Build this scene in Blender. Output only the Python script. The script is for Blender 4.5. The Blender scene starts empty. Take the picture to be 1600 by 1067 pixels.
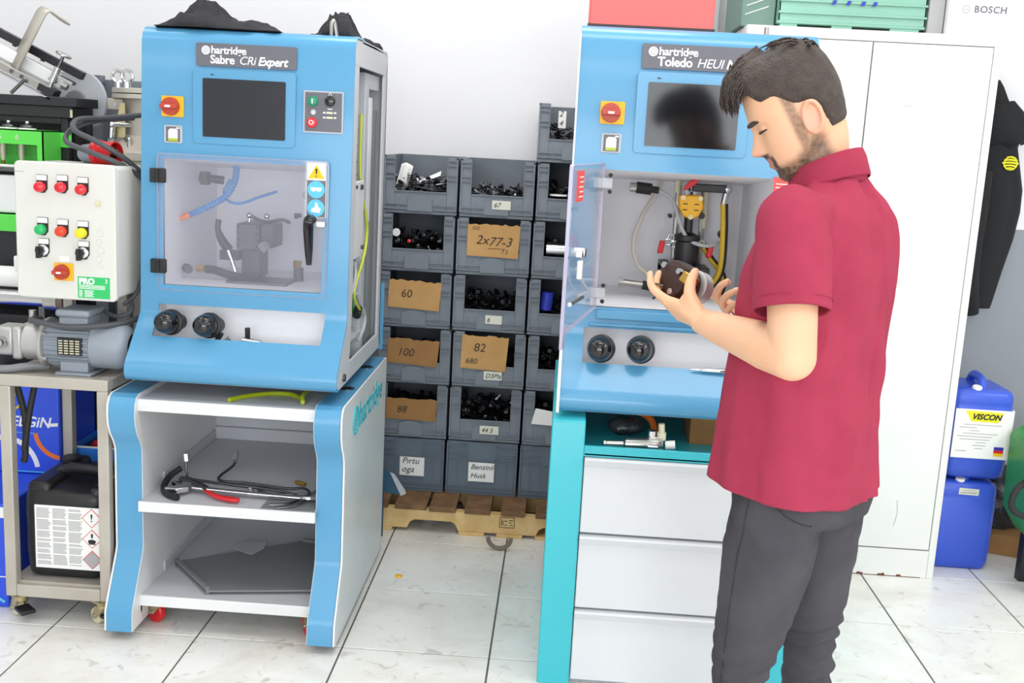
import bpy, bmesh, math, random
from mathutils import Vector, Matrix, noise
random.seed(7)
SC = bpy.context.scene
COL = SC.collection
PI = math.pi

# ---------------------------------------------------------------- camera
cam_data = bpy.data.cameras.new('camera')
cam = bpy.data.objects.new('camera', cam_data)
COL.objects.link(cam)
SC.camera = cam
cam_data.sensor_fit = 'HORIZONTAL'
cam_data.sensor_width = 36.0
cam_data.lens = 36.0 * 1687.0 / 1600.0
cam_data.clip_start = 0.05
YAW, PITCH, ROLL = -0.0405056, 0.1849257, -0.0535176
_f = Vector((math.sin(YAW) * math.cos(PITCH), math.cos(YAW) * math.cos(PITCH), -math.sin(PITCH)))
_r = Vector((math.cos(YAW), -math.sin(YAW), 0))
_d = _f.cross(_r)
_r2 = math.cos(ROLL) * _r + math.sin(ROLL) * _d
_d2 = -math.sin(ROLL) * _r + math.cos(ROLL) * _d
_M = Matrix((_r2, -_d2, -_f)).transposed().to_4x4()
_M.translation = Vector((0.590896, -3.937688, 1.546793))
cam.matrix_world = _M

# ---------------------------------------------------------------- world, exposure
world = bpy.data.worlds.new('room_ambient')
SC.world = world
world.use_nodes = True
world.node_tree.nodes['Background'].inputs[0].default_value = (0.9, 0.95, 1.0, 1)
world.node_tree.nodes['Background'].inputs[1].default_value = 0.35
SC.view_settings.view_transform = 'Standard'
SC.view_settings.look = 'None'
SC.view_settings.gamma = 1.0
SC.view_settings.use_curve_mapping = False
SC.view_settings.exposure = -0.48
CEIL = 3.1
# workshop ceiling lamps, first row added to brighten the wall: (x, y, power)
LAMPS = [(-1.7, -0.62, 16), (0.3, -0.62, 27), (2.3, -0.62, 7),
         (-1.9, -1.95, 10), (1.05, -1.75, 22), (3.9, -1.75, 50),
         (-1.9, -4.0, 12), (1.05, -4.0, 14), (3.9, -4.0, 46)]
# daylight through the wide shop window behind the photographer: x0, x1, z0, z1, power
SHOP_WINDOW = (-1.8, 3.8, 0.7, 2.7, 300)


# ---------------------------------------------------------------- materials
def lin(c):
    if isinstance(c, str):
        c = c.lstrip('#')
        c = tuple(int(c[i:i + 2], 16) / 255 for i in (0, 2, 4))
    return tuple(((v / 12.92) if v <= 0.04045 else ((v + 0.055) / 1.055) ** 2.4) for v in c) + (1.0,)


MATS = {}


def mat(name, col, rough=0.5, metal=0.0, col2=None, nscale=6.0, namt=1.0, bump=0.0, bscale=60.0,
        coat=0.0, emit=0.0, spec=0.5, lo=0.35, hi=0.65, sub=0.0):
    if name in MATS:
        return MATS[name]
    m = bpy.data.materials.new(name)
    m.use_nodes = True
    nt = m.node_tree
    b = nt.nodes['Principled BSDF']
    b.inputs['Base Color'].default_value = lin(col)
    b.inputs['Roughness'].default_value = rough
    b.inputs['Metallic'].default_value = metal
    b.inputs['Specular IOR Level'].default_value = spec
    b.inputs['Coat Weight'].default_value = coat
    b.inputs['Coat Roughness'].default_value = 0.12
    if sub:
        b.inputs['Subsurface Weight'].default_value = sub
        b.inputs['Subsurface Radius'].default_value = (0.012, 0.005, 0.003)
        b.inputs['Subsurface Scale'].default_value = 1.0
    tc = nt.nodes.new('ShaderNodeTexCoord')
    if col2 is not None:
        n = nt.nodes.new('ShaderNodeTexNoise')
        n.inputs['Scale'].default_value = nscale
        n.inputs['Detail'].default_value = 5
        r = nt.nodes.new('ShaderNodeValToRGB')
        r.color_ramp.elements[0].position = lo
        r.color_ramp.elements[1].position = hi
        r.color_ramp.elements[0].color = lin(col)
        r.color_ramp.elements[1].color = lin(col2)
        nt.links.new(tc.outputs['Object'], n.inputs['Vector'])
        nt.links.new(n.outputs['Fac'], r.inputs['Fac'])
        nt.links.new(r.outputs['Color'], b.inputs['Base Color'])
    if bump:
        n2 = nt.nodes.new('ShaderNodeTexNoise')
        n2.inputs['Scale'].default_value = bscale
        n2.inputs['Detail'].default_value = 4
        bp = nt.nodes.new('ShaderNodeBump')
        bp.inputs['Strength'].default_value = bump
        bp.inputs['Distance'].default_value = 0.01
        nt.links.new(tc.outputs['Object'], n2.inputs['Vector'])
        nt.links.new(n2.outputs['Fac'], bp.inputs['Height'])
        nt.links.new(bp.outputs['Normal'], b.inputs['Normal'])
    if emit:
        b.inputs['Emission Color'].default_value = lin(col)
        b.inputs['Emission Strength'].default_value = emit
    MATS[name] = m
    return m


def glass_mat(name, tint, gloss=0.03, rough=0.02, haze=0.0, hazecol='#ffffff'):
    m = bpy.data.materials.new(name)
    m.use_nodes = True
    nt = m.node_tree
    nt.nodes.clear()
    out = nt.nodes.new('ShaderNodeOutputMaterial')
    tr = nt.nodes.new('ShaderNodeBsdfTransparent')
    tr.inputs[0].default_value = lin(tint)
    gl = nt.nodes.new('ShaderNodeBsdfGlossy')
    gl.inputs['Roughness'].default_value = rough
    lw = nt.nodes.new('ShaderNodeLayerWeight')
    lw.inputs[0].default_value = 0.5
    pw = nt.nodes.new('ShaderNodeMath'); pw.operation = 'POWER'; pw.inputs[1].default_value = 4.0
    ml = nt.nodes.new('ShaderNodeMath'); ml.operation = 'MULTIPLY_ADD'; ml.inputs[1].default_value = 0.6; ml.inputs[2].default_value = gloss
    nt.links.new(lw.outputs['Facing'], pw.inputs[0])
    nt.links.new(pw.outputs[0], ml.inputs[0])
    fr = ml
    mx = nt.nodes.new('ShaderNodeMixShader')
    nt.links.new(fr.outputs[0], mx.inputs[0])
    nt.links.new(tr.outputs[0], mx.inputs[1])
    nt.links.new(gl.outputs[0], mx.inputs[2])
    last = mx
    if haze:
        df = nt.nodes.new('ShaderNodeBsdfDiffuse')
        df.inputs[0].default_value = lin(hazecol)
        m2 = nt.nodes.new('ShaderNodeMixShader')
        m2.inputs[0].default_value = haze
        nt.links.new(mx.outputs[0], m2.inputs[1])
        nt.links.new(df.outputs[0], m2.inputs[2])
        last = m2
    nt.links.new(last.outputs[0], out.inputs[0])
    MATS[name] = m
    return m


# ---------------------------------------------------------------- mesh builder
def V(*a):
    return Vector(a[0]) if len(a) == 1 else Vector(a)


def frame_of(d):
    d = d.normalized()
    a = Vector((0, 0, 1)) if abs(d.z) < 0.9 else Vector((1, 0, 0))
    u = d.cross(a).normalized()
    return u, d.cross(u).normalized()


def spline(pts, n=6):
    """Catmull-Rom through the points."""
    P = [V(p) for p in pts]
    if len(P) < 3:
        return P
    P = [P[0] * 2 - P[1]] + P + [P[-1] * 2 - P[-2]]
    out = []
    for i in range(1, len(P) - 2):
        a, b, c, d = P[i - 1], P[i], P[i + 1], P[i + 2]
        for k in range(n):
            t = k / n
            out.append(0.5 * ((2 * b) + (c - a) * t + (2 * a - 5 * b + 4 * c - d) * t * t + (3 * b - a - 3 * c + d) * t ** 3))
    out.append(P[-2])
    return out


class M:
    def __init__(s):
        s.v = []
        s.f = []
        s.mi = []
        s.T = None
        s.cur = 0

    def add(s, vs, fs):
        o = len(s.v)
        for p in vs:
            p = V(p)
            s.v.append(s.T @ p if s.T is not None else p)
        for f in fs:
            s.f.append([o + i for i in f])
            s.mi.append(s.cur)
        return s

    def box(s, x0, x1, y0, y1, z0, z1):
        return s.add([(x0, y0, z0), (x1, y0, z0), (x1, y1, z0), (x0, y1, z0), (x0, y0, z1), (x1, y0, z1), (x1, y1, z1), (x0, y1, z1)],
                     [(0, 3, 2, 1), (4, 5, 6, 7), (0, 1, 5, 4), (1, 2, 6, 5), (2, 3, 7, 6), (3, 0, 4, 7)])

    def cyl(s, p0, p1, r0, r1=None, n=16, cap=True):
        p0, p1 = V(p0), V(p1)
        r1 = r0 if r1 is None else r1
        u, w = frame_of(p1 - p0)
        vs, fs = [], []
        for p, r in ((p0, r0), (p1, r1)):
            for i in range(n):
                a = 2 * PI * i / n
                vs.append(p + u * math.cos(a) * r + w * math.sin(a) * r)
        for i in range(n):
            j = (i + 1) % n
            fs.append((i, j, n + j, n + i))
        if cap:
            fs.append(tuple(range(n - 1, -1, -1)))
            fs.append(tuple(range(n, 2 * n)))
        return s.add(vs, fs)

    def lathe(s, prof, p0, axis, n=20, cap=True):
        """prof: list of (radius, height along axis)"""
        p0, axis = V(p0), V(axis).normalized()
        u, w = frame_of(axis)
        vs, fs = [], []
        for r, h in prof:
            for i in range(n):
                a = 2 * PI * i / n
                vs.append(p0 + axis * h + u * math.cos(a) * r + w * math.sin(a) * r)
        for k in range(len(prof) - 1):
            for i in range(n):
                j = (i + 1) % n
                fs.append((k * n + i, k * n + j, (k + 1) * n + j, (k + 1) * n + i))
        if cap:
            fs.append(tuple(range(n - 1, -1, -1)))
            m = (len(prof) - 1) * n
            fs.append(tuple(range(m, m + n)))
        return s.add(vs, fs)

    def tube(s, pts, r, n=8, sm=0, closed=False, rs=None, flat=None):
        P = spline(pts, sm) if sm else [V(p) for p in pts]
        if rs is not None and sm:
            R = []
            for i in range(len(pts) - 1):
                for k in range(sm):
                    R.append(rs[i] + (rs[i + 1] - rs[i]) * k / sm)
            R.append(rs[-1])
            rs = R
        N = len(P)
        tg = []
        for i in range(N):
            a = P[(i - 1) % N] if (closed or i > 0) else P[i]
            b = P[(i + 1) % N] if (closed or i < N - 1) else P[i]
            tg.append((b - a).normalized())
        u, w = frame_of(tg[0])
        vs, fs = [], []
        for i in range(N):
            u = (u - tg[i] * u.dot(tg[i])).normalized()
            w = tg[i].cross(u)
            rr = rs[i] if rs is not None else r
            for k in range(n):
                a = 2 * PI * k / n
                vs.append(P[i] + u * math.cos(a) * rr + w * math.sin(a) * rr * (flat or 1))
        for i in range(N - 1 + (1 if closed else 0)):
            i2 = (i + 1) % N
            for k in range(n):
                k2 = (k + 1) % n
                fs.append((i * n + k, i * n + k2, i2 * n + k2, i2 * n + k))
        if not closed:
            fs.append(tuple(range(n - 1, -1, -1)))
            fs.append(tuple(range((N - 1) * n, N * n)))
        return s.add(vs, fs)

    def prism(s, poly, axis, a0, a1):
        """extrude a 2-D polygon; axis 'x': poly=(y,z), 'y': poly=(x,z), 'z': poly=(x,y)"""
        def p3(q, a):
            return {'x': (a, q[0], q[1]), 'y': (q[0], a, q[1]), 'z': (q[0], q[1], a)}[axis]
        n = len(poly)
        vs = [p3(q, a0) for q in poly] + [p3(q, a1) for q in poly]
        fs = [tuple(range(n - 1, -1, -1)), tuple(range(n, 2 * n))]
        for i in range(n):
            j = (i + 1) % n
            fs.append((i, j, n + j, n + i))
        return s.add(vs, fs)

    def ball(s, c, rx, ry=None, rz=None, n=14, m=9):
        ry = rx if ry is None else ry
        rz = rx if rz is None else rz
        c = V(c)
        vs, fs = [c + V(0, 0, rz)], []
        for i in range(1, m):
            t = PI * i / m
            for k in range(n):
                a = 2 * PI * k / n
                vs.append(c + V(rx * math.sin(t) * math.cos(a), ry * math.sin(t) * math.sin(a), rz * math.cos(t)))
        vs.append(c - V(0, 0, rz))
        for k in range(n):
            k2 = (k + 1) % n
            fs.append((0, 1 + k, 1 + k2))
            for i in range(m - 2):
                a = 1 + i * n
                fs.append((a + k, a + n + k, a + n + k2, a + k2))
            a = 1 + (m - 2) * n
            fs.append((a + k, len(vs) - 1, a + k2))
        return s.add(vs, fs)

    def ring(s, c, axis, R, r, n=20, k=8):
        u, w = frame_of(V(axis))
        c = V(c)
        return s.tube([c + u * math.cos(2 * PI * i / n) * R + w * math.sin(2 * PI * i / n) * R for i in range(n)], r, k, closed=True)

    def grid(s, fn, nu, nv, closeu=False, closev=False):
        vs = [fn(i, j) for i in range(nu) for j in range(nv)]
        fs = []
        for i in range(nu if closeu else nu - 1):
            for j in range(nv if closev else nv - 1):
                a, b = i, (i + 1) % nu
                c, d = j, (j + 1) % nv
                fs.append((a * nv + c, b * nv + c, b * nv + d, a * nv + d))
        return s.add(vs, fs)

    def loft(s, rings, cap=True):
        n = len(rings[0])
        vs = [p for r in rings for p in r]
        fs = []
        for i in range(len(rings) - 1):
            for k in range(n):
                k2 = (k + 1) % n
                fs.append((i * n + k, i * n + k2, (i + 1) * n + k2, (i + 1) * n + k))
        if cap:
            fs.append(tuple(range(n - 1, -1, -1)))
            fs.append(tuple(range((len(rings) - 1) * n, len(rings) * n)))
        return s.add(vs, fs)

    def frame(s, x0, x1, z0, z1, w, y0, y1):
        """rectangular picture frame facing -y"""
        s.box(x0, x0 + w, y0, y1, z0, z1)
        s.box(x1 - w, x1, y0, y1, z0, z1)
        s.box(x0 + w, x1 - w, y0, y1, z0, z0 + w)
        return s.box(x0 + w, x1 - w, y0, y1, z1 - w, z1)


def rrect(x0, x1, z0, z1, r, k=5):
    out = []
    for cx, cz, a0 in ((x1 - r, z0 + r, -PI / 2), (x1 - r, z1 - r, 0), (x0 + r, z1 - r, PI / 2), (x0 + r, z0 + r, PI)):
        for i in range(k + 1):
            a = a0 + (PI / 2) * i / k
            out.append((cx + r * math.cos(a), cz + r * math.sin(a)))
    return out


def world_off(o):
    t = Vector((0, 0, 0))
    while o is not None:
        t += o.location
        o = o.parent
    return t


def obj(name, m, material, parent=None, smooth=35, bev=0.0, origin=None, seg=2):
    me = bpy.data.meshes.new(name)
    if parent is None:
        if origin is None:
            xs = [p.x for p in m.v]; ys = [p.y for p in m.v]; zs = [p.z for p in m.v]
            origin = Vector(((min(xs) + max(xs)) / 2, (min(ys) + max(ys)) / 2, min(zs)))
        off = V(origin)
    else:
        off = world_off(parent)
    me.from_pydata([tuple(p - off) for p in m.v], [], m.f)
    bm = bmesh.new()
    bm.from_mesh(me)
    bmesh.ops.recalc_face_normals(bm, faces=bm.faces)
    bm.to_mesh(me)
    bm.free()
    mats = material if isinstance(material, (list, tuple)) else [material]
    for q in mats:
        me.materials.append(MATS[q] if isinstance(q, str) else q)
    if len(mats) > 1:
        me.polygons.foreach_set('material_index', m.mi)
    if smooth:
        me.shade_smooth()
        me.set_sharp_from_angle(angle=math.radians(smooth))
    o = bpy.data.objects.new(name, me)
    COL.objects.link(o)
    if parent is None:
        o.location = off
    else:
        o.parent = parent
    if bev:
        b = o.modifiers.new('bevel', 'BEVEL')
        b.width = bev
        b.segments = seg
        b.limit_method = 'ANGLE'
        b.angle_limit = math.radians(40)
    return o


def apply_mods(o, smooth=None):
    dg = bpy.context.evaluated_depsgraph_get()
    me = bpy.data.meshes.new_from_object(o.evaluated_get(dg))
    o.modifiers.clear()
    me.name = o.name
    o.data = me
    if smooth:
        me.shade_smooth()
        me.set_sharp_from_angle(angle=math.radians(smooth))
    return o


def tag(o, label=None, cat=None, group=None, kind=None):
    if label:
        o['label'] = label
    if cat:
        o['category'] = cat
    if group:
        o['group'] = group
    if kind:
        o['kind'] = kind
    return o


def thing(name, loc, label, cat, group=None):
    o = bpy.data.objects.new(name, None)
    COL.objects.link(o)
    o.location = V(loc)
    o.empty_display_size = 0.05
    return tag(o, label, cat, group)


def struct(name, m, material, **k):
    o = obj(name, m, material, **k)
    o['kind'] = 'structure'
    return o


def copy_tree(o, parent=None):
    c = o.copy()
    COL.objects.link(c)
    c.parent = parent
    for ch in o.children:
        copy_tree(ch, c)
    return c


def text(name, s, size, loc, material, parent, right=(1, 0, 0), up=(0, 0, 1), shear=0.0, bold=0.0, align='LEFT', ext=0.0006, space=1.0):
    """flat lettering; loc is the baseline start in world space"""
    cu = bpy.data.curves.new('t', 'FONT')
    cu.body = s
    cu.size = size
    cu.shear = shear
    cu.offset = bold
    cu.extrude = ext
    cu.align_x = align
    cu.space_character = space
    cu.resolution_u = 3
    t = bpy.data.objects.new('t', cu)
    COL.objects.link(t)
    dg = bpy.context.evaluated_depsgraph_get()
    me = bpy.data.meshes.new_from_object(t.evaluated_get(dg))
    bpy.data.objects.remove(t)
    bpy.data.curves.remove(cu)
    R, U = V(right).normalized(), V(up).normalized()
    N = R.cross(U)
    off = V(loc) - (world_off(parent) if parent else Vector((0, 0, 0)))
    for v in me.vertices:
        v.co = off + R * v.co.x + U * v.co.y + N * v.co.z
    me.name = name
    me.materials.clear()
    me.materials.append(MATS[material])
    o = bpy.data.objects.new(name, me)
    COL.objects.link(o)
    o.parent = parent
    return o


def part_text(*a, **k):
    return text(*a, **k)


def screws(m, pts, r=0.005, d=0.003, n=8):
    for x, y, z in pts:
        m.cyl((x, y, z), (x, y - d, z), r, n=n)
    return m


# palette
mat('wall_paint', '#eeeef1', 0.7)
mat('white_enamel', '#e9eaeb', 0.35, col2='#e0e1e2', nscale=3)
mat('wardrobe_paint', '#e8e8e6', 0.4, col2='#e1e1de', nscale=2.0)
mat('bench_blue', '#5399c3', 0.34, coat=0.35)
mat('bench_blue_worn', '#5098c4', 0.36, col2='#589ec8', nscale=4, coat=0.2)
mat('bench_grey', '#c9cbd0', 0.5)
mat('chamber_grey', '#f4f4f8', 0.55)
mat('bracket_grey', '#b9bdc3', 0.45)
mat('badge_grey', '#66666f', 0.45)
mat('screen_glass', '#2a2b31', 0.08, spec=0.6)
mat('screen_dark', '#141519', 0.10, spec=0.5)
mat('black_plastic', '#1c1c1f', 0.4)
mat('black_gloss', '#131316', 0.15, coat=0.4)
mat('black_rubber', '#202022', 0.7)
mat('yellow_plate', '#f5b81e', 0.45)
mat('red_knob', '#b8402c', 0.4)
mat('red_plastic', '#d8232a', 0.35)
mat('red_light', '#dd1f2e', 0.2, coat=0.3)
mat('green_button', '#1f8a64', 0.35)
mat('lime_button', '#19b864', 0.3)
mat('orange_button', '#e8401c', 0.3)
mat('yellow_button', '#ecdf18', 0.3)
mat('print_white', '#f6f6f6', 0.6)
mat('print_black', '#1d1d20', 0.6)
mat('print_grey', '#a9a9ab', 0.7)
mat('print_red', '#d94a48', 0.6)
mat('print_yellow', '#f2c40f', 0.6)
mat('sticker_blue', '#59bfe6', 0.4)
mat('sticker_red', '#f2554d', 0.5)
mat('sticker_green', '#2fbf69', 0.5)
mat('steel', '#b9b7b2', 0.28, 1.0)
mat('steel_bright', '#d4d4d6', 0.16, 1.0)
mat('steel_dark', '#6a6a6c', 0.35, 1.0)
mat('brass', '#b99448', 0.3, 1.0)
mat('stainless_frame', '#c3bdb3', 0.38, 0.25, col2='#b5aea3', nscale=5)
mat('motor_grey', '#8e96a0', 0.42)
mat('cast_alu', '#bdbcba', 0.45, 0.6)
mat('enclosure_cream', '#dadad4', 0.45)
mat('teal_paint', '#38b9c6', 0.38, coat=0.12)
mat('drawer_white', '#dadde1', 0.4, col2='#d4d7db', nscale=2.5)
mat('crate_grey', '#7b828b', 0.6, col2='#6b727b', nscale=5)
mat('crate_slate', '#66727f', 0.6, col2='#5a6571', nscale=5)
mat('cardboard', '#c79c64', 0.85, col2='#b98c55', nscale=9)
mat('cardboard_dark', '#a67a4a', 0.85, col2='#936a3e', nscale=9)
mat('paper', '#efefec', 0.8)
mat('label_cream', '#d9dacb', 0.8)
mat('ink', '#3a342c', 0.8)
mat('pine', '#e3c48c', 0.7, col2='#d2ac70', nscale=14, bump=0.1, bscale=120)
mat('old_wood', '#8a6744', 0.8, col2='#6d5036', nscale=16, bump=0.2, bscale=120)
mat('can_blue', '#3a5cd2', 0.35, col2='#3454c6', nscale=3)
mat('carton_blue', '#2f55e0', 0.4)
mat('carton_sky', '#2f86f0', 0.45)
mat('binder_blue', '#2433a8', 0.45)
mat('hose_blue', '#3f8fd4', 0.35)
mat('orange_tip', '#f07a2a', 0.4)
mat('hose_lime', '#aebf1e', 0.35)
mat('hose_tan', '#cfc8bc', 0.4)
mat('cable_yg', '#c8d24a', 0.45)
mat('cable_grey', '#b6b8bb', 0.45)
mat('cable_dark', '#4a4d52', 0.5)
mat('yellow_hose', '#d9b32c', 0.5)
mat('green_paint', '#5cd650', 0.4)
mat('green_dark', '#2f8f2a', 0.45)
mat('bench_black', '#212126', 0.4)
mat('mint_plastic', '#8ec2ae', 0.5, col2='#86b8a5', nscale=4)
mat('case_red', '#f0635f', 0.4)
mat('cloth_black', '#242428', 0.9, bump=0.25, bscale=400, col2='#2d2d32', nscale=20)
mat('jacket_black', '#1a1b1f', 0.9, bump=0.2, bscale=500)
mat('debris_brown', '#7a6f63', 0.7)
mat('acrylic_edge', '#b9b4cc', 0.2)
mat('cream_plastic', '#d8d2b4', 0.45)
mat('panel_grey', '#7d8083', 0.45)
mat('zinc', '#c0b48c', 0.4, 0.8)
mat('rust', '#6a3a28', 0.9)
mat('bag_dark', '#3b3c40', 0.25, bump=1.0, bscale=25)
mat('lamp_housing', '#e6e6e6', 0.5)
glass_mat('acrylic', '#fdfdff', gloss=0.025, haze=0.09, hazecol='#e6e6f2')
glass_mat('acrylic_rim', '#d9e6f0', gloss=0.08, haze=0.35, hazecol='#c4d4e4')
glass_mat('clear_glass', '#eef2ee', rough=0.02)
# ---------------------------------------------------------------- room shell
YW = 0.72
m = MATS['wall_paint']
nt = m.node_tree
bs = nt.nodes['Principled BSDF']
g = nt.nodes.new('ShaderNodeNewGeometry')
sp = nt.nodes.new('ShaderNodeSeparateXYZ')
rp = nt.nodes.new('ShaderNodeValToRGB')
rp.color_ramp.interpolation = 'CONSTANT'
rp.color_ramp.elements[0].color = lin('#9298a0')
rp.color_ramp.elements[1].color = lin('#ececef')
rp.color_ramp.elements[1].position = 0.5
ma = nt.nodes.new('ShaderNodeMath')
ma.operation = 'MULTIPLY'
ma.inputs[1].default_value = 0.5 / 1.285
nt.links.new(g.outputs['Position'], sp.inputs[0])
nt.links.new(sp.outputs['Z'], ma.inputs[0])
nt.links.new(ma.outputs[0], rp.inputs[0])
nt.links.new(rp.outputs[0], bs.inputs['Base Color'])
mat('plain_wall', '#e9e9ea', 0.8)
mat('ceiling_paint', '#efefee', 0.9)
X0, X1, Y0 = -4.2, 5.4, -7.2
struct('wall_back', M().box(X0, X1, YW, YW + 0.12, -0.1, CEIL), 'wall_paint')
struct('wall_left', M().box(X0 - 0.12, X0, Y0, YW + 0.12, -0.1, CEIL), 'plain_wall')
struct('wall_right', M().box(X1, X1 + 0.12, Y0, YW + 0.12, -0.1, CEIL), 'plain_wall')
wx0, wx1, wz0, wz1, wpow = SHOP_WINDOW
struct('wall_front', M().box(X0, wx0, Y0 - 0.12, Y0, -0.1, CEIL).box(wx1, X1, Y0 - 0.12, Y0, -0.1, CEIL).box(wx0, wx1, Y0 - 0.12, Y0, -0.1, wz0).box(wx0, wx1, Y0 - 0.12, Y0, wz1, CEIL), 'plain_wall')
wn = M().frame(wx0, wx1, wz0, wz1, 0.06, Y0 - 0.09, Y0 - 0.03)
for k in (1, 2, 3):
    xm = wx0 + (wx1 - wx0) * k / 4
    wn.box(xm - 0.03, xm + 0.03, Y0 - 0.09, Y0 - 0.03, wz0 + 0.06, wz1 - 0.06)
struct('window_1', wn, 'white_enamel')
ld = bpy.data.lights.new('daylight', 'AREA')
ld.shape = 'RECTANGLE'
ld.size = wx1 - wx0
ld.size_y = wz1 - wz0
ld.energy = wpow
ld.color = (0.93, 0.97, 1.0)
dl_ = bpy.data.objects.new('daylight', ld)
COL.objects.link(dl_)
dl_.location = ((wx0 + wx1) / 2, Y0 - 0.1, (wz0 + wz1) / 2)
dl_.rotation_euler = (PI / 2, 0, 0)
struct('ceiling', M().box(X0, X1, Y0, YW + 0.12, CEIL, CEIL + 0.1), 'ceiling_paint')
struct('trim_1', M().box(1.03, 1.17, 0.60, YW, 1.90, CEIL), 'bench_grey', bev=0.004)

# tiled floor: every tile in view its own piece
mat('grout', '#5f5c57', 0.9)
mt = mat('floor_tile', '#dcd9d2', 0.28, col2='#cdc9c0', nscale=3.2, lo=0.42, hi=0.72, bump=0.02, bscale=30)
nt = mt.node_tree
b = nt.nodes['Principled BSDF']
tc = nt.nodes.new('ShaderNodeNewGeometry')
n1 = nt.nodes.new('ShaderNodeTexNoise'); n1.inputs['Scale'].default_value = 2.6; n1.inputs['Detail'].default_value = 6
n1.inputs['Roughness'].default_value = 0.65
n1.inputs['Distortion'].default_value = 0.6
r1 = nt.nodes.new('ShaderNodeValToRGB')
r1.color_ramp.elements[0].position = 0.36; r1.color_ramp.elements[0].color = lin('#e2dfd7')
r1.color_ramp.elements[1].position = 0.56; r1.color_ramp.elements[1].color = lin('#f1f0ec')
n2 = nt.nodes.new('ShaderNodeTexNoise'); n2.inputs['Scale'].default_value = 17; n2.inputs['Detail'].default_value = 6
n2.inputs['Distortion'].default_value = 1.2
r2 = nt.nodes.new('ShaderNodeValToRGB')
r2.color_ramp.elements[0].position = 0.29; r2.color_ramp.elements[0].color = lin('#a8a298')
r2.color_ramp.elements[1].position = 0.40; r2.color_ramp.elements[1].color = (1, 1, 1, 1)
mx = nt.nodes.new('ShaderNodeMixRGB'); mx.blend_type = 'MULTIPLY'; mx.inputs[0].default_value = 0.45
for n in (n1, n2):
    nt.links.new(tc.outputs['Position'], n.inputs['Vector'])
nt.links.new(n1.outputs[0], r1.inputs[0]); nt.links.new(n2.outputs[0], r2.inputs[0])
nt.links.new(r1.outputs[0], mx.inputs[1]); nt.links.new(r2.outputs[0], mx.inputs[2])
nt.links.new(mx.outputs[0], b.inputs['Base Color'])
floor = struct('floor', M().box(X0, X1, Y0, YW + 0.12, -0.1, -0.003), 'grout', origin=(0, 0, -0.003))
T = 0.45
G = 0.0028
tile_mesh = None
for j in range(-16, 2):
    for i in range(-9, 12):
        x0, y0 = i * T, j * T
        if y0 + G > YW:
            continue
        if j < -6:
            continue
        if tile_mesh is None:
            t = obj('tile', M().box(0 + G, T - G, 0 + G, T - G, 0, 0.003), 'floor_tile', parent=None, origin=(0, 0, 0), smooth=0)
            bm = bmesh.new(); bm.from_mesh(t.data)
            top = [e for e in bm.edges if all(v.co.z > 0.002 for v in e.verts)]
            bmesh.ops.bevel(bm, geom=top, offset=0.0012, segments=1, affect='EDGES')
            bm.to_mesh(t.data); bm.free()
            tile_mesh = t.data
        else:
            t = bpy.data.objects.new('tile', tile_mesh)
            COL.objects.link(t)
        t.parent = floor
        t.location = (x0, y0, 0.0)
# the rest of the floor behind the camera's standing place
ob = M()
ob.box(X0, X1, Y0, -6 * T - G, -0.003, 0.0)
obj('tile_field', ob, 'floor_tile', parent=floor)['kind'] = 'stuff'

# ceiling lamps
for i, (x, y, p) in enumerate(LAMPS):
    lab = 'white ceiling lamp %s, %s of the three in its row' % ('close to the back wall' if y > -1 else 'over the aisle before the benches' if y > -3 else 'above the photographer', 'leftmost' if x < 0 else 'middle' if x < 1.5 else 'rightmost')
    lt = thing('ceiling_lamp', (x, y, CEIL - 0.06), lab, 'lamp', 'ceiling lamps')
    obj('housing', M().box(x - 0.75, x + 0.75, y - 0.28, y + 0.28, CEIL - 0.05, CEIL), 'lamp_housing', lt)
    ld = bpy.data.lights.new('tube_light', 'AREA')
    ld.shape = 'RECTANGLE'
    ld.size = 1.45
    ld.size_y = 0.5
    ld.energy = p
    ld.color = (1.0, 0.985, 0.96)
    lo_ = bpy.data.objects.new('tube_light', ld)
    COL.objects.link(lo_)
    lo_.parent = lt
    lo_.location = (0, 0, -0.001)
# ---------------------------------------------------------------- test benches
class Frame:
    """affine map from the first bench's coordinates to another standing place"""
    def __init__(s, o0=(0, 0, 0), o1=(0, 0, 0), k=1.0):
        s.T = Matrix.Translation(V(o1)) @ Matrix.Scale(k, 4) @ Matrix.Translation(-V(o0))
        s.k = k

    def m(s):
        q = M()
        q.T = s.T
        return q

    def p(s, *a):
        return s.T @ V(*a)


def black_knob(fr, root, x, y, z, name='adjuster_knob'):
    """big black regulator cup standing out of the sloping slot, facing the viewer"""
    ax = V(-0.22, -1, 0.12)
    k = obj(name, fr.m().lathe([(0.024, -0.05), (0.024, 0.0), (0.033, 0.004), (0.0345, 0.018), (0.0335, 0.032), (0.028, 0.048), (0.018, 0.058), (0.006, 0.061)], (x, y, z), ax, n=28), 'black_gloss', root)
    obj('collar', fr.m().lathe([(0.037, -0.012), (0.039, -0.006), (0.039, 0.004), (0.034, 0.008)], (x, y, z), ax, n=28), 'black_plastic', k)
    return k


def rotary_switch(fr, root, x, z, y):
    s = obj('power_switch', fr.m().prism(rrect(x - 0.033, x + 0.033, z - 0.030, z + 0.030, 0.004), 'y', y - 0.006, y), 'yellow_plate', root, bev=0.001)
    k = fr.m()
    k.cyl((x - 0.004, y - 0.006, z), (x - 0.004, y - 0.022, z), 0.0265, 0.025, n=28)
    obj('switch_dial', k, 'red_knob', s)
    g = fr.m()
    g.box(x - 0.029, x + 0.020, y - 0.036, y - 0.02, z - 0.0065, z + 0.0065)
    obj('switch_grip', g, 'red_knob', s, bev=0.002)
    obj('switch_mark', fr.m().box(x - 0.012, x + 0.004, y - 0.0368, y - 0.036, z - 0.003, z + 0.003), 'print_white', s)
    return s


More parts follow.
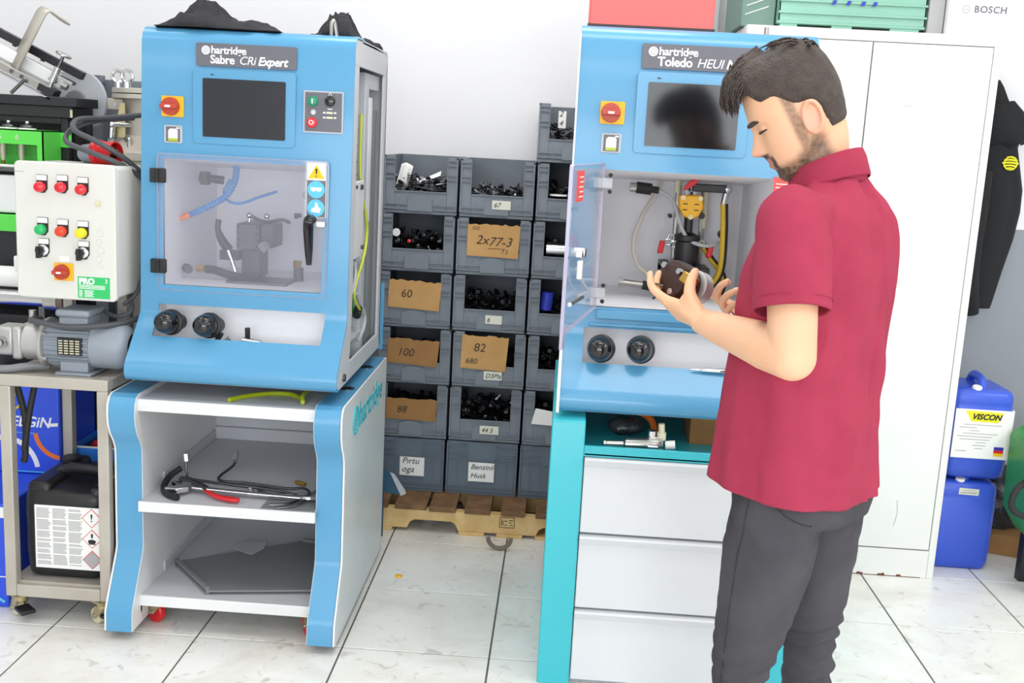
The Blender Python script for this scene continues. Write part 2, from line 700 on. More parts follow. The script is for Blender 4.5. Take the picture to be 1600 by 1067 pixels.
def fuel_icon(fr, root, x0, x1, z0, z1, y):
    i = obj('fuel_flap', fr.m().prism(rrect(x0, x1, z0, z1, 0.004), 'y', y - 0.005, y), 'bracket_grey', root, bev=0.001)
    w = x1 - x0
    obj('flap_inset', fr.m().box(x0 + 0.006, x1 - 0.006, y - 0.0056, y - 0.005, z0 + 0.004, z1 - 0.004), 'badge_grey', i)
    c = fr.m().prism([(x0 + w * .24, z0 + .006), (x0 + w * .76, z0 + .006), (x0 + w * .76, z1 - .014), (x0 + w * .66, z1 - .010), (x0 + w * .34, z1 - .010), (x0 + w * .24, z1 - .016)], 'y', y - 0.0066, y - 0.0056)
    c.box(x0 + w * .68, x0 + w * .86, y - 0.0066, y - 0.0056, z1 - 0.010, z1 - 0.006)
    obj('can_symbol', c, 'print_white', i)
    obj('level_mark', fr.m().box(x0 + w * .24, x0 + w * .76, y - 0.0072, y - 0.0066, z0 + 0.006, z0 + 0.014), 'hose_lime', i)


def bench_shell(fr, root, side_open, lines):
    # folded front panel with the chamber opening and the slot in its sloping foot
    prof = [(-0.60, 1.818), (-0.690, 1.818), (-0.712, 1.812), (-0.727, 1.797), (-0.735, 1.776), (-0.742, 1.62), (-0.7495, 1.438), (-0.7495, 1.43)]
    prof = [(-0.60, 1.818), (-0.690, 1.818), (-0.712, 1.812), (-0.727, 1.797), (-0.735, 1.776), (-0.7455, 1.52), (-0.7485, 1.438),
            (-0.7620, 1.062), (-0.7640, 1.003), (-0.7655, 0.985), (-0.770, 0.972), (-0.8235, 0.915), (-0.881, 0.854), (-0.893, 0.838), (-0.898, 0.820), (-0.894, 0.803), (-0.882, 0.792), (-0.86, 0.788)]
    xs = [-0.667, -0.611, -0.598, -0.118, -0.104, -0.037]
    holes = set()
    for k in range(len(prof) - 1):
        z = (prof[k][1] + prof[k + 1][1]) / 2
        if 1.062 < z < 1.438:
            holes.add((k, 2))
        if 0.915 < z < 1.003:
            holes |= {(k, 1), (k, 2), (k, 3)}
    mm = fr.m()
    vs = [(x, y, z) for (y, z) in prof for x in xs]
    fs = []
    for k in range(len(prof) - 1):
        for c in range(len(xs) - 1):
            if (k, c) not in holes:
                a = k * len(xs) + c
                fs.append((a, a + 1, a + 1 + len(xs), a + len(xs)))
    mm.add(vs, fs)
    fp = obj('front_panel', mm, 'bench_blue', root, smooth=40)
    # outward normal must face the room
    if fp.data.polygons[5].normal.y > 0:
        fp.data.flip_normals()
    so = fp.modifiers.new('sheet', 'SOLIDIFY')
    so.thickness = 0.006
    so.offset = -1
    apply_mods(fp, 40)
    # lid, back, base and closed side
    obj('top_panel', fr.m().box(-0.665, -0.039, -0.61, -0.16, 1.803, 1.815), 'bracket_grey', root, bev=0.002)
    obj('back_panel', fr.m().box(-0.665, -0.039, -0.165, -0.15, 0.80, 1.803), 'bench_grey', root)
    obj('base_plate', fr.m().box(-0.66, -0.042, -0.86, -0.15, 0.786, 0.80), 'bracket_grey', root)
    side = [(-0.86, 0.79), (-0.875, 0.80), (-0.884, 0.82), (-0.872, 0.845), (-0.762, 0.968), (-0.756, 1.0), (-0.728, 1.775), (-0.71, 1.803), (-0.68, 1.810), (-0.40, 1.812), (-0.19, 1.806), (-0.165, 1.79), (-0.155, 1.76), (-0.15, 0.80), (-0.16, 0.79)]
    obj('side_panel', fr.m().prism(side, 'x', -0.664, -0.656), 'bench_grey', root, bev=0.001)
    if not side_open:
        obj('side_panel', fr.m().prism(side, 'x', -0.048, -0.040), 'bench_grey', root, bev=0.001)
    # chamber liner
    ch = fr.m()
    a = [(-0.598, 1.438), (-0.118, 1.438), (-0.118, 1.062), (-0.598, 1.062)]
    yb = -0.28
    bq = [(-0.59, 1.40), (-0.13, 1.40), (-0.13, 1.062), (-0.59, 1.062)]
    vs = [(x, -0.746, z) for x, z in a] + [(x, yb, z) for x, z in bq]
    ch.add(vs, [(4, 5, 6, 7), (0, 1, 5, 4), (1, 2, 6, 5), (2, 3, 7, 6), (3, 0, 4, 7)])
    obj('chamber_liner', ch, 'chamber_grey', root, smooth=0)
    # slot liner
    sl = fr.m()
    sl.box(-0.625, -0.09, -0.700, -0.695, 0.86, 1.02)
    sl.box(-0.625, -0.09, -0.83, -0.70, 0.872, 0.878)
    cheek = [(-0.695, 0.872), (-0.695, 1.02), (-0.757, 1.003), (-0.764, 0.974), (-0.812, 0.915), (-0.80, 0.872)]
    sl.prism(cheek, 'x', -0.617, -0.612)
    sl.prism(cheek, 'x', -0.103, -0.098)
    obj('slot_liner', sl, 'chamber_grey', root, smooth=0)
    # maker's badge
    yb = -0.7405
    bd = obj('badge', fr.m().prism(rrect(-0.503, -0.207, 1.710, 1.775, 0.005), 'y', yb - 0.003, yb + 0.004), 'badge_grey', root)
    em = fr.m()
    cx, cz = -0.474, 1.7545
    em.ring((cx, yb - 0.0035, cz), (0, 1, 0), 0.0115, 0.0013, n=24, k=5)
    for q in range(7):
        r_ = 0.011 * math.sin(PI * (q + 1) / 8)
        em.box(cx - r_, cx + r_, yb - 0.0042, yb - 0.003, cz - 0.0095 + q * 0.0031, cz - 0.0078 + q * 0.0031)
    for q in range(3):
        em.box(cx - 0.006 + q * 0.006 - 0.0006, cx - 0.006 + q * 0.006 + 0.0006, yb - 0.0044, yb - 0.003, cz - 0.010, cz + 0.010)
    obj('emblem', em, 'print_white', bd)
    part_text('badge_lettering', 'hartridge', 0.030 * fr.k, fr.p(-0.459, yb - 0.0035, 1.7465), 'print_white', bd, bold=0.0006, space=0.95)
    x = -0.461
    for s_, sh, bo, dx in lines:
        part_text('badge_lettering', s_, 0.0335 * fr.k, fr.p(x, yb - 0.0035, 1.7185), 'print_white', bd, shear=sh, bold=bo, space=0.95)
        x += dx
    # screen
    bz = obj('screen_bezel', fr.m().prism(rrect(-0.511, -0.207, 1.486, 1.702, 0.012), 'y', -0.7495, -0.735), 'bench_blue', root, bev=0.0012)
    obj('screen', fr.m().prism(rrect(-0.481, -0.236, 1.507, 1.675, 0.004), 'y', -0.7515, -0.748), 'screen_glass' if side_open else 'screen_dark', bz)
    obj('bezel_slot', fr.m().box(-0.458, -0.449, -0.7505, -0.749, 1.684, 1.687), 'print_black', bz)
    rotary_switch(fr, root, -0.572, 1.589, -0.743)
    fuel_icon(fr, root, -0.597, -0.543, 1.483, 1.535, -0.745)


def hinge(fr, root, z):
    h = obj('hinge', fr.m().box(-0.634, -0.588, -0.772, -0.755, z - 0.021, z + 0.021), 'black_plastic', root, bev=0.003)
    obj('hinge_pin', fr.m().cyl((-0.611, -0.774, z - 0.020), (-0.611, -0.774, z + 0.020), 0.006, n=10), 'black_rubber', h)


# --- first bench, closed door, right flank open
F1 = Frame()
B1 = thing('injector_test_bench', (-0.352, -0.5, 0.785), 'blue test bench with a closed clear door, on the white and blue wheeled stand', 'test bench')
bench_shell(F1, B1, True, [('Sabre', 0.0, 0.0007, 0.084), ('CRi', 0.25, 0.0, 0.056), ('Expert', 0.25, 0.0009, 0.1)])
# control plate
cp = obj('control_plate', F1.m().prism(rrect(-0.183, -0.066, 1.535, 1.655, 0.003), 'y', -0.749, -0.735), 'bracket_grey', B1)
obj('plate_face', F1.m().box(-0.179, -0.070, -0.7496, -0.749, 1.539, 1.651), 'badge_grey', cp)
for x, z, mt_, nm in ((-0.155, 1.625, 'green_button', 'start_button'), (-0.157, 1.564, 'red_light', 'stop_button'), (-0.105, 1.627, 'black_gloss', 'pilot_socket')):
    bt = obj(nm, F1.m().lathe([(0.0155, 0), (0.0155, 0.004), (0.0135, 0.005), (0.0135, 0.011), (0.011, 0.0125)], (x, -0.7495, z), (0, -1, 0), n=20), mt_, cp)
    if nm == 'start_button':
        obj('button_mark', F1.m().box(x - 0.0018, x + 0.0018, -0.7632, -0.762, z - 0.007, z + 0.007), 'print_white', bt)
    elif nm == 'stop_button':
        obj('button_mark', F1.m().ring((x, -0.7622, z), (0, 1, 0), 0.006, 0.0012, n=16, k=5), 'print_white', bt)
for z in (1.594, 1.580):
    u = obj('usb_port', F1.m().box(-0.115, -0.096, -0.752, -0.7494, z - 0.003, z + 0.003), 'cream_plastic', cp)
    obj('port_arrows', F1.m().box(-0.125, -0.118, -0.7503, -0.7494, z - 0.0025, z + 0.002).box(-0.093, -0.086, -0.7503, -0.7494, z - 0.002, z + 0.0025), 'print_white', u)
mk = F1.m().ring((-0.105, -0.75, 1.6455), (0, 1, 0), 0.004, 0.0008, n=14, k=4)
mk.box(-0.112, -0.098, -0.7503, -0.7494, 1.6035, 1.606)
mk.ring((-0.154, -0.75, 1.594), (0, 1, 0), 0.0065, 0.0009, n=14, k=4)
mk.box(-0.160, -0.148, -0.7503, -0.7494, 1.593, 1.5945)
mk.box(-0.157, -0.151, -0.7503, -0.7494, 1.589, 1.598)
obj('plate_symbols', mk, 'print_white', cp)
# clear door
dr = obj('clear_door', F1.m().prism(rrect(-0.613, -0.103, 1.047, 1.452, 0.012), 'y', -0.762, -0.756), 'acrylic', B1, smooth=0)
def door_rim(fr, x0, x1, z0, z1, y0, y1):
    mm = fr.m()
    o_, i_ = rrect(x0, x1, z0, z1, 0.012), rrect(x0 + .004, x1 - .004, z0 + .004, z1 - .004, 0.009)
    n = len(o_)
    vs = [(a, y0, c) for a, c in o_] + [(a, y0, c) for a, c in i_] + [(a, y1, c) for a, c in o_] + [(a, y1, c) for a, c in i_]
    fs = []
    for k in range(n):
        j = (k + 1) % n
        fs += [(k, j, n + j, n + k), (2 * n + k, 3 * n + k, 3 * n + j, 2 * n + j), (k, 2 * n + k, 2 * n + j, j), (n + k, n + j, 3 * n + j, 3 * n + k)]
    return mm.add(vs, fs)
obj('door_edge', door_rim(F1, -0.615, -0.101, 1.045, 1.454, -0.764, -0.755), 'acrylic_rim', dr)
hinge(F1, B1, 1.387)
hinge(F1, B1, 1.118)
wp = obj('warning_strip', F1.m().prism(rrect(-0.168, -0.106, 1.288, 1.451, 0.006), 'y', -0.7665, -0.7625), 'bracket_grey', B1)
obj('strip_face', F1.m().box(-0.164, -0.110, -0.7672, -0.7665, 1.291, 1.448), 'badge_grey', wp)
obj('sign_field', F1.m().box(-0.164, -0.110, -0.7678, -0.7672, 1.398, 1.448), 'print_white', wp)
tr = obj('warning_triangle', F1.m().prism([(-0.161, 1.403), (-0.113, 1.403), (-0.137, 1.444)], 'y', -0.7684, -0.7678), 'print_yellow', wp)
obj('triangle_mark', F1.m().prism([(-0.140, 1.432), (-0.134, 1.432), (-0.1355, 1.416), (-0.1385, 1.416)], 'y', -0.769, -0.7684).box(-0.1386, -0.1354, -0.769, -0.7684, 1.408, 1.412), 'print_black', tr)
for z in (1.371, 1.317):
    s_ = obj('mandatory_sign', F1.m().cyl((-0.137, -0.7672, z), (-0.137, -0.7680, z), 0.0255, n=28), 'sticker_blue', wp)
    if z > 1.35:
        g_ = F1.m().ball((-0.145, -0.7682, z), 0.008, 0.0008, 0.006, n=10, m=6).ball((-0.129, -0.7682, z), 0.008, 0.0008, 0.006, n=10, m=6).box(-0.154, -0.120, -0.7686, -0.768, z + 0.002, z + 0.006)
    else:
        g_ = F1.m().prism([(-0.150, z - .012), (-0.126, z - .014), (-0.122, z - .002), (-0.130, z + .004), (-0.133, z + .016), (-0.139, z + .016), (-0.140, z + .002), (-0.150, z - .002)], 'y', -0.7686, -0.768)
    obj('sign_pictogram', g_, 'print_white', s_)
hd = F1.m()
hd.tube([(-0.150, -0.768, 1.285), (-0.152, -0.79, 1.282), (-0.152, -0.795, 1.26), (-0.151, -0.790, 1.20), (-0.150, -0.787, 1.150)], 0.012, 10, sm=4, rs=[0.013, 0.015, 0.016, 0.013, 0.008])
dh = obj('door_handle', hd, 'black_gloss', B1)
obj('handle_boss', F1.m().cyl((-0.150, -0.758, 1.283), (-0.150, -0.780, 1.283), 0.014, n=16), 'black_plastic', dh)
obj('latch_tab', F1.m().box(-0.135, -0.110, -0.772, -0.757, 1.262, 1.277), 'paper', dh, bev=0.002)
black_knob(F1, B1, -0.563, -0.795, 0.954)
black_knob(F1, B1, -0.446, -0.795, 0.951)
vl = F1.m()
vl.cyl((-0.352, -0.765, 0.905), (-0.296, -0.775, 0.902), 0.011, 0.009, n=14)
vl.cyl((-0.296, -0.775, 0.902), (-0.278, -0.778, 0.900), 0.005, n=10)
vv = obj('drain_valve', vl, 'steel_bright', B1)
obj('valve_cap', F1.m().cyl((-0.338, -0.765, 0.91), (-0.338, -0.768, 0.945), 0.008, n=12), 'black_plastic', vv)
cx_ = F1.m().cyl((-0.425, -0.79, 0.905), (-0.410, -0.79, 0.930), 0.008, n=10).cyl((-0.475, -0.80, 0.895), (-0.45, -0.80, 0.90), 0.006, n=10).cyl((-0.43, -0.795, 0.90), (-0.40, -0.80, 0.905), 0.006, n=10)
obj('small_fittings', cx_, 'black_plastic', B1)
obj('steel_fitting', F1.m().cyl((-0.402, -0.79, 0.900), (-0.385, -0.79, 0.915), 0.007, n=8), 'steel', B1)

# --- what hangs inside the closed chamber
seg = F1.m()
hp = spline([(-0.455, -0.5, 1.415), (-0.452, -0.53, 1.37), (-0.470, -0.56, 1.325), (-0.505, -0.58, 1.298), (-0.545, -0.60, 1.275), (-0.572, -0.61, 1.262)], 5)
for k in range(len(hp) - 1):
    seg.lathe([(0.0085, 0), (0.0115, 0.3 * (hp[k + 1] - hp[k]).length), (0.0085, (hp[k + 1] - hp[k]).length)], hp[k], hp[k + 1] - hp[k], n=10)
ch_ = obj('coolant_hose', seg, 'hose_blue', B1)
obj('hose_nozzle', F1.m().cyl((-0.570, -0.61, 1.263), (-0.602, -0.62, 1.248), 0.011, 0.007, n=12), 'orange_tip', ch_)
obj('air_line', F1.m().tube([(-0.470, -0.52, 1.375), (-0.487, -0.53, 1.335), (-0.470, -0.54, 1.308), (-0.43, -0.54, 1.302), (-0.38, -0.52, 1.322), (-0.33, -0.48, 1.342)], 0.0045, 8, sm=6), 'hose_blue', B1)
lg = obj('clamp_block', F1.m().box(-0.437, -0.365, -0.56, -0.40, 1.158, 1.240).box(-0.365, -0.325, -0.54, -0.42, 1.165, 1.238).box(-0.432, -0.372, -0.52, -0.42, 1.066, 1.158), 'cable_dark', B1, bev=0.003)
obj('clamp_bolts', screws(F1.m(), [(-0.43, -0.56, z) for z in (1.17, 1.19, 1.21, 1.23)] + [(-0.372, -0.56, z) for z in (1.17, 1.19, 1.21, 1.23)], 0.004), 'print_black', lg)
for x in (-0.413, -0.356):
    obj('lifting_bolt', F1.m().cyl((x, -0.50, 1.238), (x, -0.50, 1.258), 0.005, n=10).ball((x, -0.50, 1.262), 0.010), 'steel_bright', lg)
lv = obj('clamp_lever', F1.m().tube([(-0.412, -0.5, 1.262), (-0.36, -0.51, 1.245), (-0.30, -0.53, 1.256), (-0.272, -0.54, 1.25)], 0.006, 8, sm=5), 'steel_dark', B1)
obj('lever_tip', F1.m().cyl((-0.265, -0.5, 1.268), (-0.245, -0.5, 1.272), 0.010, 0.006, n=10), 'black_plastic', lv)
obj('clamp_wheel', F1.m().lathe([(0.006, 0), (0.006, 0.03), (0.019, 0.032), (0.019, 0.040), (0.008, 0.045)], (-0.375, -0.55, 1.172), (0.75, -0.5, 0), n=18), 'steel_bright', B1)
inj = F1.m()
inj.tube([(-0.503, -0.53, 1.246), (-0.506, -0.53, 1.215), (-0.492, -0.53, 1.180), (-0.470, -0.53, 1.150)], 0.010, 10, sm=4, rs=[0.009, 0.009, 0.014, 0.016])
inj.box(-0.496, -0.436, -0.545, -0.50, 1.120, 1.150)
ij = obj('injector_connector', inj, 'black_plastic', B1)
obj('injector_rod', F1.m().cyl((-0.466, -0.55, 1.152), (-0.440, -0.55, 1.078), 0.0065, n=10), 'steel_bright', ij)
obj('hose_neck', F1.m().cyl((-0.492, -0.52, 1.29), (-0.499, -0.52, 1.25), 0.004, n=8), 'cream_plastic', ij)
obj('upper_valve', F1.m().cyl((-0.560, -0.55, 1.378), (-0.49, -0.52, 1.370), 0.013, n=12).box(-0.552, -0.530, -0.565, -0.53, 1.355, 1.396), 'black_plastic', B1)
bh = obj('return_hose', F1.m().tube([(-0.52, -0.60, 1.095), (-0.49, -0.60, 1.092), (-0.44, -0.60, 1.078), (-0.38, -0.60, 1.075), (-0.34, -0.62, 1.076)], 0.013, 10, sm=5), 'black_rubber', B1)
obj('brass_coupling', F1.m().cyl((-0.552, -0.60, 1.096), (-0.525, -0.60, 1.096), 0.012, n=6), 'brass', bh)
obj('drip_tray', F1.m().box(-0.44, -0.25, -0.66, -0.52, 1.062, 1.070), 'steel_dark', B1, bev=0.002)
bc = obj('side_coupling', F1.m().cyl((-0.246, -0.52, 1.062), (-0.246, -0.52, 1.105), 0.016, n=12), 'cable_dark', B1)
obj('coupling_nut', F1.m().cyl((-0.250, -0.52, 1.105), (-0.250, -0.52, 1.128), 0.014, n=6), 'brass', bc)
obj('wall_stud', F1.m().cyl((-0.585, -0.60, 1.095), (-0.57, -0.62, 1.093), 0.014, n=14), 'cable_dark', B1)
obj('cable_gland', F1.m().cyl((-0.255, -0.37, 1.33), (-0.255, -0.385, 1.33), 0.016, n=12), 'bracket_grey', B1)

# --- the uncovered flank with its wiring
sf = F1.m()
xo, xi = -0.039, -0.047
sf.prism([(-0.728, 1.775), (-0.71, 1.803), (-0.68, 1.810), (-0.40, 1.812), (-0.19, 1.806), (-0.165, 1.79), (-0.155, 1.76), (-0.155, 1.735), (-0.725, 1.735)], 'x', xi, xo)
sf.prism([(-0.727, 1.735), (-0.655, 1.735), (-0.680, 0.99), (-0.755, 0.99)], 'x', xi, xo)
sf.prism([(-0.755, 0.99), (-0.680, 0.99), (-0.70, 0.86), (-0.70, 0.79), (-0.862, 0.79), (-0.882, 0.82), (-0.872, 0.845), (-0.762, 0.968)], 'x', xi, xo)
sf.prism([(-0.70, 0.79), (-0.70, 0.845), (-0.21, 0.845), (-0.16, 0.79)], 'x', xi, xo)
sf.prism([(-0.155, 1.735), (-0.21, 1.735), (-0.21, 0.845), (-0.16, 0.79), (-0.15, 0.80)], 'x', xi, xo)
sfo = obj('side_frame', sf, 'bench_grey', B1, smooth=0, bev=0.001)
obj('mounting_wall', F1.m().box(-0.115, -0.105, -0.70, -0.17, 0.80, 1.80), 'bracket_grey', B1)
obj('upright_channel', F1.m().box(-0.10, -0.055, -0.46, -0.40, 0.81, 1.73).box(-0.10, -0.055, -0.40, -0.22, 1.68, 1.73), 'bracket_grey', B1, bev=0.003)
obj('white_profile', F1.m().box(-0.075, -0.055, -0.395, -0.335, 1.25, 1.655), 'white_enamel', B1, bev=0.003)
obj('rear_channel', F1.m().box(-0.10, -0.06, -0.30, -0.215, 0.81, 1.62), 'panel_grey', B1, bev=0.003)
obj('dark_recess', F1.m().box(-0.104, -0.10, -0.40, -0.22, 1.56, 1.68), 'steel_dark', B1)
pb = obj('cover_bracket', F1.m().box(-0.052, -0.044, -0.665, -0.500, 1.155, 1.395), 'white_enamel', B1, bev=0.004)
obj('bracket_bolt', F1.m().cyl((-0.044, -0.56, 1.375), (-0.036, -0.56, 1.375), 0.009, n=6).cyl((-0.044, -0.53, 1.185), (-0.036, -0.53, 1.185), 0.008, n=6).cyl((-0.044, -0.635, 1.378), (-0.039, -0.635, 1.378), 0.006, n=8), 'steel_dark', pb)
lb = obj('angle_bracket', F1.m().box(-0.10, -0.050, -0.69, -0.45, 0.895, 0.903).prism([(-0.69, 0.895), (-0.45, 0.895), (-0.45, 0.93), (-0.58, 1.01), (-0.69, 1.01)], 'x', -0.104, -0.098), 'bracket_grey', B1, bev=0.001)
obj('bracket_bolt', F1.m().cyl((-0.075, -0.60, 0.903), (-0.075, -0.60, 0.917), 0.009, n=6).cyl((-0.075, -0.50, 0.903), (-0.075, -0.50, 0.917), 0.009, n=6), 'steel', lb)
obj('blue_liner', F1.m().box(-0.104, -0.100, -0.62, -0.24, 0.93, 1.09), 'bench_blue', B1)
yg = F1.m()
yg.tube([(-0.06, -0.50, 1.60), (-0.06, -0.50, 1.45), (-0.055, -0.49, 1.36), (-0.050, -0.43, 1.28), (-0.050, -0.40, 1.22), (-0.050, -0.44, 1.15), (-0.052, -0.56, 1.07), (-0.052, -0.58, 1.03), (-0.052, -0.50, 0.985), (-0.055, -0.43, 0.955)], 0.005, 8, sm=6)
obj('earth_cable', yg, 'cable_yg', B1)
obj('grey_cable', F1.m().tube([(-0.06, -0.55, 1.14), (-0.055, -0.555, 1.10), (-0.052, -0.62, 1.055), (-0.06, -0.66, 1.04)], 0.006, 8, sm=6).tube([(-0.06, -0.50, 1.03), (-0.052, -0.45, 0.98), (-0.050, -0.40, 0.94), (-0.052, -0.41, 0.90), (-0.06, -0.46, 0.865)], 0.007, 8, sm=6), 'cable_grey', B1)
obj('green_cable', F1.m().tube([(-0.085, -0.48, 1.10), (-0.085, -0.46, 1.03), (-0.085, -0.47, 0.96)], 0.009, 8, sm=5), 'green_dark', B1)
obj('black_cable', F1.m().tube([(-0.06, -0.65, 1.62), (-0.06, -0.60, 1.55), (-0.065, -0.615, 1.48), (-0.07, -0.64, 1.42)], 0.009, 8, sm=5), 'black_rubber', B1)
bun = obj('cable_bundle', F1.m().cyl((-0.085, -0.545, 1.06), (-0.085, -0.545, 1.60), 0.012, n=10), 'cable_grey', B1)
for z in (1.55, 1.50, 1.45, 1.41, 1.14):
    obj('cable_tie', F1.m().cyl((-0.085, -0.545, z - 0.003), (-0.085, -0.545, z + 0.003), 0.0145, n=10).box(-0.075, -0.068, -0.56, -0.50, z - 0.003, z + 0.003), 'black_plastic', bun)
obj('cable_plug', F1.m().cyl((-0.06, -0.49, 0.955), (-0.06, -0.46, 0.975), 0.014, n=10), 'black_plastic', B1)
obj('green_marker', F1.m().cyl((-0.104, -0.53, 1.615), (-0.098, -0.53, 1.615), 0.010, n=12), 'green_button', B1)
obj('rear_skirt', F1.m().box(-0.60, -0.028, -0.148, -0.138, 0.78, 1.02), 'bench_blue', B1)
obj('flank_bolt', F1.m().cyl((-0.039, -0.79, 0.815), (-0.032, -0.79, 0.815), 0.012, n=12), 'steel_dark', B1)

# --- second bench behind the man, door swung open
K2 = 1.033
F2 = Frame((-0.667, -0.75, 0.788), (0.613, -0.86, 0.806), K2)
B2 = thing('injector_test_bench', F2.p(-0.352, -0.5, 0.785), 'blue test bench with its clear door swung open, behind the man', 'test bench')
bench_shell(F2, B2, False, [('Toledo', 0.0, 0.0009, 0.104), ('HEUI', 0.25, 0.0, 0.078), ('Master', 0.25, 0.0009, 0.1)])
black_knob(F2, B2, -0.561, -0.81, 0.954)
black_knob(F2, B2, -0.453, -0.81, 0.958)
obj('ledge_rail', F2.m().box(-0.58, -0.06, -0.775, -0.755, 1.030, 1.056).box(-0.60, -0.04, -0.770, -0.755, 1.008, 1.018), 'bench_blue', B2, bev=0.003)
obj('edge_flange', F2.m().prism([(-0.765, 0.99), (-0.775, 0.985), (-0.898, 0.852), (-0.912, 0.825), (-0.905, 0.79), (-0.88, 0.79), (-0.76, 0.96)], 'x', -0.675, -0.667).box(-0.672, -0.667, -0.752, -0.735, 1.0, 1.79), 'white_enamel', B2)
# swung door in its own standing place
hx, hy = 0.697, -0.866
ox, oy = 0.605, -1.355
dv = V(ox - hx, oy - hy, 0)
dl = dv.length
dn = Matrix.Translation((hx, hy, 0)) @ Matrix.Rotation(math.atan2(dv.y, dv.x), 4, 'Z')
FD = Frame()
FD.T = dn
dr2 = obj('clear_door', FD.m().prism(rrect(0, dl, 1.085, 1.495, 0.012), 'y', -0.003, 0.003), 'acrylic', B2, smooth=0)
obj('door_edge', door_rim(FD, -0.001, dl + 0.001, 1.084, 1.496, -0.0045, 0.0045), 'acrylic_edge', dr2)
obj('door_hook', FD.m().prism([(dl - 0.03, 1.05), (dl + 0.004, 1.05), (dl + 0.004, 1.10), (dl - 0.03, 1.10)], 'y', -0.004, 0.004), 'acrylic_edge', dr2, bev=0.002)
card = obj('door_card', FD.m().box(dl - 0.15, dl - 0.06, 0.005, 0.0065, 1.405, 1.480), 'sticker_red', dr2)
ln = FD.m()
for k in range(5):
    ln.box(dl - 0.140, dl - 0.085 - 0.008 * (k % 2), 0.0065, 0.0071, 1.415 + k * 0.012, 1.418 + k * 0.012)
obj('card_print', ln, 'print_white', card)
for z in (1.13, 1.44):
    hgg = obj('door_hinge', F2.m().box(-0.600, -0.560, -0.772, -0.757, (z - 0.806) / K2 + 0.788 - 0.014, (z - 0.806) / K2 + 0.788 + 0.014), 'bracket_grey', B2, bev=0.002)
    obj('hinge_screw', screws(F2.m(), [(-0.566, -0.772, (z - 0.806) / K2 + 0.788 + d) for d in (-0.022, 0.022)], 0.006, 0.006), 'print_black', hgg)
lt_ = obj('door_latch', FD.m().cyl((dl - 0.10, 0.003, 1.28), (dl - 0.10, 0.03, 1.28), 0.012, n=10).box(dl - 0.125, dl - 0.06, 0.012, 0.028, 1.272, 1.288), 'steel_bright', dr2)
obj('latch_lever', FD.m().box(dl - 0.098, dl - 0.078, 0.014, 0.026, 1.215, 1.262), 'paper', lt_, bev=0.003)
obj('door_stay', FD.m().tube([(dl - 0.09, 0.01, 1.24), (dl - 0.15, 0.02, 1.20), (dl - 0.22, 0.02, 1.17), (dl - 0.14, 0.012, 1.165)], 0.003, 6, sm=5), 'cable_grey', dr2)
obj('gas_strut', FD.m().cyl((dl - 0.20, 0.012, 1.155), (dl - 0.02, 0.012, 1.16), 0.006, n=8), 'steel', dr2)

# --- pump mounting inside the second chamber (world coordinates)
W2 = Frame()
def w2(nm, mm, mt_, par=None, **k):
    return obj(nm, mm, mt_, par or B2, **k)
cn = w2('cable_connector', M().cyl((0.815, -0.52, 1.42), (0.862, -0.52, 1.416), 0.018, n=12).cyl((0.862, -0.52, 1.416), (0.885, -0.52, 1.414), 0.011, n=10), 'black_rubber')
w2('connector_flange', M().cyl((0.795, -0.52, 1.42), (0.815, -0.52, 1.42), 0.015, n=10), 'steel', cn)
w2('grey_tube', M().tube([(0.885, -0.52, 1.414), (0.93, -0.53, 1.385), (0.955, -0.54, 1.32), (0.985, -0.55, 1.27), (1.04, -0.55, 1.252), (1.085, -0.52, 1.262)], 0.006, 8, sm=6), 'cable_grey')
w2('tan_tube', M().tube([(0.905, -0.45, 1.47), (0.885, -0.48, 1.41), (0.845, -0.50, 1.34), (0.818, -0.52, 1.25), (0.835, -0.55, 1.18), (0.885, -0.58, 1.145)], 0.007, 8, sm=6), 'hose_tan')
co = w2('motor_column', M().lathe([(0.020, 0.10), (0.034, 0.105), (0.036, 0.118), (0.034, 0.13), (0.036, 0.135), (0.0385, 0.175), (0.036, 0.205), (0.041, 0.21), (0.041, 0.225), (0.030, 0.228), (0.014, 0.235), (0.014, 0.36)], (0.985, -0.52, 1.055), (0, 0, 1), n=24), 'black_plastic')
w2('column_flange', M().box(0.905, 1.055, -0.58, -0.46, 1.165, 1.185).box(0.905, 0.935, -0.58, -0.46, 1.15, 1.195), 'black_plastic', co, bev=0.002)
w2('column_base', M().box(0.93, 1.04, -0.58, -0.47, 1.09, 1.165), 'cable_dark', co, bev=0.004)
for x in (0.955, 1.035):
    w2('guide_pillar', M().cyl((x, -0.44, 1.09), (x, -0.44, 1.43), 0.010, n=10), 'steel', co)
ye = M()
pts = [(0.945, 1.405), (1.015, 1.408), (1.022, 1.37), (1.008, 1.342), (0.985, 1.332), (0.962, 1.342), (0.948, 1.368)]
ye.prism(pts, 'y', -0.57, -0.52)
yv = w2('yellow_valve', ye, 'yellow_plate', bev=0.006, seg=3)
vs_ = M()
for x in (0.965, 1.0):
    for z in (1.36, 1.378):
        vs_.box(x - 0.007, x + 0.007, -0.5715, -0.5695, z, z + 0.003)
w2('valve_slots', vs_, 'print_black', yv)
w2('valve_screw', screws(M(), [(0.957, -0.57, 1.398), (1.01, -0.57, 1.398), (0.984, -0.57, 1.34)], 0.008, 0.004), 'zinc', yv)
w2('valve_fitting', M().cyl((0.972, -0.545, 1.405), (0.972, -0.545, 1.428), 0.009, n=6).cyl((0.995, -0.545, 1.405), (0.995, -0.545, 1.425), 0.008, n=6), 'steel_bright', yv)
w2('red_lever', M().prism([(0.955, 1.418), (0.99, 1.438), (1.005, 1.458), (0.975, 1.452), (0.96, 1.435)], 'y', -0.575, -0.56), 'red_plastic', yv, bev=0.003)
cr = w2('cross_arm', M().box(0.985, 1.09, -0.56, -0.53, 1.418, 1.442), 'black_plastic', bev=0.003)
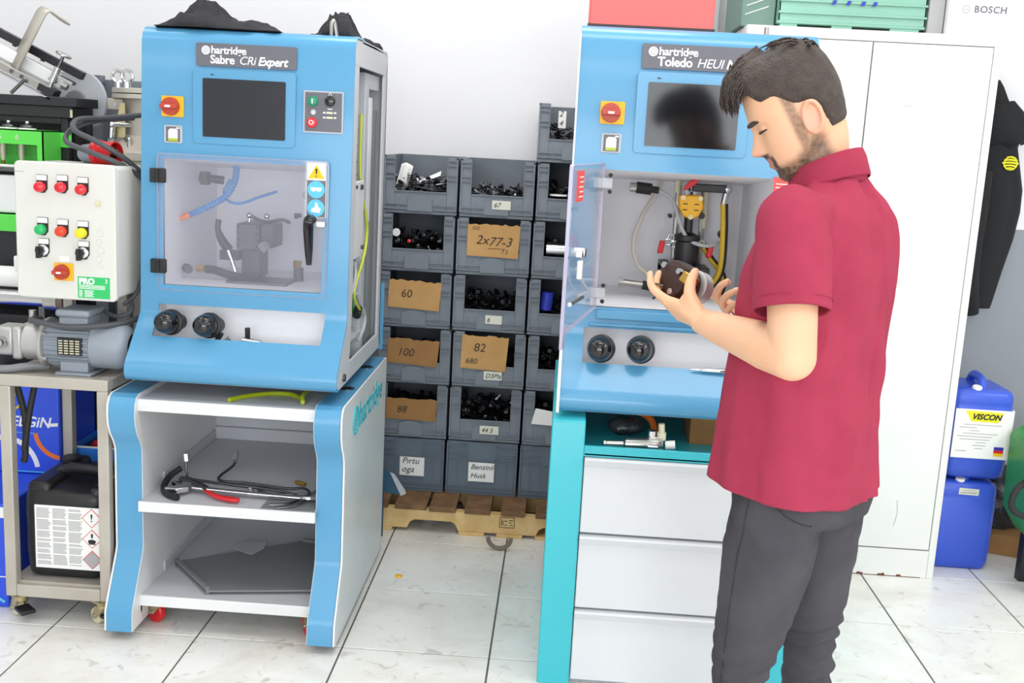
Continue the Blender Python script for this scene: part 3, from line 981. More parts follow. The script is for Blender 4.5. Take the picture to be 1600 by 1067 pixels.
w2('arm_elbow', M().ball((1.092, -0.545, 1.43), 0.017).cyl((1.092, -0.545, 1.43), (1.085, -0.545, 1.38), 0.010, n=10), 'steel_bright', cr)
for a, r_, mt_ in (([(1.085, -0.545, 1.385), (1.092, -0.545, 1.30), (1.095, -0.54, 1.20), (1.085, -0.53, 1.15), (1.055, -0.52, 1.11), (1.01, -0.50, 1.085)], 0.010, 'yellow_hose'),
                   ([(1.03, -0.50, 1.26), (1.06, -0.50, 1.215), (1.095, -0.50, 1.175), (1.11, -0.50, 1.14), (1.105, -0.49, 1.095)], 0.009, 'yellow_hose')):
    hh = w2('yellow_hose', M().tube(a, r_, 10, sm=6), mt_)
    w2('hose_stripe', M().tube([(p[0] + 0.006, p[1] - 0.001, p[2]) for p in a], r_ * 0.82, 8, sm=6), 'black_rubber', hh)
for p in ((0.902, 1.24), (1.055, 1.235)):
    w2('red_clip', M().prism([(p[0] - .008, p[1] - .022), (p[0] + .010, p[1] - .02), (p[0] + .014, p[1] + .018), (p[0] - .002, p[1] + .02)], 'y', -0.53, -0.515), 'red_plastic', bev=0.003)
w2('coil_fitting', M().ring((0.925, -0.52, 1.255), (0, 1, 0.3), 0.010, 0.003).ring((0.935, -0.52, 1.27), (0.3, 1, 0), 0.010, 0.003).ring((0.945, -0.52, 1.25), (0, 1, 0.3), 0.010, 0.003).ring((1.03, -0.52, 1.255), (0.3, 1, 0), 0.010, 0.003), 'steel_bright')
bh2 = w2('black_hose', M().tube([(0.85, -0.60, 1.125), (0.90, -0.60, 1.118), (0.96, -0.60, 1.105), (1.03, -0.58, 1.10)], 0.014, 10, sm=5), 'black_rubber')
w2('hose_coupling', M().cyl((0.775, -0.60, 1.13), (0.79, -0.60, 1.13), 0.016, n=6).cyl((0.79, -0.60, 1.13), (0.85, -0.60, 1.126), 0.010, n=10), 'steel', bh2)
w2('thin_cable', M().tube([(0.88, -0.66, 1.092), (0.90, -0.67, 1.11), (0.94, -0.67, 1.118), (0.99, -0.66, 1.11)], 0.003, 6, sm=5), 'black_rubber')
rc = w2('hanging_card', M().box(1.172, 1.218, -0.8660, -0.8645, 1.40, 1.482), 'sticker_red')
ln = M()
for k in range(6):
    ln.box(1.178, 1.205 + 0.004 * (k % 3), -0.8668, -0.866, 1.412 + k * 0.010, 1.4145 + k * 0.010)
w2('card_print', ln, 'print_white', rc)
w2('panel_stud', M().cyl((1.10, -0.46, 1.285), (1.10, -0.48, 1.285), 0.014, n=12).cyl((1.03, -0.46, 1.34), (1.03, -0.48, 1.34), 0.010, n=10).cyl((0.93, -0.46, 1.335), (0.93, -0.49, 1.335), 0.007, n=10), 'black_plastic')
w2('hanging_rod', M().cyl((0.945, -0.5, 1.41), (0.945, -0.5, 1.448), 0.010, n=10), 'cream_plastic')
w2('hanging_rod', M().cyl((1.04, -0.46, 1.30), (1.04, -0.46, 1.44), 0.008, n=10), 'cream_plastic')
# ---------------------------------------------------------------- wheeled stand under the first bench
def caster(par, x, y, rot, wheel_mat='red_plastic', r=0.034, top=0.095, fork='zinc', brake=False):
    c, s = math.cos(rot), math.sin(rot)
    def P(a, b, z):
        return (x + a * c - b * s, y + a * s + b * c, z)
    k = M()
    k.T = Matrix.Translation((x, y, 0)) @ Matrix.Rotation(rot, 4, 'Z')
    k.box(-0.032, 0.032, -0.028, 0.028, top - 0.006, top)
    k.cyl((0, 0, top - 0.022), (0, 0, top - 0.006), 0.022, n=14)
    for sgn in (-1, 1):
        k.prism([(-0.022, top - 0.02), (0.022, top - 0.02), (0.038, r), (0.026, r - 0.01), (0.014, r)], 'y', sgn * 0.017 - 0.0015, sgn * 0.017 + 0.0015)
    ca = obj('caster', k, fork, par, bev=0.0)
    w = M()
    w.lathe([(r * 0.55, -0.012), (r * 0.9, -0.012), (r, -0.007), (r, 0.007), (r * 0.9, 0.012), (r * 0.55, 0.012)], P(0.026, 0, r), (-s, c, 0), n=24)
    wh = obj('wheel', w, wheel_mat, ca)
    obj('axle', M().cyl(P(0.026, -0.022, r), P(0.026, 0.022, r), 0.007, n=10), 'steel', ca)
    if brake:
        b = M()
        b.T = k.T
        b.box(-0.065, -0.005, -0.022, 0.022, r + 0.004, r + 0.016)
        obj('brake_pedal', b, 'black_plastic', ca, bev=0.003)


SX0, SX1 = -0.712, -0.012
ST = thing('bench_stand', (-0.362, -0.53, 0.0), 'white and blue wheeled steel stand with open shelves under the closed-door test bench', 'stand')
fprof = [(-0.885, 0.750), (-0.905, 0.742), (-0.918, 0.720), (-0.921, 0.690), (-0.917, 0.660), (-0.903, 0.628), (-0.880, 0.600), (-0.868, 0.575), (-0.866, 0.550), (-0.866, 0.265), (-0.872, 0.245), (-0.948, 0.110), (-0.958, 0.090), (-0.960, 0.028)]
outer = [(-0.14, 0.750)] + fprof + [(-0.945, 0.022), (-0.14, 0.022)]
PW = 0.083
for x0, x1, xin in ((SX0, SX0 + 0.006, SX0), (SX1 - 0.006, SX1, SX1)):
    sp_ = obj('side_panel', M().prism(outer, 'x', x0, x1), 'white_enamel', ST, bev=0.001)
    if xin == SX1:
        em = M()
        # emblem and maker's name on the outer face
        cy, cz = -0.715, 0.665
        em.ring((SX1 + 0.0005, cy, cz), (1, 0, 0), 0.042, 0.004, n=28, k=5)
        for q in range(6):
            r_ = 0.040 * math.sin(PI * (q + 1) / 7)
            em.box(SX1, SX1 + 0.001, cy - r_, cy + r_, cz - 0.032 + q * 0.0115, cz - 0.026 + q * 0.0115)
        obj('panel_emblem', em, 'teal_paint', sp_)
        part_text('panel_lettering', 'hartridge', 0.115, (SX1 + 0.0006, -0.655, 0.628), 'teal_paint', sp_, right=(0, 1, 0), bold=0.002)
for x0, x1 in ((SX0 + 0.007, SX0 + PW), (SX1 - PW, SX1 - 0.007)):
    mm = M()
    inner = [(-0.874, 0.744)] + [(y + 0.008, z) for y, z in fprof[1:-1]] + [(-0.952, 0.028)]
    mm.prism(fprof + inner[::-1], 'x', x0, x1)
    obj('front_pillar', mm, 'bench_blue_worn', ST, smooth=30)
    mm = M().box(x0, x1, -0.885, -0.14, 0.744, 0.750)
    obj('pillar_top', mm, 'bench_blue_worn', ST)
    xi = x1 if x0 < -0.4 else x0
    inn = M().prism([(-0.86, 0.744), (-0.86, 0.10), (-0.905, 0.10), (-0.905, 0.125), (-0.872, 0.20), (-0.872, 0.74)], 'x', xi - 0.003, xi + 0.003)
    obj('inner_cheek', M().prism([(y + 0.002, z) for y, z in fprof] + [(-0.15, 0.03), (-0.15, 0.744)], 'x', xi - 0.002, xi + 0.002), 'white_enamel', ST, smooth=0)
    sl_ = M()
    for y in (-0.66, -0.33):
        sl_.lathe([(0.022, 0.0), (0.022, 0.003), (0.012, 0.003), (0.012, -0.01)], (x0 + 0.045, y, 0.750), (0, 0, 1), n=18)
    obj('top_socket', sl_, 'steel_dark', ST)
XA, XB = SX0 + PW + 0.002, SX1 - PW - 0.002
obj('back_wall', M().box(XA, XB, -0.165, -0.155, 0.10, 0.70), 'bench_grey', ST)
for nm, z, th, yf in (('top_shelf', 0.735, 0.036, -0.893), ('shelf', 0.418, 0.032, -0.893), ('bottom_shelf', 0.118, 0.034, -0.893)):
    s_ = obj(nm, M().box(XA, XB, -0.885, -0.165, z - 0.006, z), 'bench_grey', ST)
    obj('shelf_front', M().box(XA - 0.004, XB + 0.004, yf, yf + 0.008, z - th, z + 0.001), 'white_enamel', s_, bev=0.002)
    if nm != 'top_shelf':
        obj('shelf_curb', M().box(XA, XB, -0.185, -0.165, z, z + 0.045).box(XA, XA + 0.006, -0.70, -0.165, z, z + 0.035), 'bench_grey', s_, bev=0.002)
obj('back_inset', M().box(XA + 0.10, XB - 0.12, -0.168, -0.165, 0.52, 0.66), 'bracket_grey', ST)
obj('back_grommet', M().cyl((-0.45, -0.165, 0.69), (-0.45, -0.185, 0.69), 0.012, n=12), 'black_plastic', ST)
obj('skirt', M().box(SX0 + 0.01, XA, -0.89, -0.88, 0.062, 0.105).box(XB, SX1 - 0.01, -0.89, -0.88, 0.062, 0.105), 'white_enamel', ST)
for x, y, a in ((-0.585, -0.83, 2.6), (-0.10, -0.86, 2.2), (-0.60, -0.25, 0.4), (-0.10, -0.25, 0.9)):
    caster(ST, x, y, a, 'red_plastic', 0.036, 0.095)

# things lying on the stand
hz = 0.735
tag(obj('green_hose', M().tube([(-0.365, -0.86, hz + 0.007), (-0.33, -0.80, hz + 0.007), (-0.27, -0.75, hz + 0.007), (-0.21, -0.745, hz + 0.007), (-0.165, -0.79, hz + 0.007), (-0.150, -0.835, hz + 0.007), (-0.158, -0.80, hz + 0.02), (-0.160, -0.72, 0.755), (-0.158, -0.66, 0.777)], 0.007, 8, sm=6), 'hose_lime'),
    'lime green hose lying on the top shelf of the wheeled stand', 'hose')
zs = 0.418
# combination wrench
wr = M()
wr.tube([(-0.50, -0.79, zs + 0.02), (-0.32, -0.80, zs + 0.017), (-0.155, -0.80, zs + 0.014)], 0.011, 10, sm=3, flat=0.55)
wr.lathe([(0.020, -0.007), (0.026, -0.005), (0.026, 0.005), (0.020, 0.007)], (-0.135, -0.80, zs + 0.014), (0, 0.3, 1), n=18)
jaw = [(-0.505, -0.812), (-0.535, -0.835), (-0.575, -0.825), (-0.550, -0.805), (-0.552, -0.782), (-0.575, -0.765), (-0.535, -0.752), (-0.505, -0.772)]
wr.prism(jaw, 'z', zs + 0.012, zs + 0.028)
tag(obj('spanner', wr, 'steel_bright', bev=0.002), 'long chrome spanner lying across the middle shelf of the stand', 'spanner')
rp_ = M()
rp_.tube([(-0.56, -0.73, zs + 0.018), (-0.50, -0.745, zs + 0.016), (-0.44, -0.76, zs + 0.014)], 0.014, 8, sm=3, flat=0.6)
t_ = thing('grip_pliers', (-0.45, -0.80, zs), 'pliers with a red handle under the spanner on the middle shelf', 'pliers')
obj('jaw', M().tube([(-0.555, -0.735, zs + 0.028), (-0.50, -0.76, zs + 0.026), (-0.45, -0.80, zs + 0.022)], 0.012, 8, sm=3, flat=0.6), 'steel_dark', t_)
obj('handle', M().tube([(-0.455, -0.80, zs + 0.016), (-0.41, -0.835, zs + 0.013), (-0.36, -0.852, zs + 0.012), (-0.335, -0.855, zs + 0.012)], 0.011, 8, sm=4, rs=[0.007, 0.010, 0.012, 0.010], flat=0.7), 'red_plastic', t_)
tag(obj('hose_clamp_band', M().tube([(-0.568, -0.70, zs + 0.05), (-0.592, -0.73, zs + 0.032), (-0.594, -0.78, zs + 0.014), (-0.565, -0.835, zs + 0.010), (-0.52, -0.865, zs + 0.010)], 0.010, 8, sm=6), 'black_rubber'),
    'curved black rubber strap at the left end of the middle shelf', 'strap')
for pts, lab in (([(-0.575, -0.64, zs + 0.065), (-0.565, -0.655, zs + 0.02), (-0.545, -0.67, zs + 0.006), (-0.40, -0.70, zs + 0.006), (-0.28, -0.72, zs + 0.006), (-0.20, -0.75, zs + 0.007), (-0.165, -0.79, zs + 0.008), (-0.19, -0.845, zs + 0.007), (-0.24, -0.86, zs + 0.006)], 'bent steel fuel pipe with upright end at the left of the middle shelf'),
                 ([(-0.435, -0.56, zs + 0.055), (-0.437, -0.575, zs + 0.03), (-0.46, -0.66, zs + 0.007), (-0.36, -0.675, zs + 0.006), (-0.23, -0.70, zs + 0.006), (-0.165, -0.73, zs + 0.020), (-0.135, -0.79, zs + 0.020), (-0.165, -0.86, zs + 0.008), (-0.215, -0.885, zs + 0.006)], 'bent steel fuel pipe with upright end near the middle of the shelf'),
                 ([(-0.118, -0.70, zs + 0.05), (-0.12, -0.72, zs + 0.02), (-0.15, -0.74, zs + 0.007), (-0.25, -0.765, zs + 0.007), (-0.31, -0.74, zs + 0.007)], 'short steel fuel pipe at the right end of the middle shelf')):
    t_ = thing('fuel_pipe', (pts[0][0], pts[0][1], zs), lab, 'pipe', 'fuel pipes on the stand')
    obj('pipe', M().tube(pts, 0.0045, 8, sm=6), 'steel_dark', t_)
    p0, p1 = V(pts[0]), V(pts[1])
    d = (p0 - p1).normalized()
    obj('union_nut', M().cyl(p0 - d * 0.012, p0 + d * 0.012, 0.011, n=6).cyl(p0 + d * 0.012, p0 + d * 0.02, 0.007, 0.005, n=10), 'steel_bright', t_)
tag(obj('steel_plate', M().box(-0.26, -0.10, -0.886, -0.80, zs, zs + 0.004), 'panel_grey'), 'small flat grey plate under the pipe coils on the middle shelf', 'plate')
for k, (x, y) in enumerate(((-0.212, -0.635), (-0.196, -0.645))):
    tag(obj('brass_fitting', M().cyl((x, y, zs + 0.007), (x + 0.016, y - 0.008, zs + 0.007), 0.007, n=6).cyl((x - 0.006, y + 0.003, zs + 0.006), (x, y, zs + 0.007), 0.0045, n=8), 'brass'),
        'small brass fitting on the middle shelf, %s of two' % ('rear' if k == 0 else 'front'), 'fitting', 'brass fittings on the shelf')
tag(obj('cap_nut', M().lathe([(0.008, 0), (0.008, 0.012), (0.0095, 0.013), (0.0095, 0.022), (0.006, 0.026)], (-0.325, -0.765, zs), (0, 0, 1), n=12), 'steel_bright'), 'small steel cap nut standing behind the spanner', 'nut')
# loose cover panel on the bottom shelf
zb = 0.118
cv = thing('cover_panel', (-0.34, -0.65, zb), 'loose grey sheet-metal cover lying askew on the bottom shelf of the stand', 'panel')
pl = [(-0.605, -0.655), (-0.435, -0.86), (-0.115, -0.80), (-0.108, -0.42), (-0.24, -0.40)]
pz = M().prism(pl, 'z', zb + 0.010, zb + 0.016)
obj('sheet', pz, 'panel_grey', cv, smooth=0)
fl = M()
for a, b in ((0, 1), (3, 4)):
    p, q = V(*pl[a], 0), V(*pl[b], 0)
    d = (q - p).normalized(); n_ = V(-d.y, d.x, 0) * 0.012
    fl.add([p + V(0, 0, zb), q + V(0, 0, zb), q + n_ + V(0, 0, zb), p + n_ + V(0, 0, zb), p + V(0, 0, zb + 0.026), q + V(0, 0, zb + 0.026), q + n_ + V(0, 0, zb + 0.026), p + n_ + V(0, 0, zb + 0.026)],
           [(0, 3, 2, 1), (4, 5, 6, 7), (0, 1, 5, 4), (1, 2, 6, 5), (2, 3, 7, 6), (3, 0, 4, 7)])
obj('folded_flange', fl, 'panel_grey', cv, smooth=0)
tb = M().prism([(-0.45, -0.52), (-0.38, -0.56), (-0.355, -0.50), (-0.36, -0.44), (-0.44, -0.44)], 'z', zb + 0.0165, zb + 0.018)
obj('tab', tb, 'bracket_grey', cv, smooth=0)

# crumpled dark cloths on top of the first bench
def cloth(name, cx, cy, z0, fn_h, w, d, label, mtl, seed, nu=60, nv=30, rough=1.0):
    mm = M()
    def fn(i, j):
        a = i / (nu - 1) * 2 - 1
        b = j / (nv - 1) * 2 - 1
        e = max(0, 1 - max(abs(a), abs(b)) ** 6)
        h = fn_h(a, b) * e
        q = noise.noise(V(a * 2.2 + seed, b * 2.5, seed * 1.3)) * 0.35 + noise.noise(V(a * 5 + seed, b * 6, seed)) * 0.22 - abs(noise.noise(V(a * 2.6 + b * 2, b * 5 - a * 2 + seed, seed))) * 0.55 + abs(noise.noise(V(a * 7, b * 4 + seed, seed))) * 0.25 + 0.15
        rr = 1 + 0.12 * noise.noise(V(a * 2, b * 2, seed + 5))
        return V(cx + a * w * rr + 0.012 * noise.noise(V(b * 5, a * 3, seed)), cy + b * d * rr, z0 + 0.003 + max(0.0, h * (0.85 + q * rough)))
    mm.grid(fn, nu, nv)
    o = obj(name, mm, mtl, smooth=180)
    so = o.modifiers.new('thick', 'SOLIDIFY')
    so.thickness = 0.003
    so.offset = 1
    return tag(o, label, 'cloth')
def hump(a, b):
    # long pile, highest left of the middle, thin tail to the right
    l = math.exp(-((a + 0.38) / 0.42) ** 2) * 0.085 + 0.030 * math.exp(-((a - 0.45) / 0.5) ** 2)
    return l * (0.45 + 0.55 * (1 - b * b))
cloth('dark_overalls', -0.455, -0.60, 1.818, hump, 0.185, 0.12, 'crumpled dark work clothes heaped on the left of the closed-door bench top', 'cloth_black', 3.1)
cloth('black_cloth', -0.118, -0.60, 1.818, lambda a, b: 0.078 * math.exp(-((a - 0.15) / 0.75) ** 4) * (0.5 + 0.5 * (1 - b * b)), 0.060, 0.075, 'black crumpled cloth on the right end of the closed-door bench top', 'cloth_black', 8.4, 48, 36, 0.45)
tag(obj('lifting_lug', M().tube([(-0.120, -0.683, 1.818), (-0.118, -0.690, 1.850), (-0.112, -0.684, 1.858), (-0.106, -0.676, 1.818)], 0.006, 8, sm=4), 'steel'), 'small steel loop in front of the black cloth on the bench top', 'loop')
tag(cloth('gasket_rag', -0.085, -0.36, 1.815, lambda a, b: 0.016, 0.04, 0.15, 'thin dark rag trailing over the flank edge of the bench top', 'cloth_black', 5.5, 16, 30), None)

# ---------------------------------------------------------------- teal drawer cabinet under the second bench
TX0, TX1, TY = 0.597, 1.305, -1.03
TC = thing('drawer_cabinet', (0.951, -0.62, 0.0), 'teal steel cabinet with three white drawers under the open-door test bench', 'cabinet')
for x0, x1 in ((TX0, 0.690), (1.212, TX1)):
    pr = [(TY, 0.0), (TY, 0.775), (TY + 0.004, 0.787), (TY + 0.014, 0.792), (-0.20, 0.792), (-0.20, 0.0)]
    obj('side_pillar', M().prism(pr, 'x', x0, x1), 'teal_paint', TC, bev=0.003)
obj('foot_rail', M().box(0.690, 1.212, TY + 0.03, TY + 0.05, 0.0, 0.014), 'bracket_grey', TC)
obj('carcass', M().box(0.690, 1.212, -1.0, -0.21, 0.015, 0.688), 'bracket_grey', TC)
tt = obj('tray', M().box(0.690, 1.212, TY + 0.002, -0.21, 0.690, 0.698), 'teal_paint', TC)
obj('tray_front', M().box(0.690, 1.212, TY + 0.002, TY + 0.014, 0.692, 0.720), 'teal_paint', tt, bev=0.002)
obj('tray_back', M().box(0.690, 1.212, -0.24, -0.225, 0.698, 0.792), 'teal_paint', tt)
for z0, z1 in ((0.466, 0.689), (0.240, 0.460), (0.017, 0.234)):
    d_ = obj('drawer', M().box(0.693, 1.209, TY + 0.004, TY + 0.03, z0, z1 - 0.028), 'drawer_white', TC, bev=0.002)
    hp_ = M().prism([(TY - 0.008, z1 - 0.002), (TY - 0.010, z1 - 0.008), (TY + 0.002, z1 - 0.029), (TY + 0.03, z1 - 0.029), (TY + 0.03, z1)], 'x', 0.693, 1.209)
    obj('drawer_pull', hp_, 'drawer_white', d_, bev=0.001)

# tools on the tray and on the sloping ledge
zt = 0.698
iu = thing('unit_injector', (0.83, -0.985, zt), 'steel unit injector with cream caps lying on the teal cabinet tray', 'injector')
yI = -0.985
obj('body', M().lathe([(0.011, 0), (0.011, 0.006), (0.009, 0.008), (0.009, 0.055), (0.0165, 0.06), (0.0175, 0.065), (0.0185, 0.118), (0.021, 0.122), (0.021, 0.150), (0.017, 0.153), (0.016, 0.165)], (0.745, yI, zt + 0.021), (1, 0, 0.04), n=18), 'steel', iu)
obj('clamp_ring', M().lathe([(0.0225, 0), (0.0225, 0.028)], (0.868, yI, zt + 0.0225), (1, 0, 0), n=18), 'steel_bright', iu)
obj('top_housing', M().box(0.868, 0.908, yI - 0.015, yI + 0.015, zt + 0.035, zt + 0.052), 'steel', iu, bev=0.004)
obj('steel_cap', M().cyl((0.878, yI, zt + 0.04), (0.878, yI, zt + 0.066), 0.012, n=14), 'steel_bright', iu)
obj('cream_cap', M().cyl((0.905, yI, zt + 0.042), (0.905, yI, zt + 0.064), 0.013, n=14).cyl((0.905, yI, zt + 0.064), (0.903, yI, zt + 0.088), 0.009, n=12), 'cream_plastic', iu)
obj('end_cap', M().cyl((0.918, yI, zt + 0.026), (0.945, yI - 0.002, zt + 0.030), 0.0125, n=14), 'paper', iu)
tag(obj('steel_pin', M().cyl((0.948, -1.0, zt + 0.012), (1.0, -1.018, zt + 0.0055), 0.0055, n=10), 'steel_bright'), 'thin bright steel pin beside the unit injector on the tray', 'pin')
bgm = M().ball((0.815, -0.80, zt + 0.026), 0.055, 0.035, 0.028, n=16, m=10)
for v in bgm.v:
    v += V(0.008, 0.008, 0.006) * noise.noise(v * 60)
tag(obj('plastic_bag', bgm, 'bag_dark', smooth=180), 'small crumpled clear bag at the back of the teal tray', 'bag')
tag(obj('orange_grip', M().tube([(0.835, -0.74, zt + 0.062), (0.87, -0.75, zt + 0.055), (0.895, -0.77, zt + 0.04), (0.905, -0.79, zt + 0.012)], 0.011, 8, sm=4), 'orange_tip'), 'orange curved tool grip in the dark at the back of the tray', 'tool')
tag(obj('cardboard_carton', M().box(1.00, 1.19, -0.86, -0.70, zt, zt + 0.085), 'cardboard_dark', bev=0.002), 'brown carton in the dark at the right of the teal tray', 'carton')
tag(obj('nozzle_tool', M().lathe([(0.001, 0), (0.003, 0.012), (0.0035, 0.03), (0.006, 0.034), (0.006, 0.075), (0.007, 0.078), (0.007, 0.12), (0.006, 0.123), (0.006, 0.16)], (0.975, -0.947, 0.9385), (1, -0.006, 0.0), n=12), 'steel_bright'), 'slim steel nozzle lying on the blue ledge beside the man', 'nozzle')
# ---------------------------------------------------------------- stainless cart with the pump motor
CX0, CX1, CY0, CY1 = -1.052, -0.722, -0.885, -0.45
CT = thing('steel_cart', ((CX0 + CX1) / 2, (CY0 + CY1) / 2, 0.0), 'small stainless tube-frame cart on casters, left of the bench stand', 'cart')
w = 0.034
for x in (CX0, CX1 - w):
    for y in (CY0, CY1 - w):
        obj('post', M().box(x, x + w, y, y + w, 0.082, 0.748), 'stainless_frame', CT, bev=0.003)
obj('top_frame', M().box(CX0, CX1, CY0, CY0 + w, 0.748, 0.783).box(CX0, CX1, CY1 - w, CY1, 0.748, 0.783).box(CX0, CX0 + w, CY0 + w, CY1 - w, 0.748, 0.783).box(CX1 - w, CX1, CY0 + w, CY1 - w, 0.748, 0.783), 'stainless_frame', CT, bev=0.003)
obj('top_plate', M().box(CX0 + w, CX1 - w, CY0 + w, CY1 - w, 0.772, 0.780), 'stainless_frame', CT)
obj('bottom_frame', M().box(CX0 + w, CX1 - w, CY0, CY0 + w, 0.082, 0.122).box(CX0 + w, CX1 - w, CY1 - w, CY1, 0.082, 0.122).box(CX0, CX0 + w, CY0 + w, CY1 - w, 0.082, 0.122).box(CX1 - w, CX1, CY0 + w, CY1 - w, 0.082, 0.122), 'stainless_frame', CT, bev=0.003)
obj('bottom_plate', M().box(CX0 + 0.02, CX1 - 0.02, CY0 + 0.02, CY1 - 0.02, 0.122, 0.128), 'stainless_frame', CT)
for x, y, a in ((CX0 + 0.03, CY0 + 0.03, 2.4), (CX1 - 0.03, CY0 + 0.02, 2.6), (CX0 + 0.03, CY1 - 0.03, 0.6), (CX1 - 0.03, CY1 - 0.03, 0.5)):
    caster(CT, x, y, a, 'cream_plastic', 0.027, 0.082, 'zinc', brake=True)
obj('rear_mast', M().box(-0.975, -0.945, -0.62, -0.59, 0.78, 1.10).box(-0.80, -0.77, -0.62, -0.59, 0.78, 1.10), 'stainless_frame', CT, bev=0.003)

# electric motor and pump
mz, my = 0.868, -0.785
EM = thing('pump_motor', (-0.83, my, 0.783), 'grey electric motor with gear pump bolted on the steel cart', 'motor')
obj('motor_body', M().cyl((-0.935, my, mz), (-0.785, my, mz), 0.062, n=32), 'motor_grey', EM)
for k in range(26):
    a = 2 * PI * k / 26
    if 0.9 < a < 2.3:
        continue
    f = M()
    f.T = Matrix.Translation((0, my, mz)) @ Matrix.Rotation(a, 4, 'X')
    f.box(-0.928, -0.795, 0.060, 0.069, -0.0018, 0.0018)
    obj('cooling_fin', f, 'motor_grey', EM)
obj('fan_cowl', M().lathe([(0.066, 0), (0.070, 0.003), (0.070, 0.075), (0.066, 0.092), (0.055, 0.106), (0.040, 0.111), (0.038, 0.108)], (-0.796, my, mz), (1, 0, 0), n=36), 'motor_grey', EM)
obj('fan_grille', M().cyl((-0.690, my, mz), (-0.684, my, mz), 0.040, n=24), 'black_plastic', EM)
obj('end_flange', M().lathe([(0.055, 0), (0.074, 0.002), (0.076, 0.006), (0.076, 0.014), (0.062, 0.018)], (-0.950, my, mz), (1, 0, 0), n=36), 'cast_alu', EM)
obj('flange_bolt', M().cyl((-0.940, my - 0.055, mz + 0.035), (-0.925, my - 0.055, mz + 0.035), 0.006, n=6).cyl((-0.940, my - 0.055, mz - 0.04), (-0.925, my - 0.055, mz - 0.04), 0.006, n=6), 'steel_bright', EM)
obj('bell_housing', M().lathe([(0.054, 0), (0.056, 0.002), (0.056, 0.050), (0.060, 0.055)], (-1.005, my, mz), (1, 0, 0), n=32), 'cast_alu', EM)
jb = obj('terminal_box', M().box(-0.888, -0.800, my - 0.052, my + 0.052, mz + 0.055, mz + 0.092), 'motor_grey', EM, bev=0.006)
obj('box_lid', M().box(-0.896, -0.792, my - 0.060, my + 0.060, mz + 0.090, mz + 0.112), 'motor_grey', jb, bev=0.008)
np_ = obj('name_plate', M().box(-0.885, -0.812, my - 0.0705, my - 0.062, mz - 0.022, mz + 0.030), 'print_black', EM, bev=0.001)
ln = M()
for k in range(6):
    for q in range(4):
        ln.box(-0.881 + q * 0.017, -0.869 + q * 0.017, my - 0.0712, my - 0.0705, mz - 0.018 + k * 0.0075, mz - 0.0145 + k * 0.0075)
obj('plate_print', ln, 'cream_plastic', np_)
obj('foot', M().box(-0.895, -0.785, my - 0.070, my + 0.070, 0.783, 0.792).box(-0.885, -0.800, my - 0.055, my + 0.055, 0.792, mz - 0.045), 'motor_grey', EM, bev=0.003)
pp = obj('gear_pump', M().box(-1.095, -1.035, my - 0.042, my + 0.042, mz - 0.040, mz + 0.046).box(-1.035, -1.005, my - 0.050, my + 0.050, mz - 0.050, mz + 0.050), 'cast_alu', EM, bev=0.008)
obj('pump_port', M().cyl((-1.065, my - 0.042, mz), (-1.065, my - 0.058, mz), 0.018, n=14), 'steel', pp)
obj('suction_hose', M().tube([(-1.065, my - 0.058, mz), (-1.09, my - 0.085, mz - 0.006), (-1.14, my - 0.09, mz - 0.02)], 0.012, 10, sm=5), 'cable_grey', pp)
obj('pressure_port', M().cyl((-0.992, my, mz + 0.05), (-0.992, my, mz + 0.095), 0.011, n=12), 'steel', EM)
tag(obj('braided_hose', M().tube([(-1.16, -0.86, 0.79), (-1.08, -0.868, 0.795), (-1.03, -0.865, 0.796), (-0.99, -0.84, 0.800), (-0.94, -0.80, 0.797)], 0.012, 10, sm=5), 'panel_grey'), 'short grey braided hose lying on the cart top below the pump', 'hose')
tag(obj('motor_cable', M().tube([(-0.99, -0.74, 0.93), (-0.965, -0.85, 0.945), (-0.93, -0.872, 0.945), (-0.87, -0.868, 0.935), (-0.80, -0.862, 0.936), (-0.72, -0.80, 0.94), (-0.68, -0.70, 0.95)], 0.009, 8, sm=6), 'cable_dark'), 'dark cable running over the front of the grey motor', 'cable')

# control box
BX0, BX1, BZ0, BZ1, BY = -1.000, -0.703, 1.014, 1.412, -0.855
CB = thing('control_box', (-0.85, -0.74, BZ0), 'cream electrical control box with red, green and yellow lamps on its door', 'control box')
obj('housing', M().box(BX0 + 0.006, BX1 - 0.004, BY + 0.022, -0.60, BZ0 + 0.006, BZ1 - 0.004), 'enclosure_cream', CB, bev=0.012, seg=3)
bd_ = obj('door', M().prism(rrect(BX0, BX1, BZ0, BZ1, 0.014), 'y', BY, BY + 0.022), 'enclosure_cream', CB, bev=0.004)
for x, z, c in ((-0.918, 1.345, 'red_light'), (-0.857, 1.347, 'red_light'), (-0.797, 1.344, 'red_light'), (-0.919, 1.222, 'lime_button'), (-0.859, 1.220, 'orange_button'), (-0.799, 1.218, 'yellow_button')):
    pl_ = obj('pilot_lamp', M().lathe([(0.0155, 0), (0.0155, 0.010), (0.0135, 0.018), (0.007, 0.022)], (x - 0.002, BY - 0.003, z - 0.005), (0, -1, 0), n=20), c, bd_)
    tgz = obj('lamp_holder', M().prism([(x - .015, z + .030), (x + .017, z + .030), (x + .017, z - .010), (x + .008, z - .022), (x - .004, z - .022), (x - .015, z - .010)], 'y', BY - 0.003, BY), 'print_black', pl_)
    obj('lamp_tag', M().box(x - 0.014, x + 0.016, BY - 0.0042, BY - 0.003, z + 0.014, z + 0.029), 'paper', pl_)
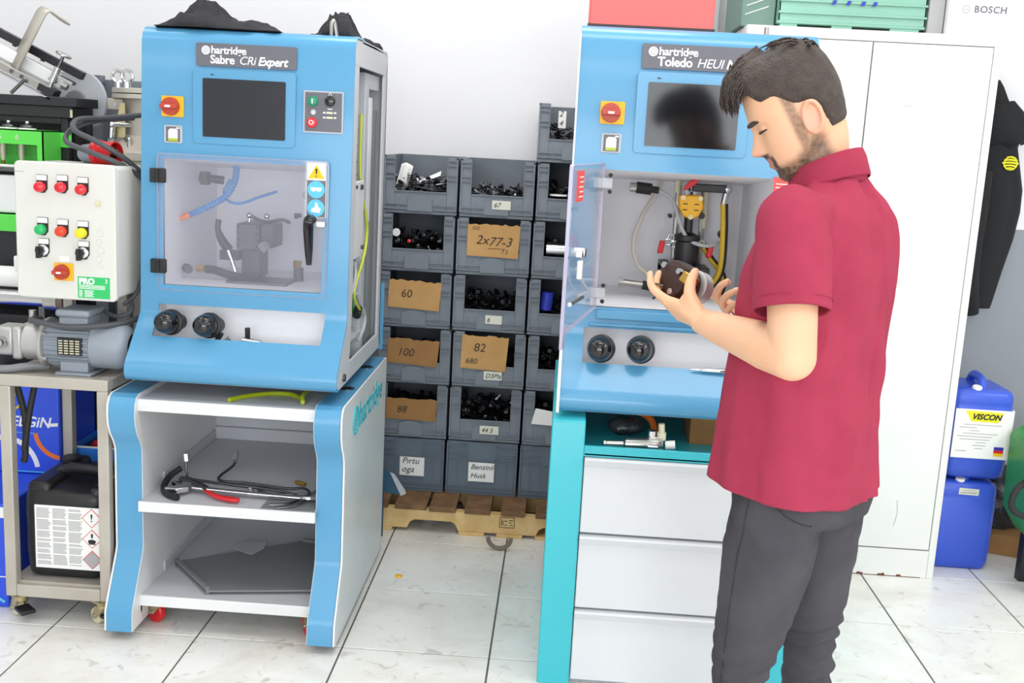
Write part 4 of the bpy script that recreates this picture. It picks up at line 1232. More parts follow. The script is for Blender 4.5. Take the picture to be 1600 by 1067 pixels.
for x, z in ((-0.917, 1.161), (-0.798, 1.160)):
    s_ = obj('selector_switch', M().lathe([(0.0165, 0), (0.0165, 0.006), (0.012, 0.008)], (x, BY - 0.003, z - 0.004), (0, -1, 0), n=18), 'steel_bright', bd_)
    obj('selector_lever', M().box(x - 0.013, x - 0.003, BY - 0.026, BY - 0.008, z - 0.026, z + 0.008).cyl((x - 0.005, BY - 0.008, z - 0.004), (x - 0.005, BY - 0.022, z - 0.004), 0.012, n=14), 'black_plastic', s_)
    obj('lamp_holder', M().prism([(x - .015, z + .030), (x + .017, z + .030), (x + .017, z - .010), (x + .008, z - .024), (x - .004, z - .024), (x - .015, z - .010)], 'y', BY - 0.003, BY), 'print_black', s_)
    obj('lamp_tag', M().box(x - 0.014, x + 0.016, BY - 0.0042, BY - 0.003, z + 0.014, z + 0.029), 'paper', s_)
FB = Frame((-0.572, -0.743, 1.589), (-0.858, BY, 1.096), 0.86)
rotary_switch(FB, bd_, -0.572, 1.589, -0.743)
obj('lamp_tag', M().box(-0.870, -0.840, BY - 0.002, BY, 1.126, 1.142), 'paper', bd_)
st_ = obj('maker_sticker', M().box(-0.818, -0.722, BY - 0.001, BY, 1.022, 1.085), 'sticker_green', bd_)
part_text('sticker_lettering', 'PRO', 0.024, (-0.814, BY - 0.0015, 1.064), 'print_white', st_, bold=0.0012)
part_text('sticker_lettering', '3', 0.018, (-0.737, BY - 0.0015, 1.068), 'print_white', st_)
ln = M()
for k in range(3):
    ln.box(-0.814, -0.736, BY - 0.0018, BY - 0.001, 1.0585 - k * 0.0045, 1.0605 - k * 0.0045)
for k in range(5):
    ln.box(-0.814, -0.804, BY - 0.0018, BY - 0.001, 1.043 - k * 0.0042, 1.045 - k * 0.0042)
    ln.box(-0.798, -0.770 - 0.004 * (k % 2), BY - 0.0018, BY - 0.001, 1.043 - k * 0.0042, 1.045 - k * 0.0042)
obj('sticker_print', ln, 'print_white', st_)
obj('door_lock', M().prism(rrect(-0.762, -0.744, 1.292, 1.310, 0.003), 'y', BY - 0.003, BY).cyl((-0.753, BY - 0.006, 1.301), (-0.753, BY - 0.003, 1.301), 0.006, n=12), 'cream_plastic', bd_)
sm_ = M()
for k, (x, z, r_) in enumerate(((-0.748, 1.215, .010), (-0.752, 1.19, .008), (-0.746, 1.165, .011), (-0.752, 1.14, .009), (-0.748, 1.12, .008))):
    sm_.ring((x, BY - 0.0003, z), (0, 1, 0), r_, 0.0012, n=16, k=4)
obj('pencil_marks', sm_, 'label_cream', bd_)
obj('corner_seam', M().box(BX0 + 0.002, BX0 + 0.03, BY - 0.0006, BY, BZ1 - 0.032, BZ1 - 0.030), 'print_grey', bd_)
tag(obj('box_cable', M().tube([(-0.73, -0.70, 1.02), (-0.705, -0.74, 0.975), (-0.74, -0.76, 0.955), (-0.79, -0.74, 0.965)], 0.007, 8, sm=6).tube([(-0.695, -0.66, 1.12), (-0.70, -0.70, 1.03), (-0.735, -0.73, 0.985)], 0.006, 8, sm=6), 'cable_dark'), 'dark cable drooping below the cream control box to the motor', 'cable')

# red industrial plug and its cables above the box
pz = 1.435
PG = thing('power_plug', (-0.80, -0.66, 1.408), 'red and grey three-phase plug lying on the control box', 'plug')
ax = V(1, -0.25, 0.06)
obj('plug_body', M().lathe([(0.020, 0), (0.027, 0.01), (0.030, 0.04), (0.036, 0.055)], (-0.885, -0.665, pz), ax, n=22), 'motor_grey', PG)
pr_ = obj('plug_shroud', M().lathe([(0.036, 0.052), (0.041, 0.056), (0.041, 0.072), (0.035, 0.075), (0.035, 0.125), (0.031, 0.125), (0.031, 0.09)], (-0.885, -0.665, pz), ax, n=28, cap=False), 'red_plastic', PG)
u_, w_ = frame_of(ax)
pn = M()
for k in range(5):
    c_ = V(-0.885, -0.665, pz) + ax.normalized() * 0.09 + (u_ * math.cos(k * 1.256) + w_ * math.sin(k * 1.256)) * 0.018
    pn.cyl(c_, c_ + ax.normalized() * 0.028, 0.0035, n=8)
obj('plug_pin', pn, 'brass', pr_)
obj('plug_floor', M().cyl(V(-0.885, -0.665, pz) + ax.normalized() * 0.085, V(-0.885, -0.665, pz) + ax.normalized() * 0.09, 0.032, n=22), 'black_plastic', pr_)
for k, pts in enumerate(([(-0.69, -0.62, 1.36), (-0.73, -0.72, 1.43), (-0.80, -0.75, 1.475), (-0.88, -0.72, 1.505), (-0.915, -0.62, 1.535), (-0.88, -0.50, 1.545), (-0.80, -0.40, 1.56)],
                         [(-0.685, -0.62, 1.35), (-0.73, -0.74, 1.41), (-0.82, -0.76, 1.445), (-0.90, -0.73, 1.470), (-0.925, -0.64, 1.505), (-0.90, -0.52, 1.535), (-0.82, -0.42, 1.55)])):
    tag(obj('power_cable', M().tube(pts, 0.0085, 8, sm=7), 'cable_dark'), 'thick dark power cable looping over the red plug, %s of two' % ('upper' if k == 0 else 'lower'), 'cable', 'cables over the plug')

# pressure vessel with eye bolts
tx, ty = -0.905, 0.0
TK = thing('pressure_vessel', (tx, ty, 0.0), 'stainless pressure vessel with eye bolts on its lid, behind the control box', 'vessel')
obj('shell', M().lathe([(0.12, 0.15), (0.185, 0.20), (0.185, 0.60), (0.195, 0.605), (0.195, 0.63), (0.185, 0.64), (0.11, 0.69), (0.11, 0.82)], (tx, ty, 0.80), (0, 0, 1), n=40), 'stainless_frame', TK)
lid = obj('lid', M().cyl((tx, ty, 1.616), (tx, ty, 1.632), 0.15, n=44).cyl((tx, ty, 1.635), (tx, ty, 1.653), 0.15, n=44), 'stainless_frame', TK, bev=0.002)
for a in (-2.75, -2.05, -1.35, -0.55, 0.24, 1.02, 1.8):
    px, py = tx + 0.128 * math.cos(a), ty + 0.128 * math.sin(a)
    obj('eye_bolt', M().cyl((px, py, 1.653), (px, py, 1.672), 0.012, n=10).ring((px, py, 1.693), (0.35 * math.sin(a * 3), 1, 0), 0.020, 0.006, n=18, k=8), 'steel_bright', lid)
obj('side_bracket', M().box(tx - 0.150, tx - 0.09, ty - 0.075, ty - 0.065, 1.575, 1.616), 'stainless_frame', TK, bev=0.004)
obj('bracket_bolt', screws(M(), [(tx - 0.118, ty - 0.075, 1.594)], 0.007, 0.006), 'steel_bright', TK)
el = obj('elbow_fitting', M().cyl((tx - 0.05, ty - 0.09, 1.525), (tx - 0.105, ty - 0.13, 1.525), 0.010, n=12).ball((tx - 0.108, ty - 0.13, 1.522), 0.014).cyl((tx - 0.108, ty - 0.13, 1.52), (tx - 0.112, ty - 0.13, 1.478), 0.011, n=12).cyl((tx - 0.112, ty - 0.13, 1.474), (tx - 0.112, ty - 0.13, 1.458), 0.013, n=6), 'steel_bright', TK)
obj('gusset', M().prism([(tx - 0.085, 1.60), (tx - 0.07, 1.60), (tx - 0.07, 1.48), (tx - 0.12, 1.48)], 'y', ty - 0.11, ty - 0.102), 'zinc', TK)
obj('steel_conduit', M().tube([(tx - 0.06, ty - 0.13, 1.475), (tx - 0.04, ty - 0.15, 1.475), (tx - 0.035, ty - 0.16, 1.44), (tx - 0.025, ty - 0.17, 1.38)], 0.009, 8, sm=5), 'steel', TK)
obj('drain_cock', M().cyl((tx - 0.085, ty - 0.13, 1.452), (tx - 0.085, ty - 0.13, 1.412), 0.011, n=10).cyl((tx - 0.085, ty - 0.13, 1.415), (tx - 0.085, ty - 0.13, 1.400), 0.015, n=10), 'steel', TK)
obj('clamp_ring', M().lathe([(0.186, 0), (0.20, 0.004), (0.20, 0.018), (0.186, 0.022)], (tx, ty, 1.40), (0, 0, 1), n=40), 'stainless_frame', TK)
obj('leg', M().box(tx - 0.13, tx - 0.10, ty + 0.09, ty + 0.12, 0, 1.02), 'stainless_frame', TK)
obj('leg', M().box(tx + 0.10, tx + 0.13, ty + 0.09, ty + 0.12, 0, 1.02), 'stainless_frame', TK)
obj('leg', M().box(tx - 0.015, tx + 0.015, ty + 0.13, ty + 0.16, 0, 1.02), 'stainless_frame', TK)

# grey plastic bin standing behind the vessel
gb = thing('plastic_bin', (-1.03, 0.35, 0.0), 'tall grey plastic bin upended behind the pressure vessel', 'bin')
obj('bin_wall', M().box(-1.225, -0.85, 0.245, 0.26, 1.30, 1.69).box(-1.225, -1.21, 0.23, 0.50, 1.30, 1.69), 'crate_grey', gb, bev=0.004)
obj('bin_rib', M().box(-1.238, -1.20, 0.215, 0.25, 1.30, 1.702).box(-1.243, -1.197, 0.211, 0.25, 1.672, 1.704).box(-1.20, -0.85, 0.235, 0.247, 1.60, 1.612), 'crate_grey', gb, bev=0.003)
obj('bin_base', M().box(-1.225, -0.85, 0.23, 0.50, 1.28, 1.30).box(-1.20, -1.17, 0.25, 0.30, 0.0, 1.28).box(-0.90, -0.87, 0.25, 0.30, 0.0, 1.28).box(-1.20, -1.17, 0.45, 0.50, 0.0, 1.28).box(-0.90, -0.87, 0.45, 0.50, 0.0, 1.28), 'crate_grey', gb)

# black framed tester with the green measuring rack
BT = thing('flow_tester', (-1.45, 0.0, 0.0), 'black framed tester with a green glass-tube rack, at the left edge', 'tester')
bx = -1.105
obj('top_slab', M().box(-2.1, bx, -0.21, -0.03, 1.575, 1.608), 'bench_black', BT, bev=0.003)
obj('lower_slab', M().box(-2.1, bx - 0.018, -0.20, -0.035, 1.537, 1.575), 'bench_black', BT, bev=0.002)
obj('rear_frame', M().box(-2.1, bx - 0.02, -0.06, -0.035, 0.0, 1.537), 'bench_black', BT)
obj('side_sheet', M().box(bx - 0.045, bx - 0.035, -0.15, -0.06, 0.0, 1.537), 'bench_black', BT)
obj('front_post', M().box(bx - 0.065, bx - 0.040, -0.19, -0.16, 0.0, 1.537).box(-2.1, bx - 0.065, -0.19, -0.16, 1.515, 1.537), 'bench_black', BT, bev=0.002)
obj('slab_mark', M().box(bx - 0.0265, bx - 0.0185, -0.2015, -0.20, 1.54, 1.566), 'cream_plastic', BT)
obj('lower_body', M().box(-2.1, bx - 0.05, -0.16, -0.06, 0.0, 0.95), 'bench_black', BT)
gy = -0.33
gr = obj('green_rack', M().box(-1.75, -1.167, gy, gy + 0.004, 1.443, 1.492).box(-1.188, -1.167, gy, gy + 0.004, 1.36, 1.443).box(-1.171, -1.167, gy, -0.20, 1.36, 1.492).box(-1.75, -1.167, gy, -0.20, 1.488, 1.492).box(-1.40, -1.19, -0.215, -0.20, 1.36, 1.44), 'green_paint', BT, smooth=0)
gq = obj('rack_ear', M().prism(rrect(-1.170, -1.128, 1.437, 1.487, 0.004), 'y', -0.205, -0.200), 'green_paint', gr)
obj('ear_ring', M().ring((-1.146, -0.207, 1.463), (0, 1, 0), 0.009, 0.0025, n=18, k=6), 'steel_bright', gq)
obj('ear_hole', M().cyl((-1.146, -0.2065, 1.463), (-1.146, -0.2055, 1.463), 0.008, n=14), 'print_black', gq)
for k, x in enumerate((-1.375, -1.31, -1.245)):
    c_ = obj('tube_cap', M().lathe([(0.026, 0), (0.026, 0.006), (0.022, 0.008), (0.020, 0.014), (0.008, 0.018), (0.005, 0.022)], (x, gy + 0.05, 1.492), (0, 0, 1), n=20), 'steel_dark', gr)
    obj('cap_pin', M().cyl((x, gy + 0.05, 1.510), (x, gy + 0.05, 1.520), 0.005, n=10), 'paper', c_)
    obj('cap_seal', M().cyl((x, gy + 0.05, 1.4925), (x, gy + 0.05, 1.497), 0.0285, n=20), 'paper', c_)
    g_ = obj('glass_tube', M().cyl((x - 0.022, gy + 0.05, 1.405), (x - 0.022, gy + 0.05, 1.492), 0.017, n=18), 'clear_glass', gr)
    obj('tube_core', M().cyl((x - 0.022, gy + 0.05, 1.405), (x - 0.022, gy + 0.05, 1.45), 0.010, n=12).cyl((x - 0.022, gy + 0.05, 1.385), (x - 0.022, gy + 0.05, 1.405), 0.006, 0.009, n=10), 'cream_plastic', g_)
    obj('tube_tip', M().cyl((x - 0.022, gy + 0.05, 1.362), (x - 0.022, gy + 0.05, 1.385), 0.003, 0.006, n=10), 'brass', g_)
obj('rack_screw', screws(M(), [(-1.173, -0.205, 1.425)], 0.006, 0.006), 'print_black', gr)
part_text('rack_number', '6', 0.026, (-1.262, gy - 0.001, 1.458), 'label_cream', gr)
part_text('rack_number', '5', 0.026, (-1.322, gy - 0.001, 1.458), 'label_cream', gr)
wp_ = obj('white_fascia', M().box(-1.75, -1.10, -0.36, -0.34, 1.213, 1.340), 'white_enamel', BT, bev=0.006)
obj('fascia_rail', M().box(-1.75, -1.12, -0.37, -0.345, 1.352, 1.368), 'steel_dark', BT, bev=0.003)
obj('fascia_cap', M().box(-1.75, -1.12, -0.365, -0.33, 1.368, 1.374), 'paper', BT)
obj('fascia_mark', M().box(-1.235, -1.215, -0.3615, -0.36, 1.316, 1.322).box(-1.23, -1.21, -0.3615, -0.36, 1.216, 1.222), 'print_black', BT)
obj('green_rail', M().box(-1.75, -1.10, -0.375, -0.34, 1.152, 1.208), 'green_paint', BT, bev=0.002)
obj('dark_door', M().box(-1.75, -1.10, -0.34, -0.33, 1.03, 1.150), 'binder_blue', BT)
obj('dark_stripe', M().box(-1.75, -1.215, -0.345, -0.34, 1.02, 1.150), 'bench_black', BT)
obj('tester_shelf', M().box(-1.75, -1.06, -0.40, -0.13, 0.86, 0.872).box(-1.75, -1.06, -0.33, -0.32, 0.95, 1.03), 'bench_black', BT)

# pale paper wad and chrome cylinders beside the pump
pw = M()
def fnp(i, j):
    a, b = i / 17, j / 11
    return V(-1.32 + a * 0.26, -0.47 + b * 0.10, 1.0 + 0.030 * (1 - abs(b - .5) * 1.6) + 0.012 * noise.noise(V(a * 4, b * 5, 1)) + 0.02 * a)
pw.grid(fnp, 18, 12)
pwo = tag(obj('paper_roll', M().lathe([(0.030, 0), (0.034, 0.003), (0.034, 0.30), (0.030, 0.303)], (-1.36, -0.46, 1.012), (1, 0, 0), n=26).box(-1.20, -1.055, -0.49, -0.43, 1.035, 1.085), 'paper', bev=0.006), 'white paper roll on the black tester shelf at the left edge', 'paper')
cc = thing('filter_cylinder', (-1.15, -0.47, 0.872), 'chrome filter cylinder lying below the paper roll at the left edge', 'cylinder')
obj('cylinder_body', M().cyl((-1.40, -0.47, 0.945), (-1.095, -0.47, 0.945), 0.026, n=24), 'steel_bright', cc)
obj('end_collar', M().cyl((-1.10, -0.47, 0.943), (-1.055, -0.47, 0.943), 0.036, n=26), 'steel', cc)
obj('end_plug', M().cyl((-1.055, -0.47, 0.943), (-1.035, -0.47, 0.943), 0.034, n=26), 'debris_brown', cc)
obj('cylinder_rest', M().box(-1.36, -1.33, -0.49, -0.45, 0.872, 0.922).box(-1.12, -1.10, -0.49, -0.45, 0.872, 0.922), 'steel_dark', cc)

# clamping fixture on top of the black tester
FX = thing('clamp_fixture', (-1.25, -0.1, 1.608), 'steel clamping fixture with a bent arm and round knob on the black tester', 'fixture')
fy = -0.17
dirn = V(0.907, 0, -0.42)
nrm = V(0.42, 0, 0.907)
o0 = V(-1.275, fy, 1.668)
def bar(u0, u1, n0, n1, y0, y1):
    vs = []
    for y in (y0, y1):
        for u, n in ((u0, n0), (u1, n0), (u1, n1), (u0, n1)):
            p = o0 + dirn * u + nrm * n
            vs.append((p.x, y, p.z))
    return vs, [(0, 1, 2, 3), (4, 7, 6, 5), (0, 4, 5, 1), (1, 5, 6, 2), (2, 6, 7, 3), (3, 7, 4, 0)]
obj('rear_bar', M().add(*bar(-0.40, 0.125, 0.062, 0.090, fy + 0.06, fy + 0.09)), 'bench_black', FX, bev=0.002)
obj('base_rail', M().add(*bar(-0.40, 0.075, -0.022, 0.004, fy - 0.03, fy + 0.02)), 'steel', FX, bev=0.002)
obj('rail_foot', M().add(*bar(0.04, 0.100, -0.024, 0.002, fy - 0.032, fy + 0.022)), 'bench_black', FX, bev=0.002)
obj('rail_strip', M().add(*bar(-0.30, 0.10, -0.034, -0.028, fy - 0.04, fy + 0.03)), 'steel_bright', FX)
obj('white_block', M().add(*bar(-0.25, 0.09, 0.004, 0.050, fy + 0.02, fy + 0.055)), 'white_enamel', FX, bev=0.006)
arm = [(-1.262, 1.690), (-1.155, 1.893), (-1.146, 1.900), (-1.134, 1.901), (-1.066, 1.864)]
am = M()
th = 0.006
y0, y1 = fy - 0.055, fy + 0.0
A = [V(-1.318, 0, 1.690), V(-1.222, 0, 1.868), V(-1.212, 0, 1.884), V(-1.200, 0, 1.893), V(-1.186, 0, 1.890), V(-1.130, 0, 1.850)]
def fna(i, j):
    return V(A[i].x - 0.055 * j, fy - 0.02 + 0.055 * j, A[i].z + 0.018 * j)
am.grid(fna, len(A), 2)
ao = obj('bent_arm', am, 'stainless_frame', FX, smooth=60)
sm2 = ao.modifiers.new('sheet', 'SOLIDIFY'); sm2.thickness = 0.007; sm2.offset = 0
kb = o0 + dirn * 0.066
obj('clamp_screw', M().cyl(kb + nrm * -0.01, kb + nrm * 0.03, 0.008, n=12).cyl(kb + nrm * 0.03, kb + nrm * 0.075, 0.0125, n=14).cyl(kb + nrm * 0.022, kb + nrm * 0.03, 0.016, n=14), 'steel_bright', FX)
obj('clamp_knob', M().cyl(kb + nrm * 0.118, kb + nrm * 0.127, 0.027, n=24), 'steel', FX, bev=0.002)
obj('knob_shaft', M().cyl(kb + nrm * 0.07, kb + nrm * 0.12, 0.006, n=10), 'steel_dark', FX)
obj('lock_nut', M().cyl(o0 + dirn * 0.11 + nrm * 0.03 + V(0, -0.02, 0), o0 + dirn * 0.13 + nrm * 0.03 + V(0, -0.02, 0), 0.012, n=6).add(*bar(0.085, 0.14, 0.045, 0.055, fy - 0.02, fy + 0.01)), 'steel_bright', FX)
obj('stop_pin', M().cyl(o0 + dirn * -0.005 + nrm * -0.012 + V(0, -0.04, 0), o0 + dirn * -0.03 + nrm * -0.075 + V(0, -0.04, 0), 0.006, n=10), 'steel_dark', FX)
obj('bar_screw', M().cyl(o0 + dirn * -0.03 + nrm * 0.055 + V(0, 0.08, 0), o0 + dirn * -0.03 + nrm * 0.08 + V(0, 0.08, 0), 0.008, n=8).cyl(o0 + dirn * -0.14 + nrm * 0.055 + V(0, 0.08, 0), o0 + dirn * -0.14 + nrm * 0.08 + V(0, 0.08, 0), 0.008, n=8), 'black_plastic', FX)
obj('rail_screw', screws(M(), [(-1.300, fy - 0.03, 1.670), (-1.335, fy - 0.03, 1.686)], 0.007, 0.003), 'steel_dark', FX)
obj('support_leg', M().cyl((-1.52, fy, 1.608), (-1.52, fy, 1.76), 0.010, n=10).cyl((-1.52, fy + 0.075, 1.608), (-1.52, fy + 0.075, 1.83), 0.010, n=10), 'bench_black', FX)
dk = thing('grinding_disc', (-1.21, 0.03, 0.0), 'pale grey grinding disc leaning behind the clamping fixture', 'disc')
obj('disc', M().lathe([(0.012, -0.008), (0.112, -0.008), (0.116, 0.0), (0.112, 0.008), (0.012, 0.008)], (-1.212, 0.03, 1.600), (0, 1, 0.0), n=44), 'bracket_grey', dk)
obj('disc_hub', M().lathe([(0.040, 0), (0.036, 0.012)], (-1.212, 0.022, 1.600), (0, -1, 0), n=24), 'panel_grey', dk)
obj('disc_stand', M().box(-1.222, -1.202, 0.04, 0.06, 0.0, 1.60).box(-1.26, -1.17, 0.0, 0.10, 0.0, 0.02), 'bench_black', dk)

# blue cartons behind the cart
for x0, x1, y0, y1, z0, z1, lab, nm in ((-1.55, -1.088, -0.80, -0.38, 0.0, 0.345, 'blue printed carton on the floor at the left edge, below another', 'lower'),
                                    (-1.45, -1.054, -0.50, -0.22, 0.346, 0.655, 'blue carton printed with white letters and an orange arc, seen through the cart', 'upper')):
    c_ = thing('oil_carton', ((x0 + x1) / 2, (y0 + y1) / 2, z0), lab, 'carton')
    obj('box', M().box(x0, x1, y0, y1, z0, z1), 'carton_blue', c_, bev=0.006)
    if nm == 'upper':
        part_text('carton_lettering', 'ELGiN', 0.050, (-1.222, y0 - 0.001, 0.512), 'print_white', c_, shear=0.25, bold=0.001)
        obj('carton_bar', M().prism([(-1.095, 0.515), (-1.060, 0.518), (-1.058, 0.530), (-1.093, 0.526)], 'y', y0 - 0.001, y0), 'print_white', c_)
        def arc(cx, cz, r0, r1, a0, a1, n=20):
            o_ = [(cx + r1 * math.cos(a0 + (a1 - a0) * k / n), cz + r1 * math.sin(a0 + (a1 - a0) * k / n)) for k in range(n + 1)]
            i_ = [(cx + r0 * math.cos(a0 + (a1 - a0) * k / n), cz + r0 * math.sin(a0 + (a1 - a0) * k / n)) for k in range(n, -1, -1)]
            return M().prism(o_ + i_, 'y', y0 - 0.001, y0)
        obj('carton_ring', arc(-1.245, 0.355, 0.105, 0.122, 0.15, 1.9), 'print_white', c_)
        obj('carton_arc', arc(-1.045, 0.50, 0.085, 0.10, 3.25, 4.6), 'orange_tip', c_)
        obj('carton_loop', M().tube([(-1.222, y0 - 0.001, 0.595), (-1.195, y0 - 0.001, 0.628), (-1.178, y0 - 0.001, 0.606), (-1.20, y0 - 0.001, 0.573), (-1.222, y0 - 0.001, 0.595)], 0.004, 6, sm=5), 'print_yellow', c_)
        obj('carton_rule', M().box(-1.24, -1.14, y0 - 0.001, y0, 0.488, 0.4905), 'sticker_blue', c_)
        obj('carton_rule', M().box(-1.24, -1.11, y0 - 0.001, y0, 0.352, 0.356), 'sticker_blue', c_)
        pass
    else:
        part_text('carton_lettering', 'il', 0.05, (-1.145, y0 - 0.001, 0.115), 'print_white', c_, shear=0.25, bold=0.001)
        obj('carton_rule', M().box(-1.30, -1.095, y0 - 0.001, y0, 0.103, 0.106), 'print_white', c_)
        obj('carton_band', M().box(-1.55, -1.089, y0 - 0.001, y0, 0.30, 0.335), 'print_white', c_)
        obj('carton_loop', M().tube([(-1.10, y0 - 0.001, 0.02), (-1.13, y0 - 0.001, 0.035), (-1.16, y0 - 0.001, 0.03)], 0.005, 6, sm=5), 'sticker_blue', c_)
# open blue carton with red leads
oc = thing('open_carton', (-0.90, -0.31, 0.0), 'open blue carton holding red leads, behind the black canister', 'carton')
X_0, X_1, Y_0, Y_1, Z_1 = -1.048, -0.77, -0.442, -0.17, 0.432
obj('carton_wall', M().box(X_0, X_1, Y_0, Y_0 + 0.006, 0, Z_1).box(X_0, X_1, Y_1 - 0.006, Y_1, 0, Z_1 + 0.02).box(X_0, X_0 + 0.006, Y_0, Y_1, 0, Z_1).box(X_1 - 0.006, X_1, Y_0, Y_1, 0, Z_1), 'carton_sky', oc)
obj('carton_rim', M().box(X_0, X_1, Y_0 - 0.002, Y_0 + 0.008, Z_1, Z_1 + 0.004), 'paper', oc)
obj('carton_rim', M().box(X_0, X_1, Y_1 - 0.008, Y_1, Z_1 + 0.02, Z_1 + 0.026), 'paper', oc)
obj('inner_tray', M().box(X_0 + 0.006, X_1 - 0.006, Y_0 + 0.006, Y_1 - 0.006, Z_1 - 0.03, Z_1 - 0.02), 'black_plastic', oc)
zr = Z_1 - 0.012
tag(obj('red_leads', M().tube([(-0.995, -0.38, zr), (-0.975, -0.30, zr + 0.004), (-0.935, -0.28, zr), (-0.905, -0.36, zr + 0.004), (-0.945, -0.40, zr), (-0.995, -0.36, zr + 0.006), (-0.94, -0.33, zr + 0.010), (-0.87, -0.30, zr + 0.006), (-0.80, -0.31, zr), (-0.79, -0.37, zr), (-0.85, -0.395, zr + 0.004), (-0.88, -0.34, zr + 0.010)], 0.0075, 8, sm=8), 'red_plastic'), 'coiled red jump leads in the open blue carton', 'cable')
tag(obj('dark_case', M().prism([(-1.03, 0.0), (-0.95, 0.0), (-0.95, 0.70), (-1.005, 0.70)], 'y', -0.14, 0.05), 'cable_dark', bev=0.01), 'dark grey case standing upright behind the open carton', 'case')
tag(obj('blue_binder', M().box(-0.935, -0.895, -0.14, 0.08, 0.0, 0.70), 'binder_blue', bev=0.005), 'tall dark blue binder standing behind the open carton', 'binder')
sb = thing('spray_bottle', (-0.80, -0.06, 0.44), 'small bottle with a red trigger behind the open carton', 'bottle')
obj('bottle', M().lathe([(0.030, 0), (0.032, 0.01), (0.030, 0.09), (0.012, 0.12), (0.012, 0.14)], (-0.80, -0.06, 0.44), (0, 0, 1), n=18), 'bracket_grey', sb)
obj('trigger', M().box(-0.845, -0.775, -0.075, -0.045, 0.58, 0.605).box(-0.84, -0.83, -0.07, -0.05, 0.545, 0.58), 'red_plastic', sb, bev=0.004)
tag(obj('wood_stool', M().box(-0.88, -0.74, -0.13, 0.02, 0.42, 0.44).box(-0.87, -0.85, -0.12, -0.10, 0, 0.42).box(-0.77, -0.75, -0.12, -0.10, 0, 0.42).box(-0.87, -0.85, -0.01, 0.01, 0, 0.42).box(-0.77, -0.75, -0.01, 0.01, 0, 0.42), 'bench_black'), 'low black stool under the small bottle, behind the open carton', 'stool')
tag(obj('black_drain_hose', M().tube([(-1.02, -0.84, 0.745), (-1.00, -0.835, 0.64), (-1.005, -0.83, 0.52), (-1.012, -0.83, 0.50)], 0.010, 8, sm=5).tube([(-0.965, -0.83, 0.76), (-0.985, -0.835, 0.66), (-1.005, -0.835, 0.54)], 0.010, 8, sm=5), 'black_rubber'), 'black drain hoses hanging inside the cart frame', 'hose')

# black jerrycan standing in the cart
def canister(name, x0, x1, y0, y1, z0, h, material, label, group=None):
    """rounded plastic canister with carrying handle and screw cap"""
    c_ = thing(name, ((x0 + x1) / 2, (y0 + y1) / 2, z0), label, 'canister', group)
    cx, cy = (x0 + x1) / 2, (y0 + y1) / 2
    hw, hd = (x1 - x0) / 2, (y1 - y0) / 2
    rings = []
    for s_, z in ((0.86, 0.0), (0.95, 0.012), (0.985, 0.04), (0.985, 0.06), (1.0, 0.075), (1.0, h * 0.70), (0.985, h * 0.715), (1.0, h * 0.73), (0.985, h * 0.80), (0.94, h * 0.835), (0.84, h * 0.855), (0.6, h * 0.86)):
        rings.append([V(cx + (px) * s_, cy + (py) * s_, z0 + z) for px, py in rrect(-hw, hw, -hd, hd, min(hw, hd) * 0.30, 4)])
    obj('shell', M().loft(rings), material, c_, smooth=50)
    return c_
JX0, JX1, JY0, JY1 = -1.016, -0.762, -0.842, -0.50
j1 = canister('oil_canister', JX0, JX1, JY0, JY1, 0.128, 0.335, 'black_plastic', 'black plastic canister with a white hazard label, inside the steel cart')
hz_ = 0.128 + 0.278
obj('shoulder', M().box(JX0 + 0.01, JX0 + 0.085, JY0 + 0.012, JY1 - 0.02, hz_ - 0.03, hz_ + 0.030).box(JX1 - 0.05, JX1 - 0.01, JY0 + 0.012, JY1 - 0.02, hz_ - 0.03, hz_ + 0.022), 'black_plastic', j1, bev=0.018, seg=3)
obj('carry_handle', M().tube([(JX0 + 0.055, -0.70, hz_ + 0.015), (JX0 + 0.085, -0.70, hz_ + 0.034), (-0.88, -0.70, hz_ + 0.038), (JX1 - 0.05, -0.70, hz_ + 0.030), (JX1 - 0.02, -0.70, hz_ + 0.010)], 0.013, 10, sm=5, flat=1.5), 'black_plastic', j1)
obj('screw_cap', M().lathe([(0.030, 0), (0.030, 0.022), (0.027, 0.026)], (JX0 + 0.05, -0.60, hz_ + 0.02), (0, 0, 1), n=22), 'black_plastic', j1)
obj('worn_sticker', M().box(-0.925, -0.855, -0.815, -0.785, hz_ + 0.004, hz_ + 0.006), 'zinc', j1)
lx0, lx1, lz0, lz1, ly = -0.975, -0.765, 0.165, 0.368, JY0 - 0.0012
lab_ = obj('hazard_label', M().box(lx0, lx1, ly, ly + 0.003, lz0, lz1), 'paper', j1)
ln = M()
for c in range(3):
    xa = lx0 + 0.006 + c * 0.050
    for k in range(44):
        if k % 9 == 8 or random.random() < 0.06:
            continue
        ln.box(xa, xa + 0.044 - random.random() * 0.008, ly - 0.0006, ly, lz0 + 0.012 + k * 0.0042, lz0 + 0.0142 + k * 0.0042)
obj('label_print', ln, 'print_grey', lab_)
